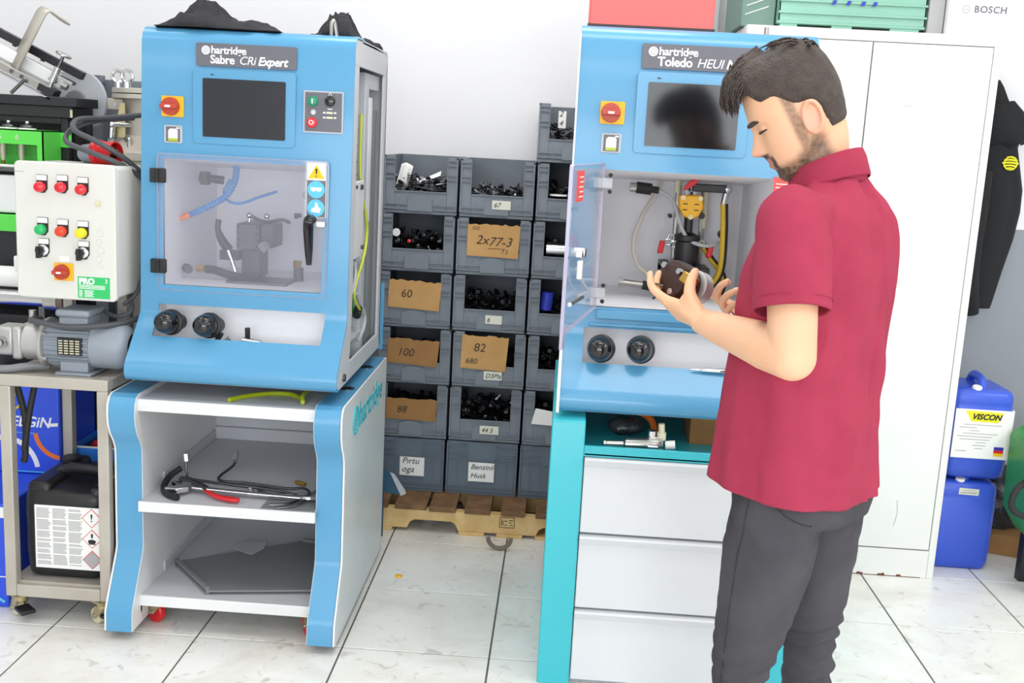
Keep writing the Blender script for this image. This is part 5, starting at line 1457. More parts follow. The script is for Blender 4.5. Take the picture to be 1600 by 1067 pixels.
for k, zc in enumerate((0.335, 0.268, 0.200)):
    xc, r_ = -0.796, 0.031
    dm = M().prism([(xc, zc - r_), (xc + r_, zc), (xc, zc + r_), (xc - r_, zc)], 'y', ly - 0.0008, ly)
    d_ = obj('hazard_diamond', dm, 'print_red', lab_)
    r_ -= 0.003
    obj('diamond_field', M().prism([(xc, zc - r_), (xc + r_, zc), (xc, zc + r_), (xc - r_, zc)], 'y', ly - 0.0013, ly - 0.0008), 'paper' if k < 2 else 'print_grey', d_)
    if k == 0:
        obj('pictogram', M().prism([(xc - .003, zc + .013), (xc + .003, zc + .013), (xc + .0015, zc - .003), (xc - .0015, zc - .003)], 'y', ly - 0.0019, ly - 0.0013).box(xc - .002, xc + .002, ly - 0.0019, ly - 0.0013, zc - .011, zc - .007), 'print_black', d_)
    if k == 1:
        obj('pictogram', M().prism([(xc - .003, zc + .018), (xc + .004, zc + .016), (xc + .003, zc + .004), (xc - .002, zc + .003)], 'y', ly - 0.0019, ly - 0.0013).ball((xc, ly - 0.0016, zc - 0.008), 0.013, 0.0004, 0.007, n=12, m=6).box(xc - .011, xc + .011, ly - 0.0019, ly - 0.0013, zc - 0.017, zc - 0.014), 'print_black', d_)
# ---------------------------------------------------------------- pallet with stacked bins
PY0, PY1 = 0.10, 0.70
PL = thing('wooden_pallet', (0.28, 0.4, 0.0), 'pine pallet with dark deck boards carrying the stacked grey bins', 'pallet')
PXA, PXB = -0.26, 0.84
def stringer(y0, y1):
    def notch(xc, w_):
        return [(xc - w_, 0.014), (xc - w_ + 0.012, 0.040), (xc - w_ + 0.030, 0.050), (xc + w_ - 0.030, 0.050), (xc + w_ - 0.012, 0.040), (xc + w_, 0.014)]
    poly = [(PXA, 0.092), (PXA, 0.014), (-0.20, 0.014)] + notch(0.151, 0.102) + notch(0.66, 0.10) + [(PXB, 0.014), (PXB, 0.092)]
    return M().prism(poly, 'y', y0, y1)
for y in (PY0 + 0.012, 0.38, PY1 - 0.05):
    s_ = obj('stringer', stringer(y, y + 0.038), 'pine', PL, bev=0.001)
    if y < 0.2:
        st_ = M().frame(0.415, 0.475, 0.040, 0.084, 0.0025, y - 0.0006, y)
        for (a, b, c, d) in ((0.422, 0.425, 0.05, 0.076), (0.428, 0.431, 0.05, 0.07), (0.435, 0.447, 0.066, 0.069), (0.452, 0.468, 0.070, 0.073), (0.452, 0.464, 0.060, 0.063), (0.436, 0.446, 0.050, 0.053), (0.455, 0.468, 0.050, 0.053)):
            st_.box(a, b, y - 0.0006, y, c, d)
        obj('wood_stamp', st_, 'ink', s_)
for x0, x1 in ((-0.26, -0.16), (-0.135, -0.03), (0.0, 0.125), (0.137, 0.241), (0.276, 0.377), (0.42, 0.514), (0.556, 0.66), (0.70, 0.84)):
    d_ = random.uniform(-0.008, 0.006)
    obj('deck_board', M().box(x0, x1, PY0 + d_, PY1, 0.092, 0.115), 'old_wood', PL, bev=0.002)
for x0, x1 in ((-0.26, -0.16), (-0.09, -0.01), (0.255, 0.357), (0.406, 0.508), (0.558, 0.66), (0.74, 0.84)):
    obj('bottom_board', M().box(x0, x1, PY0 + 0.004, PY1, 0.0, 0.014), 'pine', PL, bev=0.001)

CW, CH, CD, CP = 0.287, 0.2253, 0.40, 0.2975
CYF = 0.27


def bin_body(win):
    """grey picking bin; local origin at the middle of the front foot"""
    h = CW / 2
    b = M()
    t = 0.008
    b.box(-h, h, 0, CD, 0.0, 0.012)
    b.box(-h, -h + t, 0, CD, 0.012, CH - 0.004)
    b.box(h - t, h, 0, CD, 0.012, CH - 0.004)
    b.box(-h + t, h - t, CD - t, CD, 0.012, CH - 0.004)
    if win:
        wx0, wx1 = -0.100, 0.102
        b.box(-h, wx0, 0, t, 0.012, CH - 0.004)
        b.box(wx1, h, 0, t, 0.012, CH - 0.004)
        b.box(wx0, wx1, 0, t, 0.012, 0.088)
    else:
        b.box(-h + t, h - t, 0, t, 0.012, CH - 0.004)
    return b


def bin_ribs(win):
    h = CW / 2
    r = M()
    for z in (0.016, 0.034):
        r.box(-h, h, -0.006, 0, z, z + 0.004)
    for z in ((0.135, 0.152, 0.19, 0.207) if win else (0.152, 0.175, 0.207)):
        for x0, x1 in (((-h, -0.104), (0.106, h)) if win else ((-h, -0.055), (0.055, h))):
            r.box(x0, x1, -0.006, 0, z, z + 0.005)
    for x0, x1 in ((-h, -h + 0.006), (h - 0.006, h)):
        r.box(x0, x1, -0.006, 0, 0.016, CH - 0.01)
    if win:
        for x in (-0.1035, 0.102):
            r.box(x, x + 0.0035, -0.004, 0, 0.088, CH - 0.012)
        r.box(-0.1035, 0.1055, -0.004, 0, 0.084, 0.0885)
        for x in (-0.085, 0.085):
            r.box(x, x + 0.004, -0.005, 0, 0.02, 0.06)
    else:
        for x in (-0.10, -0.055, 0.055, 0.10):
            r.box(x, x + 0.004, -0.004, 0, 0.02, 0.15)
        r.box(-0.055, 0.055, -0.006, 0, 0.145, 0.149)
    return r


def bin_grip():
    g = M()
    pts = []
    for k in range(11):
        a = -1 + 2 * k / 10
        pts.append((a * 0.048, 0.070 - 0.010 * a * a))
    g.prism([(-0.048, 0.012), (0.048, 0.012)] + pts[::-1], 'y', -0.012, 0)
    return g


variants = {}
def get_bin(win, mtl):
    key = (win, mtl)
    if key not in variants:
        e = bpy.data.objects.new('storage_bin', None)
        variants[key] = (bin_body(win), bin_ribs(win), bin_grip(), mtl)
    return key


proto = {}
def place_bin(col, row, win, label, mtl, label_part=None, dx=0.0):
    x = 0.030 + col * CP + dx
    z = 0.115 + row * CH
    key = (win, mtl)
    if key not in proto:
        e = thing('storage_bin', (0, 0, 0), '', 'bin')
        obj('bin_shell', bin_body(win), mtl, e, smooth=0, bev=0.0015, seg=1)
        obj('rib', bin_ribs(win), mtl, e, smooth=0)
        if win:
            obj('grip', bin_grip(), mtl, e, smooth=30)
        proto[key] = e
        o = e
    else:
        o = copy_tree(proto[key])
    o.location = (x, CYF + 0.0 + random.uniform(-0.004, 0.004), z)
    tag(o, label, 'bin', 'grey bins stacked on the pallet')
    return o, x, o.location.y, z


# jumbled metal parts, a few shapes of heap
def heap(seed, n, x0, x1, y0, y1, h, mats_, zt=0.0):
    rnd = random.Random(seed)
    mm = M()
    mm.cur = 0
    def base(i, j):
        a, b = i / 9, j / 9
        return V(x0 + (x1 - x0) * a, y0 + (y1 - y0) * b, h * (0.62 + 0.25 * noise.noise(V(a * 3 + seed, b * 3, seed))))
    mm.grid(base, 10, 10)
    for k in range(n):
        mm.cur = rnd.choice((0, 0, 0, 1, 1, 2))
        c = V(rnd.uniform(x0 + .015, x1 - .015), y0 + (y1 - y0) * rnd.random() ** 1.6 * 0.75 + 0.012, h * rnd.uniform(0.5, 1.0))
        d = V(rnd.uniform(-1, 1), rnd.uniform(-1, 1), rnd.uniform(-.5, .5)).normalized()
        t = rnd.random()
        if t < 0.30:
            L_ = rnd.uniform(.012, .035)
            mm.cyl(c - d * L_ / 2, c + d * L_ / 2, rnd.uniform(.004, .010), n=8)
        elif t < 0.5:
            mm.ring(c, d, rnd.uniform(.007, .013), rnd.uniform(.0025, .004), n=10, k=5)
        elif t < 0.7:
            L_ = rnd.uniform(.01, .02)
            mm.lathe([(.006, 0), (.006, L_), (.010, L_), (.010, L_ * 1.6), (.004, L_ * 1.7)], c, d, n=8)
        elif t < 0.85:
            L_ = rnd.uniform(.03, .06)
            mm.cyl(c - d * L_ / 2, c + d * L_ / 2, rnd.uniform(.002, .004), n=6)
        else:
            mm.cyl(c, c + d * .007, rnd.uniform(.008, .013), n=6)
    return mm


mat('part_dark', '#2b2b2e', 0.35, 0.7)
mat('part_grey', '#77777a', 0.3, 0.9)
mat('part_bright', '#c9c9cb', 0.2, 1.0)
mat('part_black', '#161618', 0.45, 0.3)
heaps = {}
def put_heap(x, y, z, kind, label, h=0.14, n=70):
    key = (kind, round(h, 3), n)
    if key not in heaps:
        ms = {'mixed': ['part_dark', 'part_grey', 'part_bright'], 'dark': ['part_black', 'part_dark', 'part_grey']}[kind]
        o = obj('metal_parts', heap(len(heaps) + 3, n, -0.13, 0.13, 0.012, 0.36, h, ms), ms, smooth=40, origin=(0, 0, 0))
        heaps[key] = o
    else:
        o = heaps[key].copy()
        COL.objects.link(o)
    o.location = (x, y, z + 0.012)
    return tag(o, label, 'metal parts', 'metal parts in the bins', 'stuff')


def slip(b, x, y, z, w, h, s, size, dz=0.05, tilt=0.0, lines=None):
    """paper slip in the label pocket"""
    l_ = obj('label_slip', M().box(x - w / 2, x + w / 2, y - 0.0145, y - 0.0125, z + dz - h / 2, z + dz + h / 2), 'label_cream' if h < 0.05 else 'paper', b)
    for k, t in enumerate(lines or [s]):
        text('slip_writing', t, size, (x - w * 0.42, y - 0.0150, z + dz + (0.012 - 0.036 * k if lines else -size * 0.35)), 'ink', l_, shear=0.3)


def card(x, y, z, w, h, label, words, mtl='cardboard', rot=0.0, dx=0.0, torn=True, y_off=-0.004):
    """torn cardboard piece standing in the bin's window"""
    rnd = random.Random(int((x + z) * 1000))
    n = 14
    top = [(w / 2 - w * k / n, h / 2 + (rnd.uniform(-.004, .004) if torn else 0)) for k in range(n + 1)]
    poly = [(-w / 2, -h / 2), (w / 2 - .004, -h / 2 - .003)] + top
    c_, s_ = math.cos(rot), math.sin(rot)
    poly = [(x + dx + a * c_ - b * s_, z + a * s_ + b * c_) for a, b in poly]
    o = thing('cardboard_sign', (x + dx, y, z - h / 2), label, 'cardboard')
    obj('sheet', M().prism(poly, 'y', y + y_off - 0.003, y + y_off), mtl, o, smooth=0)
    for t, size, ax_, az_, sh in words:
        text('handwriting', t, size, (x + dx + ax_, y + y_off - 0.0035, z + az_), 'ink', o, right=(c_, 0, s_), up=(-s_, 0, c_), shear=sh, ext=0.0003)
    return o


colname = ('left', 'middle', 'right')
rowname = ('bottom', 'second from the bottom', 'third from the bottom', 'third from the top', 'second from the top', 'top')
bins = {}
for col in range(3):
    for row in range(6 if col < 2 else 7):
        rn = rowname[row] if col < 2 else ('bottom', 'second from the bottom', 'third from the bottom', 'fourth from the bottom', 'third from the top', 'second from the top', 'topmost')[row]
        win = row > 0
        lab = ('grey open-fronted bin, %s in the %s stack on the pallet' if win else 'closed slate-grey bin at the %s of the %s stack on the pallet') % (rn, colname[col])
        bins[(col, row)] = place_bin(col, row, win, lab, 'crate_grey' if win else 'crate_slate', dx=0.004 * ((row * 7 + col * 3) % 3 - 1))
for (col, row), (b, x, y, z) in bins.items():
    if row == 0:
        continue
    rn = rowname[min(row, 5)] if col < 2 else 'level %s' % ('one', 'two', 'three', 'four', 'five', 'six')[row - 1]
    kind = 'mixed' if (col, row) in ((0, 5), (1, 5), (0, 4), (1, 1)) else 'dark'
    h = 0.130 if row < 5 else 0.128
    if (col, row) == (1, 5):
        h = 0.108
    where = '%s stack, %s' % (colname[col], {(0, 1): 'second bin up', (0, 2): 'third bin up', (0, 3): 'fourth bin up', (0, 4): 'fifth bin up', (0, 5): 'top bin'}.get((0, row), 'topmost bin'))
    put_heap(x, y, z, kind, 'jumbled metal parts heaped in the %s' % where, h, 90 if kind == 'mixed' else 70)
# slips and writing
for (c, r, s_, w_) in ((1, 5, '67', 0.072), (1, 3, '6', 0.066), (1, 2, 'D3Pla', 0.072), (1, 1, '44 5', 0.076)):
    b, x, y, z = bins[(c, r)]
    slip(b, x + 0.02, y, z, w_, 0.034, s_, 0.026, dz=0.052)
b, x, y, z = bins[(0, 0)]
slip(b, x + 0.015, y + 0.008, z, 0.10, 0.078, '', 0.036, dz=0.105, lines=['Pırtu', 'oga'])
b, x, y, z = bins[(1, 0)]
slip(b, x + 0.0, y + 0.008, z, 0.105, 0.080, '', 0.030, dz=0.098, lines=['Benzinli', 'Husk'])
b, x, y, z = bins[(2, 6)]
slip(b, x - 0.055, y + 0.10, z, 0.03, 0.065, '', 0.03, dz=0.165, lines=['2', '4'])
B_ = bins
def bz(c, r):
    return B_[(c, r)][1:]
x, y, z = bz(1, 4)
card(x, y, z + 0.138, 0.205, 0.125, 'tan cardboard marked 77 in the middle stack of bins', [('77-3', 0.050, -0.02, -0.020, 0.3), ('7.5', 0.022, 0.03, -0.05, 0.3), ('2x', 0.05, -0.07, -0.015, 0.3), ('GIZ', 0.018, -0.085, 0.040, 0.2)])
tag(obj('pen_stroke', M().box(x - 0.02, x + 0.05, y - 0.0085, y - 0.0072, z + 0.107, z + 0.1085), 'ink', bins[(1, 4)][0]))
x, y, z = bz(0, 3)
card(x, y, z + 0.132, 0.208, 0.11, 'tan cardboard marked 60 in the left stack of bins', [('60', 0.045, -0.055, -0.01, 0.1)], dx=0.0, rot=-0.03)
x, y, z = bz(0, 2)
card(x, y, z + 0.128, 0.205, 0.10, 'brown cardboard marked 100 in the left stack of bins', [('100', 0.045, -0.065, -0.015, 0.2)], 'cardboard_dark', dx=-0.005, rot=-0.04)
x, y, z = bz(0, 1)
card(x, y, z + 0.118, 0.205, 0.085, 'plain brown cardboard low in the left stack of bins', [('88', 0.04, -0.06, -0.015, 0.2)], 'cardboard_dark')
x, y, z = bz(1, 2)
card(x, y, z + 0.142, 0.185, 0.135, 'tan cardboard sheet with a torn corner, third bin up in the middle stack', [('82', 0.048, -0.045, 0.005, 0.15), ('680', 0.032, -0.075, -0.045, 0.1)], dx=-0.018, rot=-0.03)
tag(obj('paper_scrap', M().prism([(bz(2, 1)[0] - 0.11, bz(2, 1)[2] + 0.09), (bz(2, 1)[0] + 0.05, bz(2, 1)[2] + 0.085), (bz(2, 1)[0] + 0.05, bz(2, 1)[2] + 0.135), (bz(2, 1)[0] - 0.095, bz(2, 1)[2] + 0.155)], 'y', bz(2, 1)[1] - 0.006, bz(2, 1)[1] - 0.004), 'paper', smooth=0), 'white paper scrap in a low bin of the right stack', 'paper')
x, y, z = bz(0, 5)
pm = M()
pm.grid(lambda i, j: V(x - 0.10 + 0.045 * j / 7 + 0.02 * (1 - i / 7), y + 0.02 + 0.03 * math.sin(j / 7 * 3), z + 0.195 - i * 0.0115 - 0.02 * abs(j / 7 - 0.3)), 8, 8)
o_ = obj('curled_paper', pm, 'paper', smooth=180)
so = o_.modifiers.new('thick', 'SOLIDIFY'); so.thickness = 0.001
tag(o_, 'curled white paper sticking up in the top left bin', 'paper')
pm = M()
pm.grid(lambda i, j: V(x - 0.02 + 0.09 * i / 7, y + 0.05 + 0.02 * j / 7, z + 0.115 + 0.035 * i / 7 + 0.018 * j / 7 * (0.5 + 0.5 * i / 7)), 8, 8)
o_ = obj('crumpled_paper', pm, 'paper', smooth=180)
so = o_.modifiers.new('thick', 'SOLIDIFY'); so.thickness = 0.001
tag(o_, 'crumpled white paper lying on the parts in the top left bin', 'paper')
tag(obj('coil_spring', M().tube([(x - 0.045 + 0.012 * math.cos(k * 0.7), y + 0.03 + 0.012 * math.sin(k * 0.7), z + 0.10 + k * 0.0009) for k in range(60)], 0.002, 6), 'part_black'), 'black coil spring on the parts in the top left bin', 'spring')
x, y, z = bz(0, 4)
tag(obj('white_washer', M().lathe([(0.005, -0.003), (0.0155, -0.003), (0.0155, 0.003), (0.005, 0.003)], (x - 0.088, y + 0.02, z + 0.148), (0, 1, 0.1), n=22), 'paper'), 'white round washer on the parts in the left stack', 'washer')
tag(obj('red_bung', M().lathe([(0.006, 0), (0.007, 0.008), (0.004, 0.01)], (x - 0.035, y + 0.02, z + 0.115), (0, -1, 0.3), n=12), 'red_plastic'), 'tiny red bung among the parts in the left stack', 'bung')
x, y, z = bz(2, 4)
tag(obj('steel_sleeve', M().cyl((x - 0.09, y + 0.03, z + 0.115), (x + 0.0, y + 0.03, z + 0.115), 0.026, n=20), 'part_bright'), 'bright steel sleeve in the right stack of bins', 'sleeve')
x, y, z = bz(2, 3)
tag(obj('blue_sleeve', M().cyl((x - 0.075, y + 0.03, z + 0.10), (x - 0.070, y + 0.03, z + 0.17), 0.024, n=18), 'binder_blue'), 'blue plastic sleeve in the right stack of bins', 'sleeve')
x, y, z = bz(2, 5)
tag(obj('white_disc', M().cyl((x - 0.06, y + 0.03, z + 0.098), (x - 0.06, y + 0.03, z + 0.104), 0.035, n=24), 'paper'), 'white disc in the second bin from the top, right stack', 'disc')

# small things on the floor in front of the pallet
db = M()
n = 14
for k in range(n):
    pass
def fnd(i, j):
    a = PI + (PI) * i / 15
    r_ = 0.050 - 0.012 * j / 3
    return V(0.425 + r_ * math.cos(a) * 1.0, -0.035 + 0.010 * j / 3, 0.052 + r_ * math.sin(a) * 0.95 - 0.0 * j)
db.grid(fnd, 16, 4)
o_ = obj('broken_ring', db, 'debris_brown', smooth=60)
so = o_.modifiers.new('thick', 'SOLIDIFY'); so.thickness = 0.006; so.offset = 0
tag(o_, 'broken brown half ring lying on the tiles before the pallet', 'scrap')
tag(obj('yellow_scrap', M().prism([(0.075, -0.350), (0.098, -0.352), (0.100, -0.335), (0.085, -0.328), (0.074, -0.336)], 'z', 0.0, 0.006), 'yellow_plate', bev=0.002), 'small yellow scrap on the tiles beside the bench stand', 'scrap')
bg = M().prism([(-0.01, 0.155), (0.075, 0.125), (0.062, 0.105), (-0.02, 0.118)], 'y', 0.03, 0.04)
mat('navy_sheet', '#2b5570', 0.5)
bs = thing('bent_sheet', (0.0, 0.04, 0.0), 'dark blue bent sheet with a white edge beside the bench stand', 'sheet')
obj('sheet', M().prism([(-0.06, 0.185), (0.035, 0.172), (0.034, 0.182), (-0.01, 0.262), (-0.06, 0.275)], 'y', 0.035, 0.040), 'navy_sheet', bs)
obj('white_edge', M().prism([(-0.012, 0.263), (0.033, 0.172), (0.052, 0.182), (0.048, 0.196), (0.004, 0.258)], 'y', 0.028, 0.034), 'bracket_grey', bs)
obj('stem', M().box(-0.055, -0.035, 0.034, 0.044, 0.0, 0.19), 'navy_sheet', bs)
# ---------------------------------------------------------------- tall white wardrobe
WX0, WX1, WY, WZ = 1.19, 2.068, -0.015, 1.982
WD = thing('metal_wardrobe', (1.63, 0.24, 0.0), 'tall white two-door metal wardrobe behind the man', 'wardrobe')
obj('carcass', M().box(WX0, WX1, WY + 0.022, 0.50, 0.0, WZ), 'wardrobe_paint', WD, bev=0.004)
obj('top_rail', M().box(WX0, WX1, WY, WY + 0.022, 1.946, WZ), 'wardrobe_paint', WD, bev=0.003)
obj('side_rail', M().box(WX0, WX0 + 0.026, WY, WY + 0.022, 0.112, 1.946).box(WX1 - 0.027, WX1, WY, WY + 0.022, 0.0, 1.946), 'wardrobe_paint', WD, bev=0.003)
pl_ = obj('plinth', M().box(WX0, WX1 - 0.027, WY, WY + 0.022, 0.0, 0.108), 'wardrobe_paint', WD, bev=0.002)
rs = M()
rnd = random.Random(4)
for x0, L_, h in ((1.64, 0.045, 0.010), (1.73, 0.03, 0.007), (1.752, 0.016, 0.006), (1.782, 0.022, 0.010), (1.86, 0.026, 0.011), (1.93, 0.018, 0.009), (1.50, 0.03, 0.008), (1.40, 0.05, 0.006)):
    pts = [(x0, 0.0005)] + [(x0 + L_ * k / 6, 0.001 + h * (0.5 + 0.5 * rnd.random())) for k in range(7)] + [(x0 + L_, 0.0005)]
    rs.prism(pts, 'y', WY - 0.0006, WY + 0.0005)
rs.box(1.25, 2.02, WY - 0.0004, WY, 0.0005, 0.003)
obj('rust_chips', rs, 'rust', pl_)
for x0, x1 in ((WX0 + 0.028, 1.6255), (1.6300, WX1 - 0.030)):
    d_ = obj('door', M().box(x0, x1, WY - 0.002, WY + 0.018, 0.113, 1.943), 'wardrobe_paint', WD, bev=0.002)
    if x0 > 1.6:
        sc = M().tube([(1.90, WY - 0.002, 0.30), (1.905, WY - 0.002, 0.25), (1.897, WY - 0.002, 0.20)], 0.0012, 5, sm=4)
        sc.box(1.755, 1.79, WY - 0.0026, WY - 0.002, 1.733, 1.735)
        obj('scratch', sc, 'print_grey', d_)
    else:
        hd_ = obj('door_handle', M().box(x1 - 0.06, x1 - 0.035, WY - 0.020, WY - 0.002, 0.98, 1.10), 'steel_dark', d_, bev=0.004)

# things on top
GC = thing('mint_crate', (1.495, 0.15, WZ), 'mint green plastic crate on top of the wardrobe', 'crate')
gx0, gx1, gy0, gy1 = 1.30, 1.812, 0.03, 0.43
h_ = 0.28
sh = M()
sh.box(gx0, gx1, gy0, gy0 + 0.01, WZ + 0.022, WZ + h_).box(gx0, gx0 + 0.01, gy0, gy1, WZ + 0.022, WZ + h_).box(gx1 - 0.01, gx1, gy0, gy1, WZ + 0.022, WZ + h_).box(gx0, gx1, gy1 - 0.01, gy1, WZ + 0.022, WZ + h_).box(gx0, gx1, gy0, gy1, WZ + 0.014, WZ + 0.024)
obj('crate_shell', sh, 'mint_plastic', GC, bev=0.003)
ft = M()
for a, b in ((gx0 + 0.01, gx0 + 0.07), (gx0 + 0.19, gx0 + 0.26), (gx1 - 0.12, gx1 - 0.02)):
    ft.box(a, b, gy0 + 0.004, gy1 - 0.004, WZ, WZ + 0.016)
obj('crate_foot', ft, 'mint_plastic', GC)
rb = M()
for z in (WZ + 0.048, WZ + 0.088, WZ + 0.13, WZ + 0.17):
    rb.box(gx0, gx1, gy0 - 0.008, gy0, z, z + 0.008)
obj('crate_rib', rb, 'mint_plastic', GC, bev=0.002)
mk = M()
for x in (1.48, 1.53, 1.58, 1.62):
    mk.prism([(x, WZ + 0.083), (x + 0.012, WZ + 0.083), (x + 0.018, WZ + 0.098), (x + 0.004, WZ + 0.098)], 'y', gy0 - 0.0095, gy0 - 0.0082)
obj('crate_mark', mk, 'binder_blue', GC)
DC = thing('dark_crate', (1.23, 0.12, WZ), 'dark green-grey crate beside the mint crate on the wardrobe', 'crate')
mat('crate_dark_green', '#6d8a80', 0.6)
obj('crate_shell', M().box(1.175, 1.295, 0.06, 0.45, WZ, WZ + 0.28), 'crate_dark_green', DC, bev=0.004)
st2 = M()
for k in range(6):
    st2.prism([(1.19 + k * 0.004, WZ + 0.04 + k * 0.03), (1.27, WZ + 0.07 + k * 0.03), (1.27, WZ + 0.073 + k * 0.03), (1.19 + k * 0.004, WZ + 0.043 + k * 0.03)], 'y', 0.0585, 0.0602)
obj('crate_slats', st2, 'print_white', DC)
GP = tag(obj('grey_carton', M().box(1.815, 1.868, 0.02, 0.40, WZ, WZ + 0.27), 'print_grey', bev=0.003), 'narrow grey carton between the mint crate and the white box', 'carton')
BB = thing('tool_carton', (2.0, 0.13, WZ), 'white carton with grey lettering on the right end of the wardrobe', 'carton')
mat('carton_white', '#f2f2f2', 0.6)
obj('carton', M().box(1.872, 2.066, -0.01, 0.30, WZ, WZ + 0.25), 'carton_white', BB, bev=0.003)
obj('roundel', M().ring((1.930, -0.0108, WZ + 0.085), (0, 1, 0), 0.012, 0.0012, n=22, k=4).box(1.921, 1.939, -0.0112, -0.0102, WZ + 0.084, WZ + 0.086), 'print_grey', BB)
text('carton_lettering', 'BOSCH', 0.032, (1.957, -0.0106, WZ + 0.076), 'badge_grey', BB, bold=0.0006, space=1.1)
# red case on the second bench
RC = thing('red_case', (0.81, -0.55, 1.87), 'red tool case lying on top of the open-door test bench', 'case')
zc = 1.874
obj('case_shell', M().prism(rrect(0.632, 0.982, zc, zc + 0.16, 0.012), 'y', -0.765, -0.50), 'case_red', RC, bev=0.004)
obj('case_seam', M().box(0.628, 0.986, -0.768, -0.497, zc - 0.0, zc + 0.006), 'black_plastic', RC)
bt_ = M().cyl((1.12, -0.72, 1.87), (1.12, -0.72, 1.905), 0.006, n=10).box(1.105, 1.13, -0.73, -0.71, 1.868, 1.876)
obj('lid_stud', M().cyl((1.135, -0.74, 1.865), (1.135, -0.74, 1.895), 0.007, n=10), 'steel', B2)

# hooded jacket on the wall
JDX = 0.088
JK = thing('hooded_jacket', (2.30 + JDX, 0.62, 0.93), 'black hooded jacket with a yellow print hanging on the wall', 'jacket')
rings = []
prof = [(1.885, 2.205, 2.238, 0.02), (1.86, 2.185, 2.255, 0.035), (1.80, 2.165, 2.285, 0.05), (1.73, 2.155, 2.315, 0.06), (1.67, 2.150, 2.345, 0.07), (1.655, 2.150, 2.35, 0.07), (1.62, 2.15, 2.342, 0.065), (1.55, 2.15, 2.36, 0.065), (1.45, 2.15, 2.385, 0.065), (1.36, 2.15, 2.388, 0.06), (1.25, 2.15, 2.375, 0.06), (1.12, 2.15, 2.348, 0.055), (1.02, 2.15, 2.33, 0.05), (0.98, 2.15, 2.323, 0.045), (0.955, 2.155, 2.318, 0.04)]
for z, xa, xb, d in prof:
    cx, rw = (xa + xb) / 2 + JDX, (xb - xa) / 2
    rg = []
    for k in range(36):
        a = 2 * PI * k / 36
        fold = 1 + 0.14 * noise.noise(V(math.cos(a) * 2.2, math.sin(a) * 2.2, z * 1.2)) + 0.06 * math.sin(a * 7 + z * 4)
        rg.append(V(cx + rw * math.copysign(abs(math.cos(a)) ** 0.8, math.cos(a)), 0.655 + d * math.sin(a) * fold - 0.0, z))
    rings.append(rg)
obj('jacket_body', M().loft(rings), 'jacket_black', JK, smooth=70)
hr = []
for z, xa, xb, d in ((1.80, 2.17, 2.30, 0.05), (1.755, 2.16, 2.345, 0.075), (1.705, 2.155, 2.385, 0.088), (1.675, 2.16, 2.398, 0.088), (1.655, 2.175, 2.39, 0.075), (1.635, 2.22, 2.345, 0.05)):
    cx, rw = (xa + xb) / 2 + JDX, (xb - xa) / 2
    hr.append([V(cx + rw * math.cos(2 * PI * k / 30), 0.635 + d * math.sin(2 * PI * k / 30), z - 0.03 * (1 - math.cos(2 * PI * k / 30)) * 0.4 + 0.008 * math.sin(k)) for k in range(30)])
obj('hood', M().loft(hr), 'jacket_black', JK, smooth=70)
slv = M().tube([(x_ + JDX, y_2, z_2) for x_, y_2, z_2 in ((2.19, 0.60, 1.52), (2.18, 0.585, 1.38), (2.175, 0.58, 1.20), (2.19, 0.585, 1.05), (2.21, 0.59, 0.985))], 0.05, 14, sm=5, rs=[0.045, 0.052, 0.05, 0.044, 0.036])
so_ = obj('sleeve', slv, 'jacket_black', JK, smooth=70)
obj('cuff', M().cyl((2.21 + JDX, 0.59, 0.99), (2.225 + JDX, 0.60, 0.935), 0.036, 0.03, n=16), 'jacket_black', so_)
pt = M()
for k in range(5):
    w_ = (0.016, 0.026, 0.032, 0.026, 0.016)[k]
    pt.tube([(2.295 + JDX - w_, 0.583, 1.535 + k * 0.011), (2.295 + JDX, 0.577, 1.538 + k * 0.011), (2.295 + JDX + w_, 0.584, 1.534 + k * 0.011)], 0.0042, 6, sm=3)
pt.ring((2.295 + JDX, 0.580, 1.557), (0, 1, 0), 0.026, 0.003, n=20, k=5)
mat('print_lemon', '#e6e02a', 0.6)
obj('jacket_print', pt, 'print_lemon', JK)
obj('hanger_hook', M().tube([(2.22 + JDX, 0.70, 1.90), (2.22 + JDX, 0.66, 1.905), (2.22 + JDX, 0.65, 1.885)], 0.005, 8, sm=4), 'steel', JK)

# blue canisters
def blue_can(x0, x1, z0, h, label, y0=0.10, y1=0.36, rot=0.0):
    c_ = canister('blue_canister', x0, x1, y0, y1, z0, h * 1.12, 'can_blue', label)
    cx = (x0 + x1) / 2
    zt_ = z0 + h * 1.12 * 0.86
    obj('carry_handle', M().tube([(cx, y0 + 0.05, zt_ - 0.012), (cx + 0.005, y0 + 0.075, zt_ + 0.024), (cx + 0.01, y1 - 0.09, zt_ + 0.028), (cx + 0.01, y1 - 0.05, zt_ - 0.01)], 0.016, 10, sm=5), 'can_blue', c_)
    obj('screw_cap', M().lathe([(0.018, 0), (0.018, 0.014), (0.016, 0.017)], (cx - 0.025, y0 + 0.035, zt_ - 0.008), (0, -0.2, 1), n=18), 'paper', c_)
    return c_
cn2 = blue_can(2.085, 2.320, 0.0, 0.365, 'plain blue plastic canister on the floor, under the labelled one')
y_ = 0.0985
obj('small_label', M().prism([(2.165, 0.305), (2.240, 0.303), (2.241, 0.328), (2.166, 0.330)], 'y', y_ - 0.002, y_ + 0.001), 'label_cream', cn2)
obj('label_print', M().box(2.172, 2.232, y_ - 0.003, y_ - 0.002, 0.310, 0.3145).box(2.18, 2.22, y_ - 0.003, y_ - 0.002, 0.321, 0.323), 'print_grey', cn2)
cn1 = blue_can(2.105, 2.335, 0.367, 0.36, 'blue plastic canister with a white and yellow label, on top of another')
lb_ = obj('label', M().box(2.115, 2.328, y_ - 0.003, y_ + 0.0015, 0.450, 0.640), 'paper', cn1)
obj('label_wrap', M().box(2.328, 2.3365, y_ + 0.008, 0.34, 0.450, 0.640), 'paper', cn1)
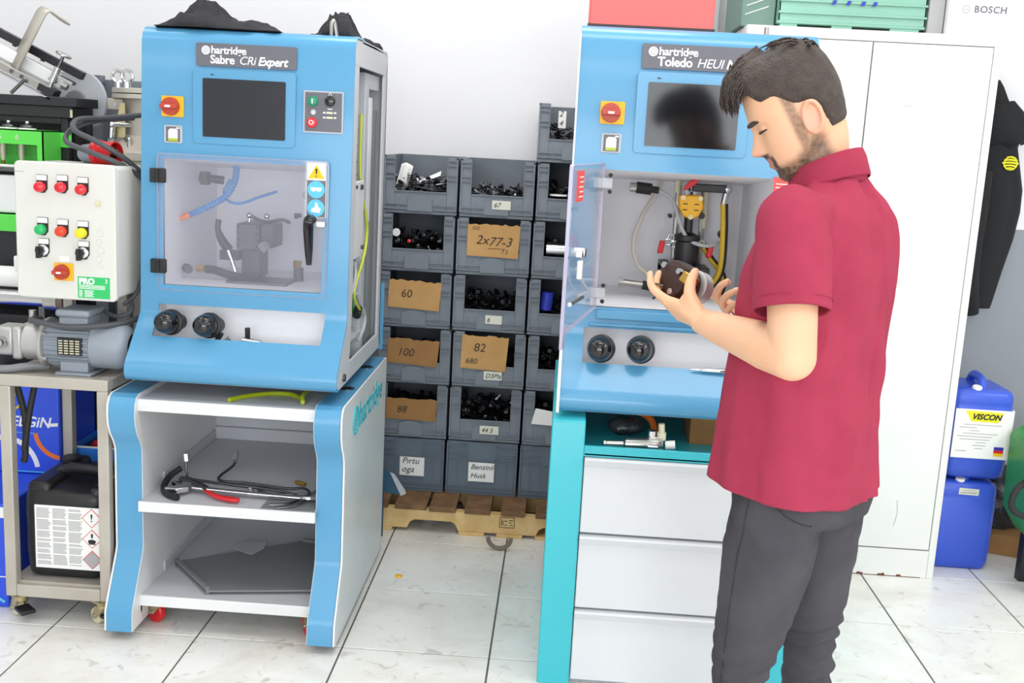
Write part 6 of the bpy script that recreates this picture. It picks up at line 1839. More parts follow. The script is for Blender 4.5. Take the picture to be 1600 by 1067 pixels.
yl = obj('label_flag', M().prism([(2.150, 0.635), (2.292, 0.632), (2.275, 0.592), (2.175, 0.594)], 'y', y_ - 0.0038, y_ - 0.003), 'print_lemon', lb_)
text('label_lettering', 'VISCON', 0.030, (2.175, y_ - 0.0045, 0.603), 'print_black', yl, shear=0.3, bold=0.001)
ln = M()
for k, (a, b) in enumerate(((2.15, 2.29), (2.135, 2.20), (2.175, 2.21), (2.15, 2.28), (2.13, 2.26), (2.14, 2.25), (2.20, 2.24), (2.19, 2.24), (2.20, 2.23), (2.13, 2.17))):
    ln.box(a, b, y_ - 0.0038, y_ - 0.003, 0.580 - k * 0.0115, 0.5825 - k * 0.0115)
obj('label_print', ln, 'print_grey', lb_)
for z, mt_ in ((0.492, 'binder_blue'), (0.480, 'red_plastic'), (0.468, 'print_yellow')):
    obj('hazard_band', M().box(2.272, 2.308, y_ - 0.0038, y_ - 0.003, z - 0.005, z + 0.007), mt_, lb_)
tag(obj('white_jug', M().lathe([(0.05, 0), (0.055, 0.01), (0.055, 0.16), (0.02, 0.20), (0.018, 0.22)], (2.16, 0.52, 0.62), (0, 0, 1), n=22).box(2.10, 2.22, 0.46, 0.58, 0.0, 0.62), 'bracket_grey'), 'pale jug on a box behind the upper blue canister', 'jug')
tag(obj('white_tube', M().cyl((2.345, 0.34, 0.06), (2.345, 0.36, 0.28), 0.008, n=10), 'paper'), 'thin white tube standing beside the lower blue canister', 'tube')

# bag, carton and the green machine at the right edge
bgm = M().ball((2.47, 0.42, 0.20), 0.11, 0.09, 0.13, n=30, m=20)
for v in bgm.v:
    v += V(noise.noise(v * 22), noise.noise(v * 22 + V(5, 0, 0)), noise.noise(v * 22 + V(0, 7, 0))) * 0.03
tag(obj('black_bag', bgm, 'bag_dark', smooth=50), 'crumpled glossy dark plastic bag on the carton by the canisters', 'bag')
kb_ = thing('brown_carton', (2.49, 0.38, 0.0), 'small brown cardboard carton under the dark bag', 'carton')
cf = M()
cf.T = Matrix.Translation((2.49, 0.37, 0)) @ Matrix.Rotation(-0.35, 4, 'Z')
cf.box(-0.10, 0.16, -0.09, 0.09, 0.0, 0.085)
obj('carton', cf, 'cardboard_dark', kb_, bev=0.002)
cf = M(); cf.T = Matrix.Translation((2.49, 0.37, 0)) @ Matrix.Rotation(-0.35, 4, 'Z')
cf.box(-0.09, 0.15, -0.002, 0.002, 0.085, 0.0856)
obj('tape', cf, 'cardboard', kb_)
GM = thing('green_machine', (2.55, -0.02, 0.0), 'green machine housing with a black hose, cut by the right edge', 'machine')
mat('machine_green', '#2f8c3c', 0.4)
obj('housing', M().prism([(2.318, 0.29), (2.375, 0.20), (2.80, 0.20), (2.80, 0.60), (2.35, 0.60), (2.310, 0.57)], 'y', -0.14, 0.07), 'machine_green', GM, bev=0.012)
obj('leg', M().box(2.40, 2.44, -0.12, -0.08, 0, 0.21), 'bench_black', GM)
obj('leg', M().box(2.40, 2.44, 0.02, 0.06, 0, 0.21), 'bench_black', GM)
obj('leg', M().box(2.72, 2.76, -0.12, -0.08, 0, 0.21), 'bench_black', GM)
obj('leg', M().box(2.72, 2.76, 0.02, 0.06, 0, 0.21), 'bench_black', GM)
obj('side_hose', M().tube([(2.325, -0.10, 0.43), (2.285, -0.13, 0.415), (2.264, -0.14, 0.38), (2.262, -0.15, 0.345), (2.286, -0.155, 0.322), (2.34, -0.16, 0.312), (2.42, -0.14, 0.312)], 0.012, 10, sm=6), 'black_rubber', GM)
# ---------------------------------------------------------------- the man
A_ = math.radians(38)
MO = V(1.115, -1.745, 0)
MF = V(-math.cos(A_), math.sin(A_), 0)      # where the chest points
ML = V(-math.sin(A_), -math.cos(A_), 0)     # his left
UP = V(0, 0, 1)


def B(f, l, z):
    return MO + MF * f + ML * l + UP * z


def bake(mm, voxel, smooth_it=3, fac=0.5):
    """fuse the pieces into one continuous surface"""
    me = bpy.data.meshes.new('tmp')
    me.from_pydata([tuple(p) for p in mm.v], [], mm.f)
    bm = bmesh.new(); bm.from_mesh(me)
    bmesh.ops.recalc_face_normals(bm, faces=bm.faces)
    bm.to_mesh(me); bm.free()
    o = bpy.data.objects.new('tmp', me)
    COL.objects.link(o)
    r = o.modifiers.new('r', 'REMESH')
    r.mode = 'VOXEL'
    r.voxel_size = voxel
    if smooth_it:
        s = o.modifiers.new('s', 'SMOOTH')
        s.iterations = smooth_it
        s.factor = fac
    dg = bpy.context.evaluated_depsgraph_get()
    out = bpy.data.meshes.new_from_object(o.evaluated_get(dg))
    bpy.data.objects.remove(o)
    bpy.data.meshes.remove(me)
    return out


def mesh_obj(name, me, material, parent, smooth=True):
    off = world_off(parent)
    for v in me.vertices:
        v.co -= off
    me.materials.clear()
    me.materials.append(MATS[material])
    if smooth:
        me.shade_smooth()
    o = bpy.data.objects.new(name, me)
    COL.objects.link(o)
    o.parent = parent
    return o


def ell(c, u, w, a, b, n=28, e=1.0):
    out = []
    for k in range(n):
        t = 2 * PI * k / n
        ct, st = math.cos(t), math.sin(t)
        out.append(c + u * a * math.copysign(abs(ct) ** e, ct) + w * b * math.copysign(abs(st) ** e, st))
    return out


def limb(mm, pts, rad, n=18, sm=6):
    mm.tube(pts, 0.05, n, sm=sm, rs=rad)
    return mm


def lerp_tab(tab, x):
    """tab: rows (x, a, b, ..) with falling x"""
    if x >= tab[0][0]:
        return tab[0][1:]
    for p, q in zip(tab, tab[1:]):
        if x >= q[0]:
            t = (p[0] - x) / (p[0] - q[0])
            t = t * t * (3 - 2 * t) * 0.35 + t * 0.65
            return tuple(a + (b - a) * t for a, b in zip(p[1:], q[1:]))
    return tab[-1][1:]


MAN = thing('person', (MO.x, MO.y, 0.0), 'man in a dark red polo shirt and grey jeans looking down at a pump part', 'person')

# joints
SH_L, EL_L, WR_L = B(-0.022, 0.188, 1.420), V(1.022, -1.992, 1.185), V(0.890, -1.775, 1.205)
SH_R, EL_R, WR_R = B(0.015, -0.166, 1.412), V(1.24, -1.49, 1.120), V(1.055, -1.575, 1.178)
NECK0, NECK1 = B(-0.035, 0.0, 1.455), None

# head frame
hy = math.radians(6)
hp_ = math.radians(31)
Fh = V(-math.cos(hy), math.sin(hy), 0)
HF = (Fh * math.cos(hp_) - UP * math.sin(hp_)).normalized()
HU = (Fh * math.sin(hp_) + UP * math.cos(hp_)).normalized()
HS = UP.cross(Fh).normalized()
HK = 1.02
H0 = V(1.045, -1.722, 1.634)


def HP(f, u, s):
    return H0 + (HF * f + HU * u + HS * s) * HK


HT = [  # u, front, back, half width
    (0.122, 0.004, -0.010, 0.006), (0.118, 0.034, -0.034, 0.030), (0.108, 0.058, -0.056, 0.047), (0.090, 0.076, -0.070, 0.062), (0.065, 0.089, -0.080, 0.072),
    (0.035, 0.094, -0.084, 0.0765), (0.014, 0.0965, -0.084, 0.0765), (0.0, 0.090, -0.083, 0.0755), (-0.02, 0.089, -0.080, 0.073), (-0.042, 0.091, -0.074, 0.069),
    (-0.056, 0.094, -0.068, 0.065), (-0.066, 0.092, -0.058, 0.062), (-0.076, 0.093, -0.045, 0.059), (-0.088, 0.087, -0.028, 0.055), (-0.102, 0.089, -0.008, 0.048), (-0.114, 0.082, 0.016, 0.038), (-0.121, 0.066, 0.034, 0.022)]
NOSE = [(0.02, 0.0), (0.008, 0.004), (-0.004, 0.010), (-0.018, 0.018), (-0.030, 0.0255), (-0.038, 0.0285), (-0.044, 0.025), (-0.049, 0.010), (-0.054, 0.0)]


def head_pt(th, u):
    fr, bk, hw = lerp_tab(HT, u)
    fc, hd = (fr + bk) / 2, (fr - bk) / 2
    ct, st = math.cos(th), math.sin(th)
    e = 0.86
    f = fc + hd * math.copysign(abs(ct) ** e, ct)
    s = hw * math.copysign(abs(st) ** e, st)
    if ct > 0:
        nz = 0.0
        for p, q in zip(NOSE, NOSE[1:]):
            if q[0] <= u <= p[0]:
                t = (p[0] - u) / (p[0] - q[0])
                nz = p[1] + (q[1] - p[1]) * t
        sg = 0.0095 + 0.006 * min(1, max(0, (0.01 - u) / 0.05))
        f += nz * math.exp(-(s / sg) ** 2)
        # eye sockets
        d = math.hypot((abs(s) - 0.033) / 0.017, (u - 0.000) / 0.013)
        f -= 0.0085 * math.exp(-d * d)
        # cheekbone
        d = math.hypot((abs(s) - 0.050) / 0.02, (u + 0.025) / 0.018)
        f += 0.004 * math.exp(-d * d)
        # lips
        if abs(s) < 0.03:
            f += 0.004 * math.exp(-((u + 0.060) / 0.005) ** 2) * math.exp(-(s / 0.018) ** 2) + 0.005 * math.exp(-((u + 0.073) / 0.0055) ** 2) * math.exp(-(s / 0.016) ** 2) - 0.004 * math.exp(-((u + 0.0665) / 0.0025) ** 2) * math.exp(-(s / 0.02) ** 2)
    return f, s


def build_head(mm):
    us = []
    u = 0.122
    while u > -0.1215:
        us.append(u)
        u -= 0.0035
    us.append(-0.121)
    rings = []
    for u in us:
        ring = []
        for k in range(72):
            f, s = head_pt(2 * PI * k / 72, u)
            ring.append(HP(f, u, s))
        rings.append(ring)
    mm.loft(rings)
    # ears
    for sg in (1, -1):
        pts = []
        for k in range(17):
            a = 2 * PI * k / 16
            ef, eu = -0.009 + 0.0165 * math.cos(a) - 0.004 * math.sin(a), -0.022 + 0.030 * math.sin(a)
            pts.append(HP(ef, eu, sg * (0.0790 + 0.010 * (0.5 - 0.5 * math.cos(a)) + 0.003 * math.sin(a))))
        mm.tube(pts[:-1], 0.0048, 8, closed=True)
        c = HP(-0.008, -0.022, sg * 0.079)
        o = len(mm.v)
        mm.ball((0, 0, 0), 0.015, 0.0045, 0.027, n=14, m=9)
        for q in mm.v[o:]:
            p = HF * q.x + HU * q.z + (HS * sg + HF * -0.35).normalized() * q.y
            q.xyz = c + p
        c = HP(-0.002, -0.048, sg * 0.079)
        mm.ball(c, 0.0075, 0.006, 0.009, n=10, m=7)
        mm.ball(HP(0.007, -0.024, sg * 0.079), 0.005, 0.005, 0.007, n=8, m=6)
    # lids
    for sg in (1, -1):
        o = len(mm.v)
        mm.ball((0, 0, 0), 0.011, 0.0150, 0.0105, n=14, m=9)
        for q in mm.v[o:]:
            q.xyz = HP(0.0745, 0.0005, sg * 0.033) + HF * q.x + HS * q.y + HU * q.z
    # nose wings
    for sg in (1, -1):
        mm.ball(HP(0.097, -0.042, sg * 0.0125), 0.0075, 0.0065, 0.0065, n=10, m=7)


def hand(mm, W, hf, pn, left, curls, thumb, spread=0.0, nails=None):
    """palm plus five separate fingers; curls: list of 4 (mcp, pip, dip) in radians"""
    hf = hf.normalized()
    pn = (pn - hf * pn.dot(hf)).normalized()
    hs = pn.cross(hf) if left else hf.cross(pn)
    def P(a, b, c):
        return W + hf * a + hs * b + pn * c
    # palm
    rings = []
    for a, w0, th, off in ((-0.030, 0.024, 0.0205, 0.0), (-0.004, 0.026, 0.0195, 0.0), (0.018, 0.033, 0.0185, 0.003), (0.045, 0.040, 0.0165, 0.003), (0.075, 0.0415, 0.0145, 0.0), (0.092, 0.040, 0.0115, -0.001), (0.100, 0.036, 0.007, -0.001)):
        rings.append(ell(P(a, off, 0), hs, pn, w0, th, 22, 0.8))
    mm.loft(rings)
    # thenar pad
    mm.tube([P(0.008, 0.018, 0.006), P(0.032, 0.032, 0.012), P(0.052, 0.040, 0.018)], 0.015, 12, sm=4, rs=[0.013, 0.0165, 0.0135])
    # heel of the hand on the little-finger side
    mm.tube([P(0.008, -0.018, 0.004), P(0.05, -0.028, 0.008)], 0.013, 10)
    tips = []
    for k, (b, L, r) in enumerate(((0.031, (0.042, 0.025, 0.021), 0.0092), (0.0105, (0.046, 0.029, 0.022), 0.0094), (-0.0105, (0.043, 0.027, 0.022), 0.0090), (-0.030, (0.034, 0.020, 0.019), 0.0080))):
        p = P(0.088 - 0.004 * abs(k - 1), b, -0.001)
        ang = 0.0
        pts, rs_ = [P(0.060, b * 0.9, -0.001), p], [r * 0.95, r * 1.08]
        sp = spread * (1.5 - k)
        for j in range(3):
            ang += curls[k][j]
            d = hf * math.cos(ang) + pn * math.sin(ang) + hs * math.sin(sp)
            p = p + d.normalized() * L[j]
            pts.append(p)
            rs_.append(r * (0.99, 0.92, 0.74)[j])
        mm.tube(pts, r, 12, sm=4, rs=rs_)
        mm.ball(pts[-1], rs_[-1] * 1.0, n=10, m=7)
        # knuckle
        mm.ball(P(0.089 - 0.004 * abs(k - 1), b, -0.004), 0.0102, 0.0102, 0.0095, n=10, m=7)
        tips.append((pts[-1], (pts[-1] - pts[-2]).normalized()))
        if nails is not None:
            dd = (pts[-1] - pts[-3]).normalized()
            nn = (dd.cross(hs)).normalized()
            if nn.dot(pn) > 0:
                nn = -nn
            nails.append((pts[-1] - dd * 0.002 + nn * r * 0.66, dd, hs, nn, r))
    tp = [P(*q) for q in thumb]
    mm.tube(tp, 0.01, 12, sm=4, rs=[0.0145, 0.0130, 0.0108, 0.0088])
    mm.ball(tp[-1], 0.0088, n=10, m=7)
    return tips


body = M()
build_head(body)
# neck
limb(body, [B(-0.020, 0.0, 1.40), B(-0.004, 0.0, 1.475), B(0.018, 0.002, 1.525), HP(-0.018, -0.050, 0.0), HP(-0.012, -0.008, 0.0)], [0.085, 0.060, 0.054, 0.055, 0.056], 24, 6)
body.ball(HP(0.03, -0.085, 0.0), 0.045, 0.045, 0.03)
# trunk under the clothes
tr_rings = []
for z, a, b, fo in ((1.475, 0.060, 0.055, -0.035), (1.450, 0.085, 0.06, -0.02), (1.41, 0.135, 0.075, -0.02), (1.36, 0.150, 0.090, -0.005), (1.25, 0.145, 0.095, 0.0), (1.10, 0.135, 0.100, 0.0), (0.98, 0.140, 0.092, -0.005), (0.88, 0.140, 0.092, -0.01), (0.82, 0.12, 0.08, -0.01)):
    tr_rings.append(ell(B(fo, 0, z), ML, MF, a, b, 30, 0.9))
body.loft(tr_rings)
HIP_L, KN_L, AN_L = B(-0.01, 0.088, 0.88), V(1.014, -1.838, 0.470), V(1.030, -1.820, 0.085)
HIP_R, KN_R, AN_R = B(-0.01, -0.088, 0.88), V(1.196, -1.665, 0.470), V(1.215, -1.640, 0.085)
for h_, k_, a_ in ((HIP_L, KN_L, AN_L), (HIP_R, KN_R, AN_R)):
    limb(body, [h_, h_.lerp(k_, 0.5), k_, k_.lerp(a_, 0.35), a_], [0.066, 0.056, 0.042, 0.042, 0.034], 18, 5)
    limb(body, [a_ + MF * -0.03 + UP * -0.045, a_ + MF * 0.05 + UP * -0.045, a_ + MF * 0.14 + UP * -0.055], [0.034, 0.034, 0.024], 14, 4)
# arms
limb(body, [B(-0.01, 0.10, 1.40), SH_L, SH_L.lerp(EL_L, 0.5), EL_L], [0.045, 0.050, 0.047, 0.0435], 20, 6)
body.ball(EL_L, 0.0435, n=24, m=14)
limb(body, [EL_L, EL_L.lerp(WR_L, 0.28) + V(0, -0.004, 0.002), EL_L.lerp(WR_L, 0.7), WR_L, WR_L.lerp(EL_L, -0.06)], [0.0435, 0.0455, 0.035, 0.0265, 0.026], 20, 6)
limb(body, [B(-0.01, -0.10, 1.40), SH_R, SH_R.lerp(EL_R, 0.5), EL_R], [0.045, 0.048, 0.046, 0.041], 20, 6)
limb(body, [EL_R, EL_R.lerp(WR_R, 0.28), EL_R.lerp(WR_R, 0.7), WR_R], [0.041, 0.044, 0.034, 0.026], 20, 6)
nails = []
hf_L, pn_L = V(-0.66, 0.66, 0.20), V(0.42, 0.40, 0.80)
hand(body, WR_L, hf_L, pn_L, True, [(0.15, 0.40, 0.35), (0.25, 0.55, 0.45), (0.35, 0.65, 0.5), (0.45, 0.7, 0.5)],
     [(0.010, 0.020, 0.006), (0.036, 0.047, 0.024), (0.049, 0.055, 0.050), (0.056, 0.052, 0.072)], 0.04, nails)
hf_R, pn_R = V(-0.88, -0.08, 0.22), V(-0.1, -0.50, 0.85)
hand(body, WR_R, hf_R, pn_R, False, [(0.15, 0.45, 0.3), (0.5, 0.9, 0.6), (0.65, 0.95, 0.6), (0.7, 0.95, 0.6)],
     [(0.010, 0.020, 0.006), (0.040, 0.044, 0.018), (0.068, 0.044, 0.030), (0.090, 0.034, 0.036)], 0.03, nails)
bme = bake(body, 0.0033, 4, 0.5)
# skin tones: beard, lips, brows, blush of the ear - the man's own colouring
SKIN, SKIN_D, BEARD, LIP, EARC = lin('#f2c4a0'), lin('#e4ae88'), lin('#2a201c'), lin('#c98072'), lin('#ecab92')


def mixc(a, b, t):
    return tuple(x + (y - x) * t for x, y in zip(a, b))


def sstep(a, b, x):
    t = max(0.0, min(1.0, (x - a) / (b - a)))
    return t * t * (3 - 2 * t)


ca = bme.color_attributes.new('tone', 'FLOAT_COLOR', 'POINT')
for v in bme.vertices:
    p = v.co
    c = mixc(SKIN, SKIN_D, 0.5 + 0.4 * noise.noise(p * 14))
    d = p - H0
    if d.length < 0.20:
        f, u, s = d.dot(HF) / HK, d.dot(HU) / HK, d.dot(HS) / HK
        if abs(s) < 0.09 and f > -0.04 and u < 0.05:
            n_ = noise.noise(p * 160) * 0.25 + noise.noise(p * 60) * 0.15
            # jaw line runs from before the ear down to the chin
            edge = -0.052 - 0.030 * sstep(0.0, 0.06, f)     # upper rim on the cheek
            bd = sstep(edge + 0.014, edge - 0.016, u) * sstep(-0.030, -0.004, f)
            bd = max(bd, sstep(0.010, -0.002, abs(f - 0.021) - 0.006) * sstep(0.050, 0.040, u) * 0.8 * (1 if abs(s) > 0.05 else 0))
            mo = sstep(0.0085, 0.0045, abs(u + 0.0535)) * sstep(0.032, 0.022, abs(s)) * sstep(0.078, 0.088, f)
            ch = sstep(-0.079, -0.088, u) * sstep(0.05, 0.075, f)
            side = sstep(0.010, 0.004, abs(abs(s) - 0.028)) * sstep(-0.05, -0.058, u) * sstep(-0.10, -0.09, u) * sstep(0.06, 0.08, f)
            k = max(bd * (0.80 + 0.2 * sstep(0.02, 0.06, f)), mo, ch, side)
            lp = sstep(0.0115, 0.007, abs(u + 0.067)) * sstep(0.026, 0.018, abs(s)) * sstep(0.082, 0.090, f)
            k = k * (1 - lp * 0.9)
            c = mixc(c, BEARD, max(0.0, min(0.93, k * (0.9 + n_))))
            c = mixc(c, LIP, lp * 0.8)
        if abs(s) > 0.078:
            c = mixc(c, EARC, 0.7)
        if abs(f + 0.0) < 0.2 and f > 0.10 and -0.05 < u < -0.02:
            c = mixc(c, EARC, 0.45)
    ca.data[v.index].color = c
sk = mat('skin', '#e3ac84', 0.5, sub=0.12)
vcn = sk.node_tree.nodes.new('ShaderNodeVertexColor')
vcn.layer_name = 'tone'
sk.node_tree.links.new(vcn.outputs['Color'], sk.node_tree.nodes['Principled BSDF'].inputs['Base Color'])
bo = mesh_obj('body', bme, 'skin', MAN)
mat('nail', '#e6b49c', 0.3)
nm_ = M()
for c, dd, sd, nn, r in nails:
    o = len(nm_.v)
    nm_.ball((0, 0, 0), 0.0055, r * 0.62, 0.0016, n=10, m=6)
    for q in nm_.v[o:]:
        q.xyz = c + dd * q.x + sd * q.y + nn * q.z
obj('fingernails', nm_, 'nail', MAN)

# hair, brows, lashes
mat('hair', '#3a302c', 0.55, col2='#4a3d36', nscale=60, bump=0.6, bscale=220)


def hair_t(th, u):
    """thickness of the hair over the skull"""
    a = abs(((th + PI) % (2 * PI)) - PI)          # 0 front .. pi back
    line = 0.072 - 0.030 * sstep(0.45, 0.95, a) - 0.035 * sstep(1.2, 1.65, a) - 0.068 * sstep(1.7, 2.2, a)
    k = sstep(line - 0.004, line + 0.012, u)
    top = sstep(0.045, 0.105, u)
    t = 0.0045 + 0.004 * top
    t += 0.018 * sstep(0.050, 0.085, u) * sstep(1.1, 0.2, a)
    t += 0.004 * sstep(1.6, 2.6, a) * sstep(-0.03, 0.06, u)
    return -0.006 + (t + 0.006) * k


hm = M()
us = [0.1215 - 0.0045 * k for k in range(44)]
def hfn(i, j):
    return hsurf(2 * PI * j / 90, us[i])
def hsurf(th, u):
    f, s = head_pt(th, min(u, 0.1219))
    p = HP(f, u, s)
    c = HP(-0.005, min(u, 0.03), 0)
    n = (p - c).normalized()
    t = hair_t(th, u)
    lock = 1 + 0.28 * noise.noise(V(th * 5, u * 22, 2)) + 0.18 * noise.noise(V(th * 14, u * 30, 7))
    q = p + n * (t * lock if t > 0 else t)
    q += HF * 0.012 * sstep(0.05, 0.11, u) * sstep(-0.08, 0.06, f) * sstep(0.0, 0.012, t)
    return q
hm.grid(hfn, len(us), 90, closev=True)
hm.add([hfn(0, j) for j in range(90)], [tuple(range(90))])
rnd = random.Random(12)
for k in range(2400):
    th = rnd.uniform(-PI, PI) * rnd.uniform(0.35, 1.0)
    u = rnd.uniform(0.045, 0.120)
    if hair_t(th, u) < 0.012:
        continue
    f, s = head_pt(th, u)
    c = HP(-0.005, min(u, 0.03), 0)
    p = HP(f, u, s)
    n = (p - c).normalized()
    t = hair_t(th, u)
    flow = (HF * (1.0 if f > -0.05 else 0.2) + HS * (0.25 * math.copysign(1, s) + rnd.uniform(-.2, .2)) - HU * (0.0 if f > -0.05 else 0.5))
    flow = (flow - n * flow.dot(n)).normalized()
    L = rnd.uniform(0.022, 0.045)
    b0 = hsurf(th, u) - n * 0.004
    hm.tube([b0, b0 + flow * L * 0.4 + n * 0.006, b0 + flow * L * 0.8 + n * 0.006, b0 + flow * L * 1.1 + n * 0.001], 0.003, 4, sm=2, rs=[0.0016, 0.0021, 0.0015, 0.0003])
ho = obj('hair', hm, 'hair', MAN, smooth=180)
for sg in (1, -1):
    bw = M()
    pts = []
    for k in range(7):
        a = k / 6
        s_ = 0.016 + 0.036 * a
        u_ = 0.0145 + 0.005 * math.sin(a * PI * 0.75) - 0.004 * a
        th_ = math.atan2(s_ / 0.0765, 1)
        f_ = 0.0975 - 0.0145 * a - 0.010 * a * a
        pts.append(HP(f_, u_, sg * s_))
    bw.tube(pts, 0.003, 8, sm=3, rs=[0.0035, 0.0048, 0.0050, 0.0045, 0.0040, 0.003, 0.0012])
    obj('eyebrow', bw, 'hair', MAN)
    ey = M()
    pts = [HP(0.0870 - 0.006 * abs(k - 2) / 2 - 0.0040 * max(0, k - 2), -0.0045 - 0.001 * (k == 2), sg * (0.020 + 0.0072 * k)) for k in range(5)]
    ey.tube(pts, 0.0012, 6, sm=3, rs=[0.0008, 0.0022, 0.0026, 0.0026, 0.0012])
    obj('eyelash', ey, 'hair', MAN)

# polo shirt
mat('polo_red', '#ab3b54', 0.85, col2='#a2364e', nscale=10, bump=0.25, bscale=900, spec=0.2)
sh_ = M()
HEM = 0.880
tab = [  # z, half side, half depth, forward offset
    (1.512, 0.064, 0.060, -0.006), (1.490, 0.080, 0.070, -0.012), (1.462, 0.125, 0.086, -0.016), (1.430, 0.168, 0.102, -0.018), (1.39, 0.186, 0.116, -0.014), (1.32, 0.190, 0.130, -0.003),
    (1.22, 0.186, 0.136, 0.004), (1.10, 0.186, 0.140, 0.008), (0.98, 0.192, 0.147, 0.008), (0.90, 0.200, 0.153, 0.006), (HEM - 0.02, 0.203, 0.156, 0.004)]
rings = []
z = 1.512
while z >= HEM - 0.021:
    a, b, fo = lerp_tab(tab, z)
    rings.append(ell(B(fo, 0, z), ML, MF, a, b, 48, 0.86))
    z -= 0.012
sh_.loft(rings)
SL = {}
for nm, S_, E_, sg in (('l', SH_L, EL_L, 1), ('r', SH_R, EL_R, -1)):
    ax = (E_ - S_).normalized()
    e = S_ + ax * 0.165
    SL[nm] = (e, ax)
    limb(sh_, [B(-0.015, sg * 0.10, 1.410), S_ + UP * 0.004, S_ + ax * 0.035], [0.066, 0.066, 0.058], 24, 5)
sme = bake(sh_, 0.0062, 6, 0.6)
bm = bmesh.new()
bm.from_mesh(sme)
bm.normal_update()
# cloth folds
for v in bm.verts:
    p = v.co.copy()
    rel = p - MO
    f, l = rel.dot(MF), rel.dot(ML)
    ang = math.atan2(l, f)
    low = sstep(1.35, 0.95, p.z)
    d = 0.015 * low * noise.noise(V(ang * 1.9 + 3, p.z * 0.9, 4)) + 0.008 * low * noise.noise(V(ang * 4.5, p.z * 1.6, 9))
    # drag lines from the armpits
    d += 0.010 * noise.noise(V(ang * 3.0 + p.z * 7, p.z * 3 - ang * 2, 1)) * (1 - low * 0.6)
    d += 0.0025 * noise.noise(p * 22)
    for e, ax in SL.values():
        q = (p - e)
        if abs(q.dot(ax)) < 0.16 and (q - ax * q.dot(ax)).length < 0.10:
            d += 0.005 * noise.noise(V(q.dot(ax) * 14, ang * 5, 6))
    v.co = p + v.normal * max(d, -0.006)
bm.normal_update()
kill = []
for fc in []:
    c = fc.calc_center_median()
    for e, ax in SL.values():
        q = c - e
        if -0.012 < q.dot(ax) < 0.08 and (q - ax * q.dot(ax)).length < 0.085 and fc.normal.dot(ax) > 0.5:
            kill.append(fc)
            break
bmesh.ops.bisect_plane(bm, geom=bm.verts[:] + bm.edges[:] + bm.faces[:], plane_co=B(0, 0, HEM), plane_no=(UP - MF * 0.06).normalized(), clear_inner=True)
for v in bm.verts:
    if v.is_boundary:
        for e, ax in SL.values():
            q = v.co - e
            if abs(q.dot(ax)) < 0.06 and (q - ax * q.dot(ax)).length < 0.12 and v.co.z > HEM + 0.08:
                v.co = v.co - ax * (q.dot(ax) - 0.012)
bm.to_mesh(sme)
bm.free()
so = mesh_obj('polo_shirt', sme, 'polo_red', MAN)
sd = so.modifiers.new('cloth', 'SOLIDIFY')
sd.thickness = 0.004
sd.offset = -1
for nm, S_, sg in (('l', SH_L, 1), ('r', SH_R, -1)):
    e, ax = SL[nm]
    sv = M()
    sv.tube([B(-0.015, sg * 0.115, 1.405), S_.lerp(B(-0.015, sg * 0.115, 1.405), 0.35), S_ + UP * 0.003, S_ + ax * 0.06, S_ + ax * 0.12, e], 0.07, 36, sm=9, rs=[0.050, 0.062, 0.0672, 0.0685, 0.0695, 0.0705])
    sv.f.pop(); sv.mi.pop()
    for k, p in enumerate(sv.v):
        t = (p - S_).dot(ax)
        r = (p - S_ - ax * t)
        a = math.atan2(r.dot(MF), r.dot(ML))
        w = sstep(0.0, 0.06, t)
        p += r.normalized() * (w * (0.006 * noise.noise(V(a * 1.4, t * 9, sg)) + 0.003 * noise.noise(V(a * 3, t * 20, sg + 3))))
    sl_o = obj('sleeve', sv, 'polo_red', so, smooth=60)
    x_ = sl_o.modifiers.new('cloth', 'SOLIDIFY'); x_.thickness = 0.004; x_.offset = -1
    obj('sleeve_hem', M().tube([e + ax * -0.020 + (u1 * math.cos(q * PI / 16) + u2 * math.sin(q * PI / 16)) * 0.0712 for u1, u2 in (frame_of(ax),) for q in range(32)], 0.0008, 5, closed=True), 'polo_red', sl_o)
# hems and collar
def collar_ring(z, k, lift, fo=0.0):
    out = []
    for i in range(40):
        t = 2 * PI * i / 40
        c, s = math.cos(t), math.sin(t)
        # c: forward, s: left; front sits lower than the nape
        out.append(B(0.004 + fo + (0.063 * k) * c, (0.063 * k) * s, z + lift * (-c) ))
    return out
co_ = M()
co_.loft([collar_ring(1.478, 1.16, 0.026), collar_ring(1.505, 1.10, 0.030), collar_ring(1.530, 1.04, 0.032, 0.006), collar_ring(1.535, 1.05, 0.032, 0.006), collar_ring(1.522, 1.14, 0.032, 0.004), collar_ring(1.490, 1.27, 0.030), collar_ring(1.486, 1.26, 0.030)], cap=False)
cl = obj('collar', co_, 'polo_red', so, smooth=60)
sm_ = cl.modifiers.new('thick', 'SOLIDIFY'); sm_.thickness = 0.002
# jeans
mat('jeans_grey', '#525055', 0.85, col2='#464449', nscale=7, bump=0.3, bscale=500, spec=0.2)
je = M()
hr_ = []
for z, a, b, fo in ((0.99, 0.165, 0.115, -0.005), (0.93, 0.178, 0.122, -0.01), (0.87, 0.183, 0.127, -0.015), (0.82, 0.180, 0.122, -0.012)):
    hr_.append(ell(B(fo, 0, z), ML, MF, a, b, 36, 0.88))
je.loft(hr_)
for h_, k_, a_ in ((HIP_L, KN_L, AN_L), (HIP_R, KN_R, AN_R)):
    limb(je, [h_ + UP * 0.0, h_.lerp(k_, 0.35), h_.lerp(k_, 0.75), k_, k_.lerp(a_, 0.35), k_.lerp(a_, 0.75), a_ + UP * -0.02], [0.096, 0.091, 0.070, 0.054, 0.053, 0.050, 0.050], 24, 6)
jme = bake(je, 0.0060, 5, 0.6)
bm = bmesh.new(); bm.from_mesh(jme); bm.normal_update()
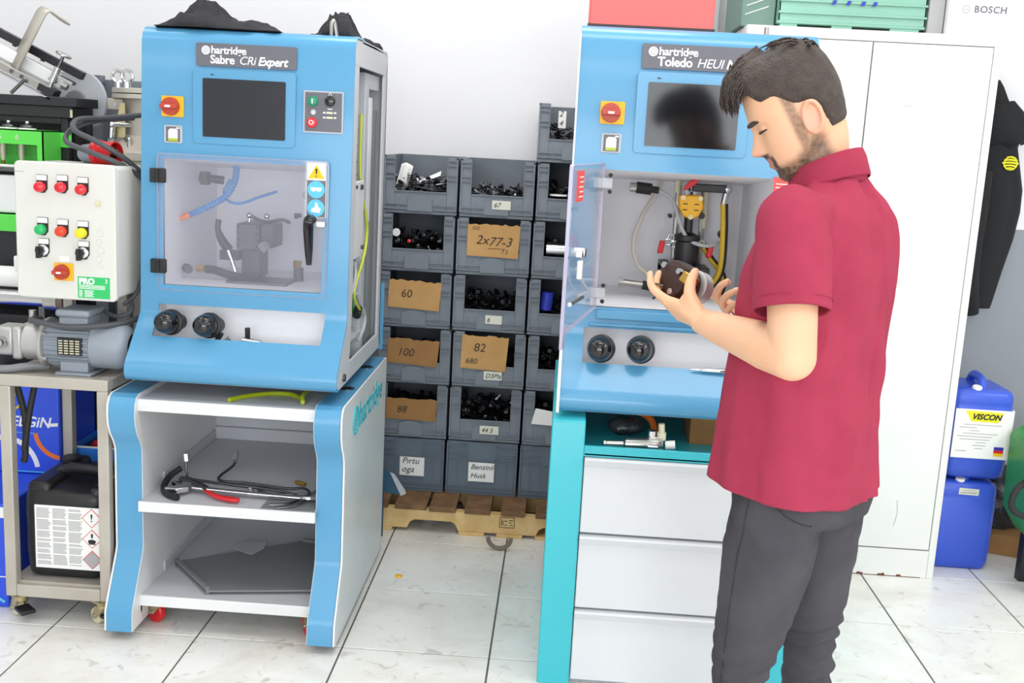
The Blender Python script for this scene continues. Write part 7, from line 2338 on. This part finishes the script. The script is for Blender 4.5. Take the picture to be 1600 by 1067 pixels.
for v in bm.verts:
    p = v.co.copy()
    kn = math.exp(-((p.z - 0.47) / 0.11) ** 2)
    hpz = math.exp(-((p.z - 0.76) / 0.07) ** 2)
    side = math.atan2(p.y - (KN_L.y if p.y < -1.75 else KN_R.y), p.x - (KN_L.x if p.y < -1.75 else KN_R.x))
    d = 0.0065 * kn * math.sin(p.z * 150 + 2.2 * math.sin(side * 2) + 3 * noise.noise(p * 9)) * (0.4 + 0.6 * abs(noise.noise(p * 7 + V(3, 1, 2))) * 2)
    d += 0.006 * hpz * noise.noise(V(side * 2 + p.z * 25, p.z * 12, 3))
    d += 0.0035 * noise.noise(p * 12) + 0.0018 * noise.noise(p * 40)
    v.co = p + v.normal * d
bm.to_mesh(jme); bm.free()
from mathutils.bvhtree import BVHTree
bvh = BVHTree.FromPolygons([v.co.copy() for v in jme.vertices], [tuple(p.vertices) for p in jme.polygons])
def on_jeans(p, d):
    d = d.normalized()
    h = bvh.ray_cast(p + d * 0.4, -d)
    return h[0] + d * 0.0006 if h[0] is not None else p
seam_l = [on_jeans(HIP_L.lerp(KN_L, t), V(-0.80, -0.6, 0)) for t in [k / 16 for k in range(0, 17)]]
pk_l = [on_jeans(HIP_L + UP * z_, V(math.cos(a_), math.sin(a_), 0)) for a_, z_ in ((-2.0, 0.0), (-1.7, -0.022), (-1.4, -0.036), (-1.15, -0.042), (-0.95, -0.042))]
pk_r = [on_jeans(HIP_R + UP * z_, V(math.cos(a_), math.sin(a_), 0)) for a_, z_ in ((-1.1, -0.05), (-0.8, -0.045), (-0.5, -0.040))]
jo = mesh_obj('jeans', jme, 'jeans_grey', MAN)
# back pocket edge and side seam
mat('seam_dark', '#353338', 0.9)
obj('side_seam', M().tube(seam_l, 0.0013, 6, sm=2), 'seam_dark', jo)
obj('pocket_edge', M().tube(pk_l[:4], 0.0016, 6, sm=3), 'seam_dark', jo)
def on_leg(h_, k_, t, ang, r):
    c = h_.lerp(k_, t)
    return c + V(math.cos(ang), math.sin(ang), 0) * r
for k_, a_ in ((KN_L, AN_L), (KN_R, AN_R)):
    s_ = M()
    c0 = a_ + MF * 0.045
    rg = []
    for t, w_, h0, h1 in ((-0.095, 0.030, 0.0, 0.055), (-0.08, 0.040, 0.0, 0.085), (-0.03, 0.044, 0.0, 0.095), (0.05, 0.047, 0.0, 0.075), (0.12, 0.046, 0.0, 0.055), (0.155, 0.034, 0.0, 0.042), (0.165, 0.018, 0.004, 0.030)):
        c = V(c0.x, c0.y, 0) + MF * t
        rg.append([c + ML * (w_ * q) + UP * (h0 + (h1 - h0) * hh) for q, hh in ((-0.9, 0), (0.9, 0), (1, 0.25), (0.95, 0.6), (0.55, 1), (-0.55, 1), (-0.95, 0.6), (-1, 0.25))])
    s_.loft(rg)
    sh2 = obj('shoe', s_, 'black_plastic', MAN, smooth=60, bev=0.006)

# pump part in his left hand
PC = V(0.852, -1.665, 1.270)
pa = V(-0.62, -0.55, 0.25).normalized()
pu, pw_ = frame_of(pa)
PU = thing('pump_part', (PC.x, PC.y, PC.z - 0.04), 'dark brown and steel pump part held in the man\'s left hand', 'pump part')
mat('pump_brown', '#3f2a25', 0.4, 0.3)
obj('pump_body', M().lathe([(0.034, -0.030), (0.042, -0.026), (0.044, -0.010), (0.044, 0.016), (0.040, 0.024), (0.024, 0.027)], PC + V(-0.012, 0, 0), pa, n=28), 'pump_brown', PU)
obj('pump_flange', M().lathe([(0.030, -0.062), (0.036, -0.058), (0.036, -0.034), (0.030, -0.030)], PC, pa, n=24), 'cast_alu', PU)
obj('drive_end', M().lathe([(0.016, -0.080), (0.020, -0.076), (0.024, -0.060)], PC, pa, n=20), 'pump_brown', PU)
bk = M()
bk.T = Matrix.Translation(PC + V(0.006, -0.050, 0.012)) @ Matrix.Rotation(0.5, 4, 'Y') @ Matrix.Rotation(0.5, 4, 'Z')
bk.box(-0.016, 0.016, -0.012, 0.012, -0.012, 0.012)
obj('brass_block', bk, 'brass', PU, bev=0.003)
for k in range(4):
    bl = M()
    a = k * PI / 2 + 0.6
    c = PC + V(-0.012, 0, 0) + (pu * math.cos(a) + pw_ * math.sin(a)) * 0.032 + pa * 0.024
    bl.cyl(c, c + pa * 0.012, 0.007, n=6)
    obj('pump_bolt', bl, 'steel_bright', PU)
c = PC + V(-0.045, -0.01, -0.012)
obj('hose_nipple', M().cyl(c, c + V(-0.022, -0.008, 0.004), 0.007, n=10), 'steel_bright', PU)
# small screw in the right hand
tag(obj('steel_bolt', M().cyl(V(0.955, -1.617, 1.212), V(0.982, -1.628, 1.185), 0.006, n=10).cyl(V(0.982, -1.628, 1.185), V(0.988, -1.6305, 1.179), 0.010, n=6), 'steel_bright'), 'small steel bolt between the fingers of the man\'s right hand', 'bolt')
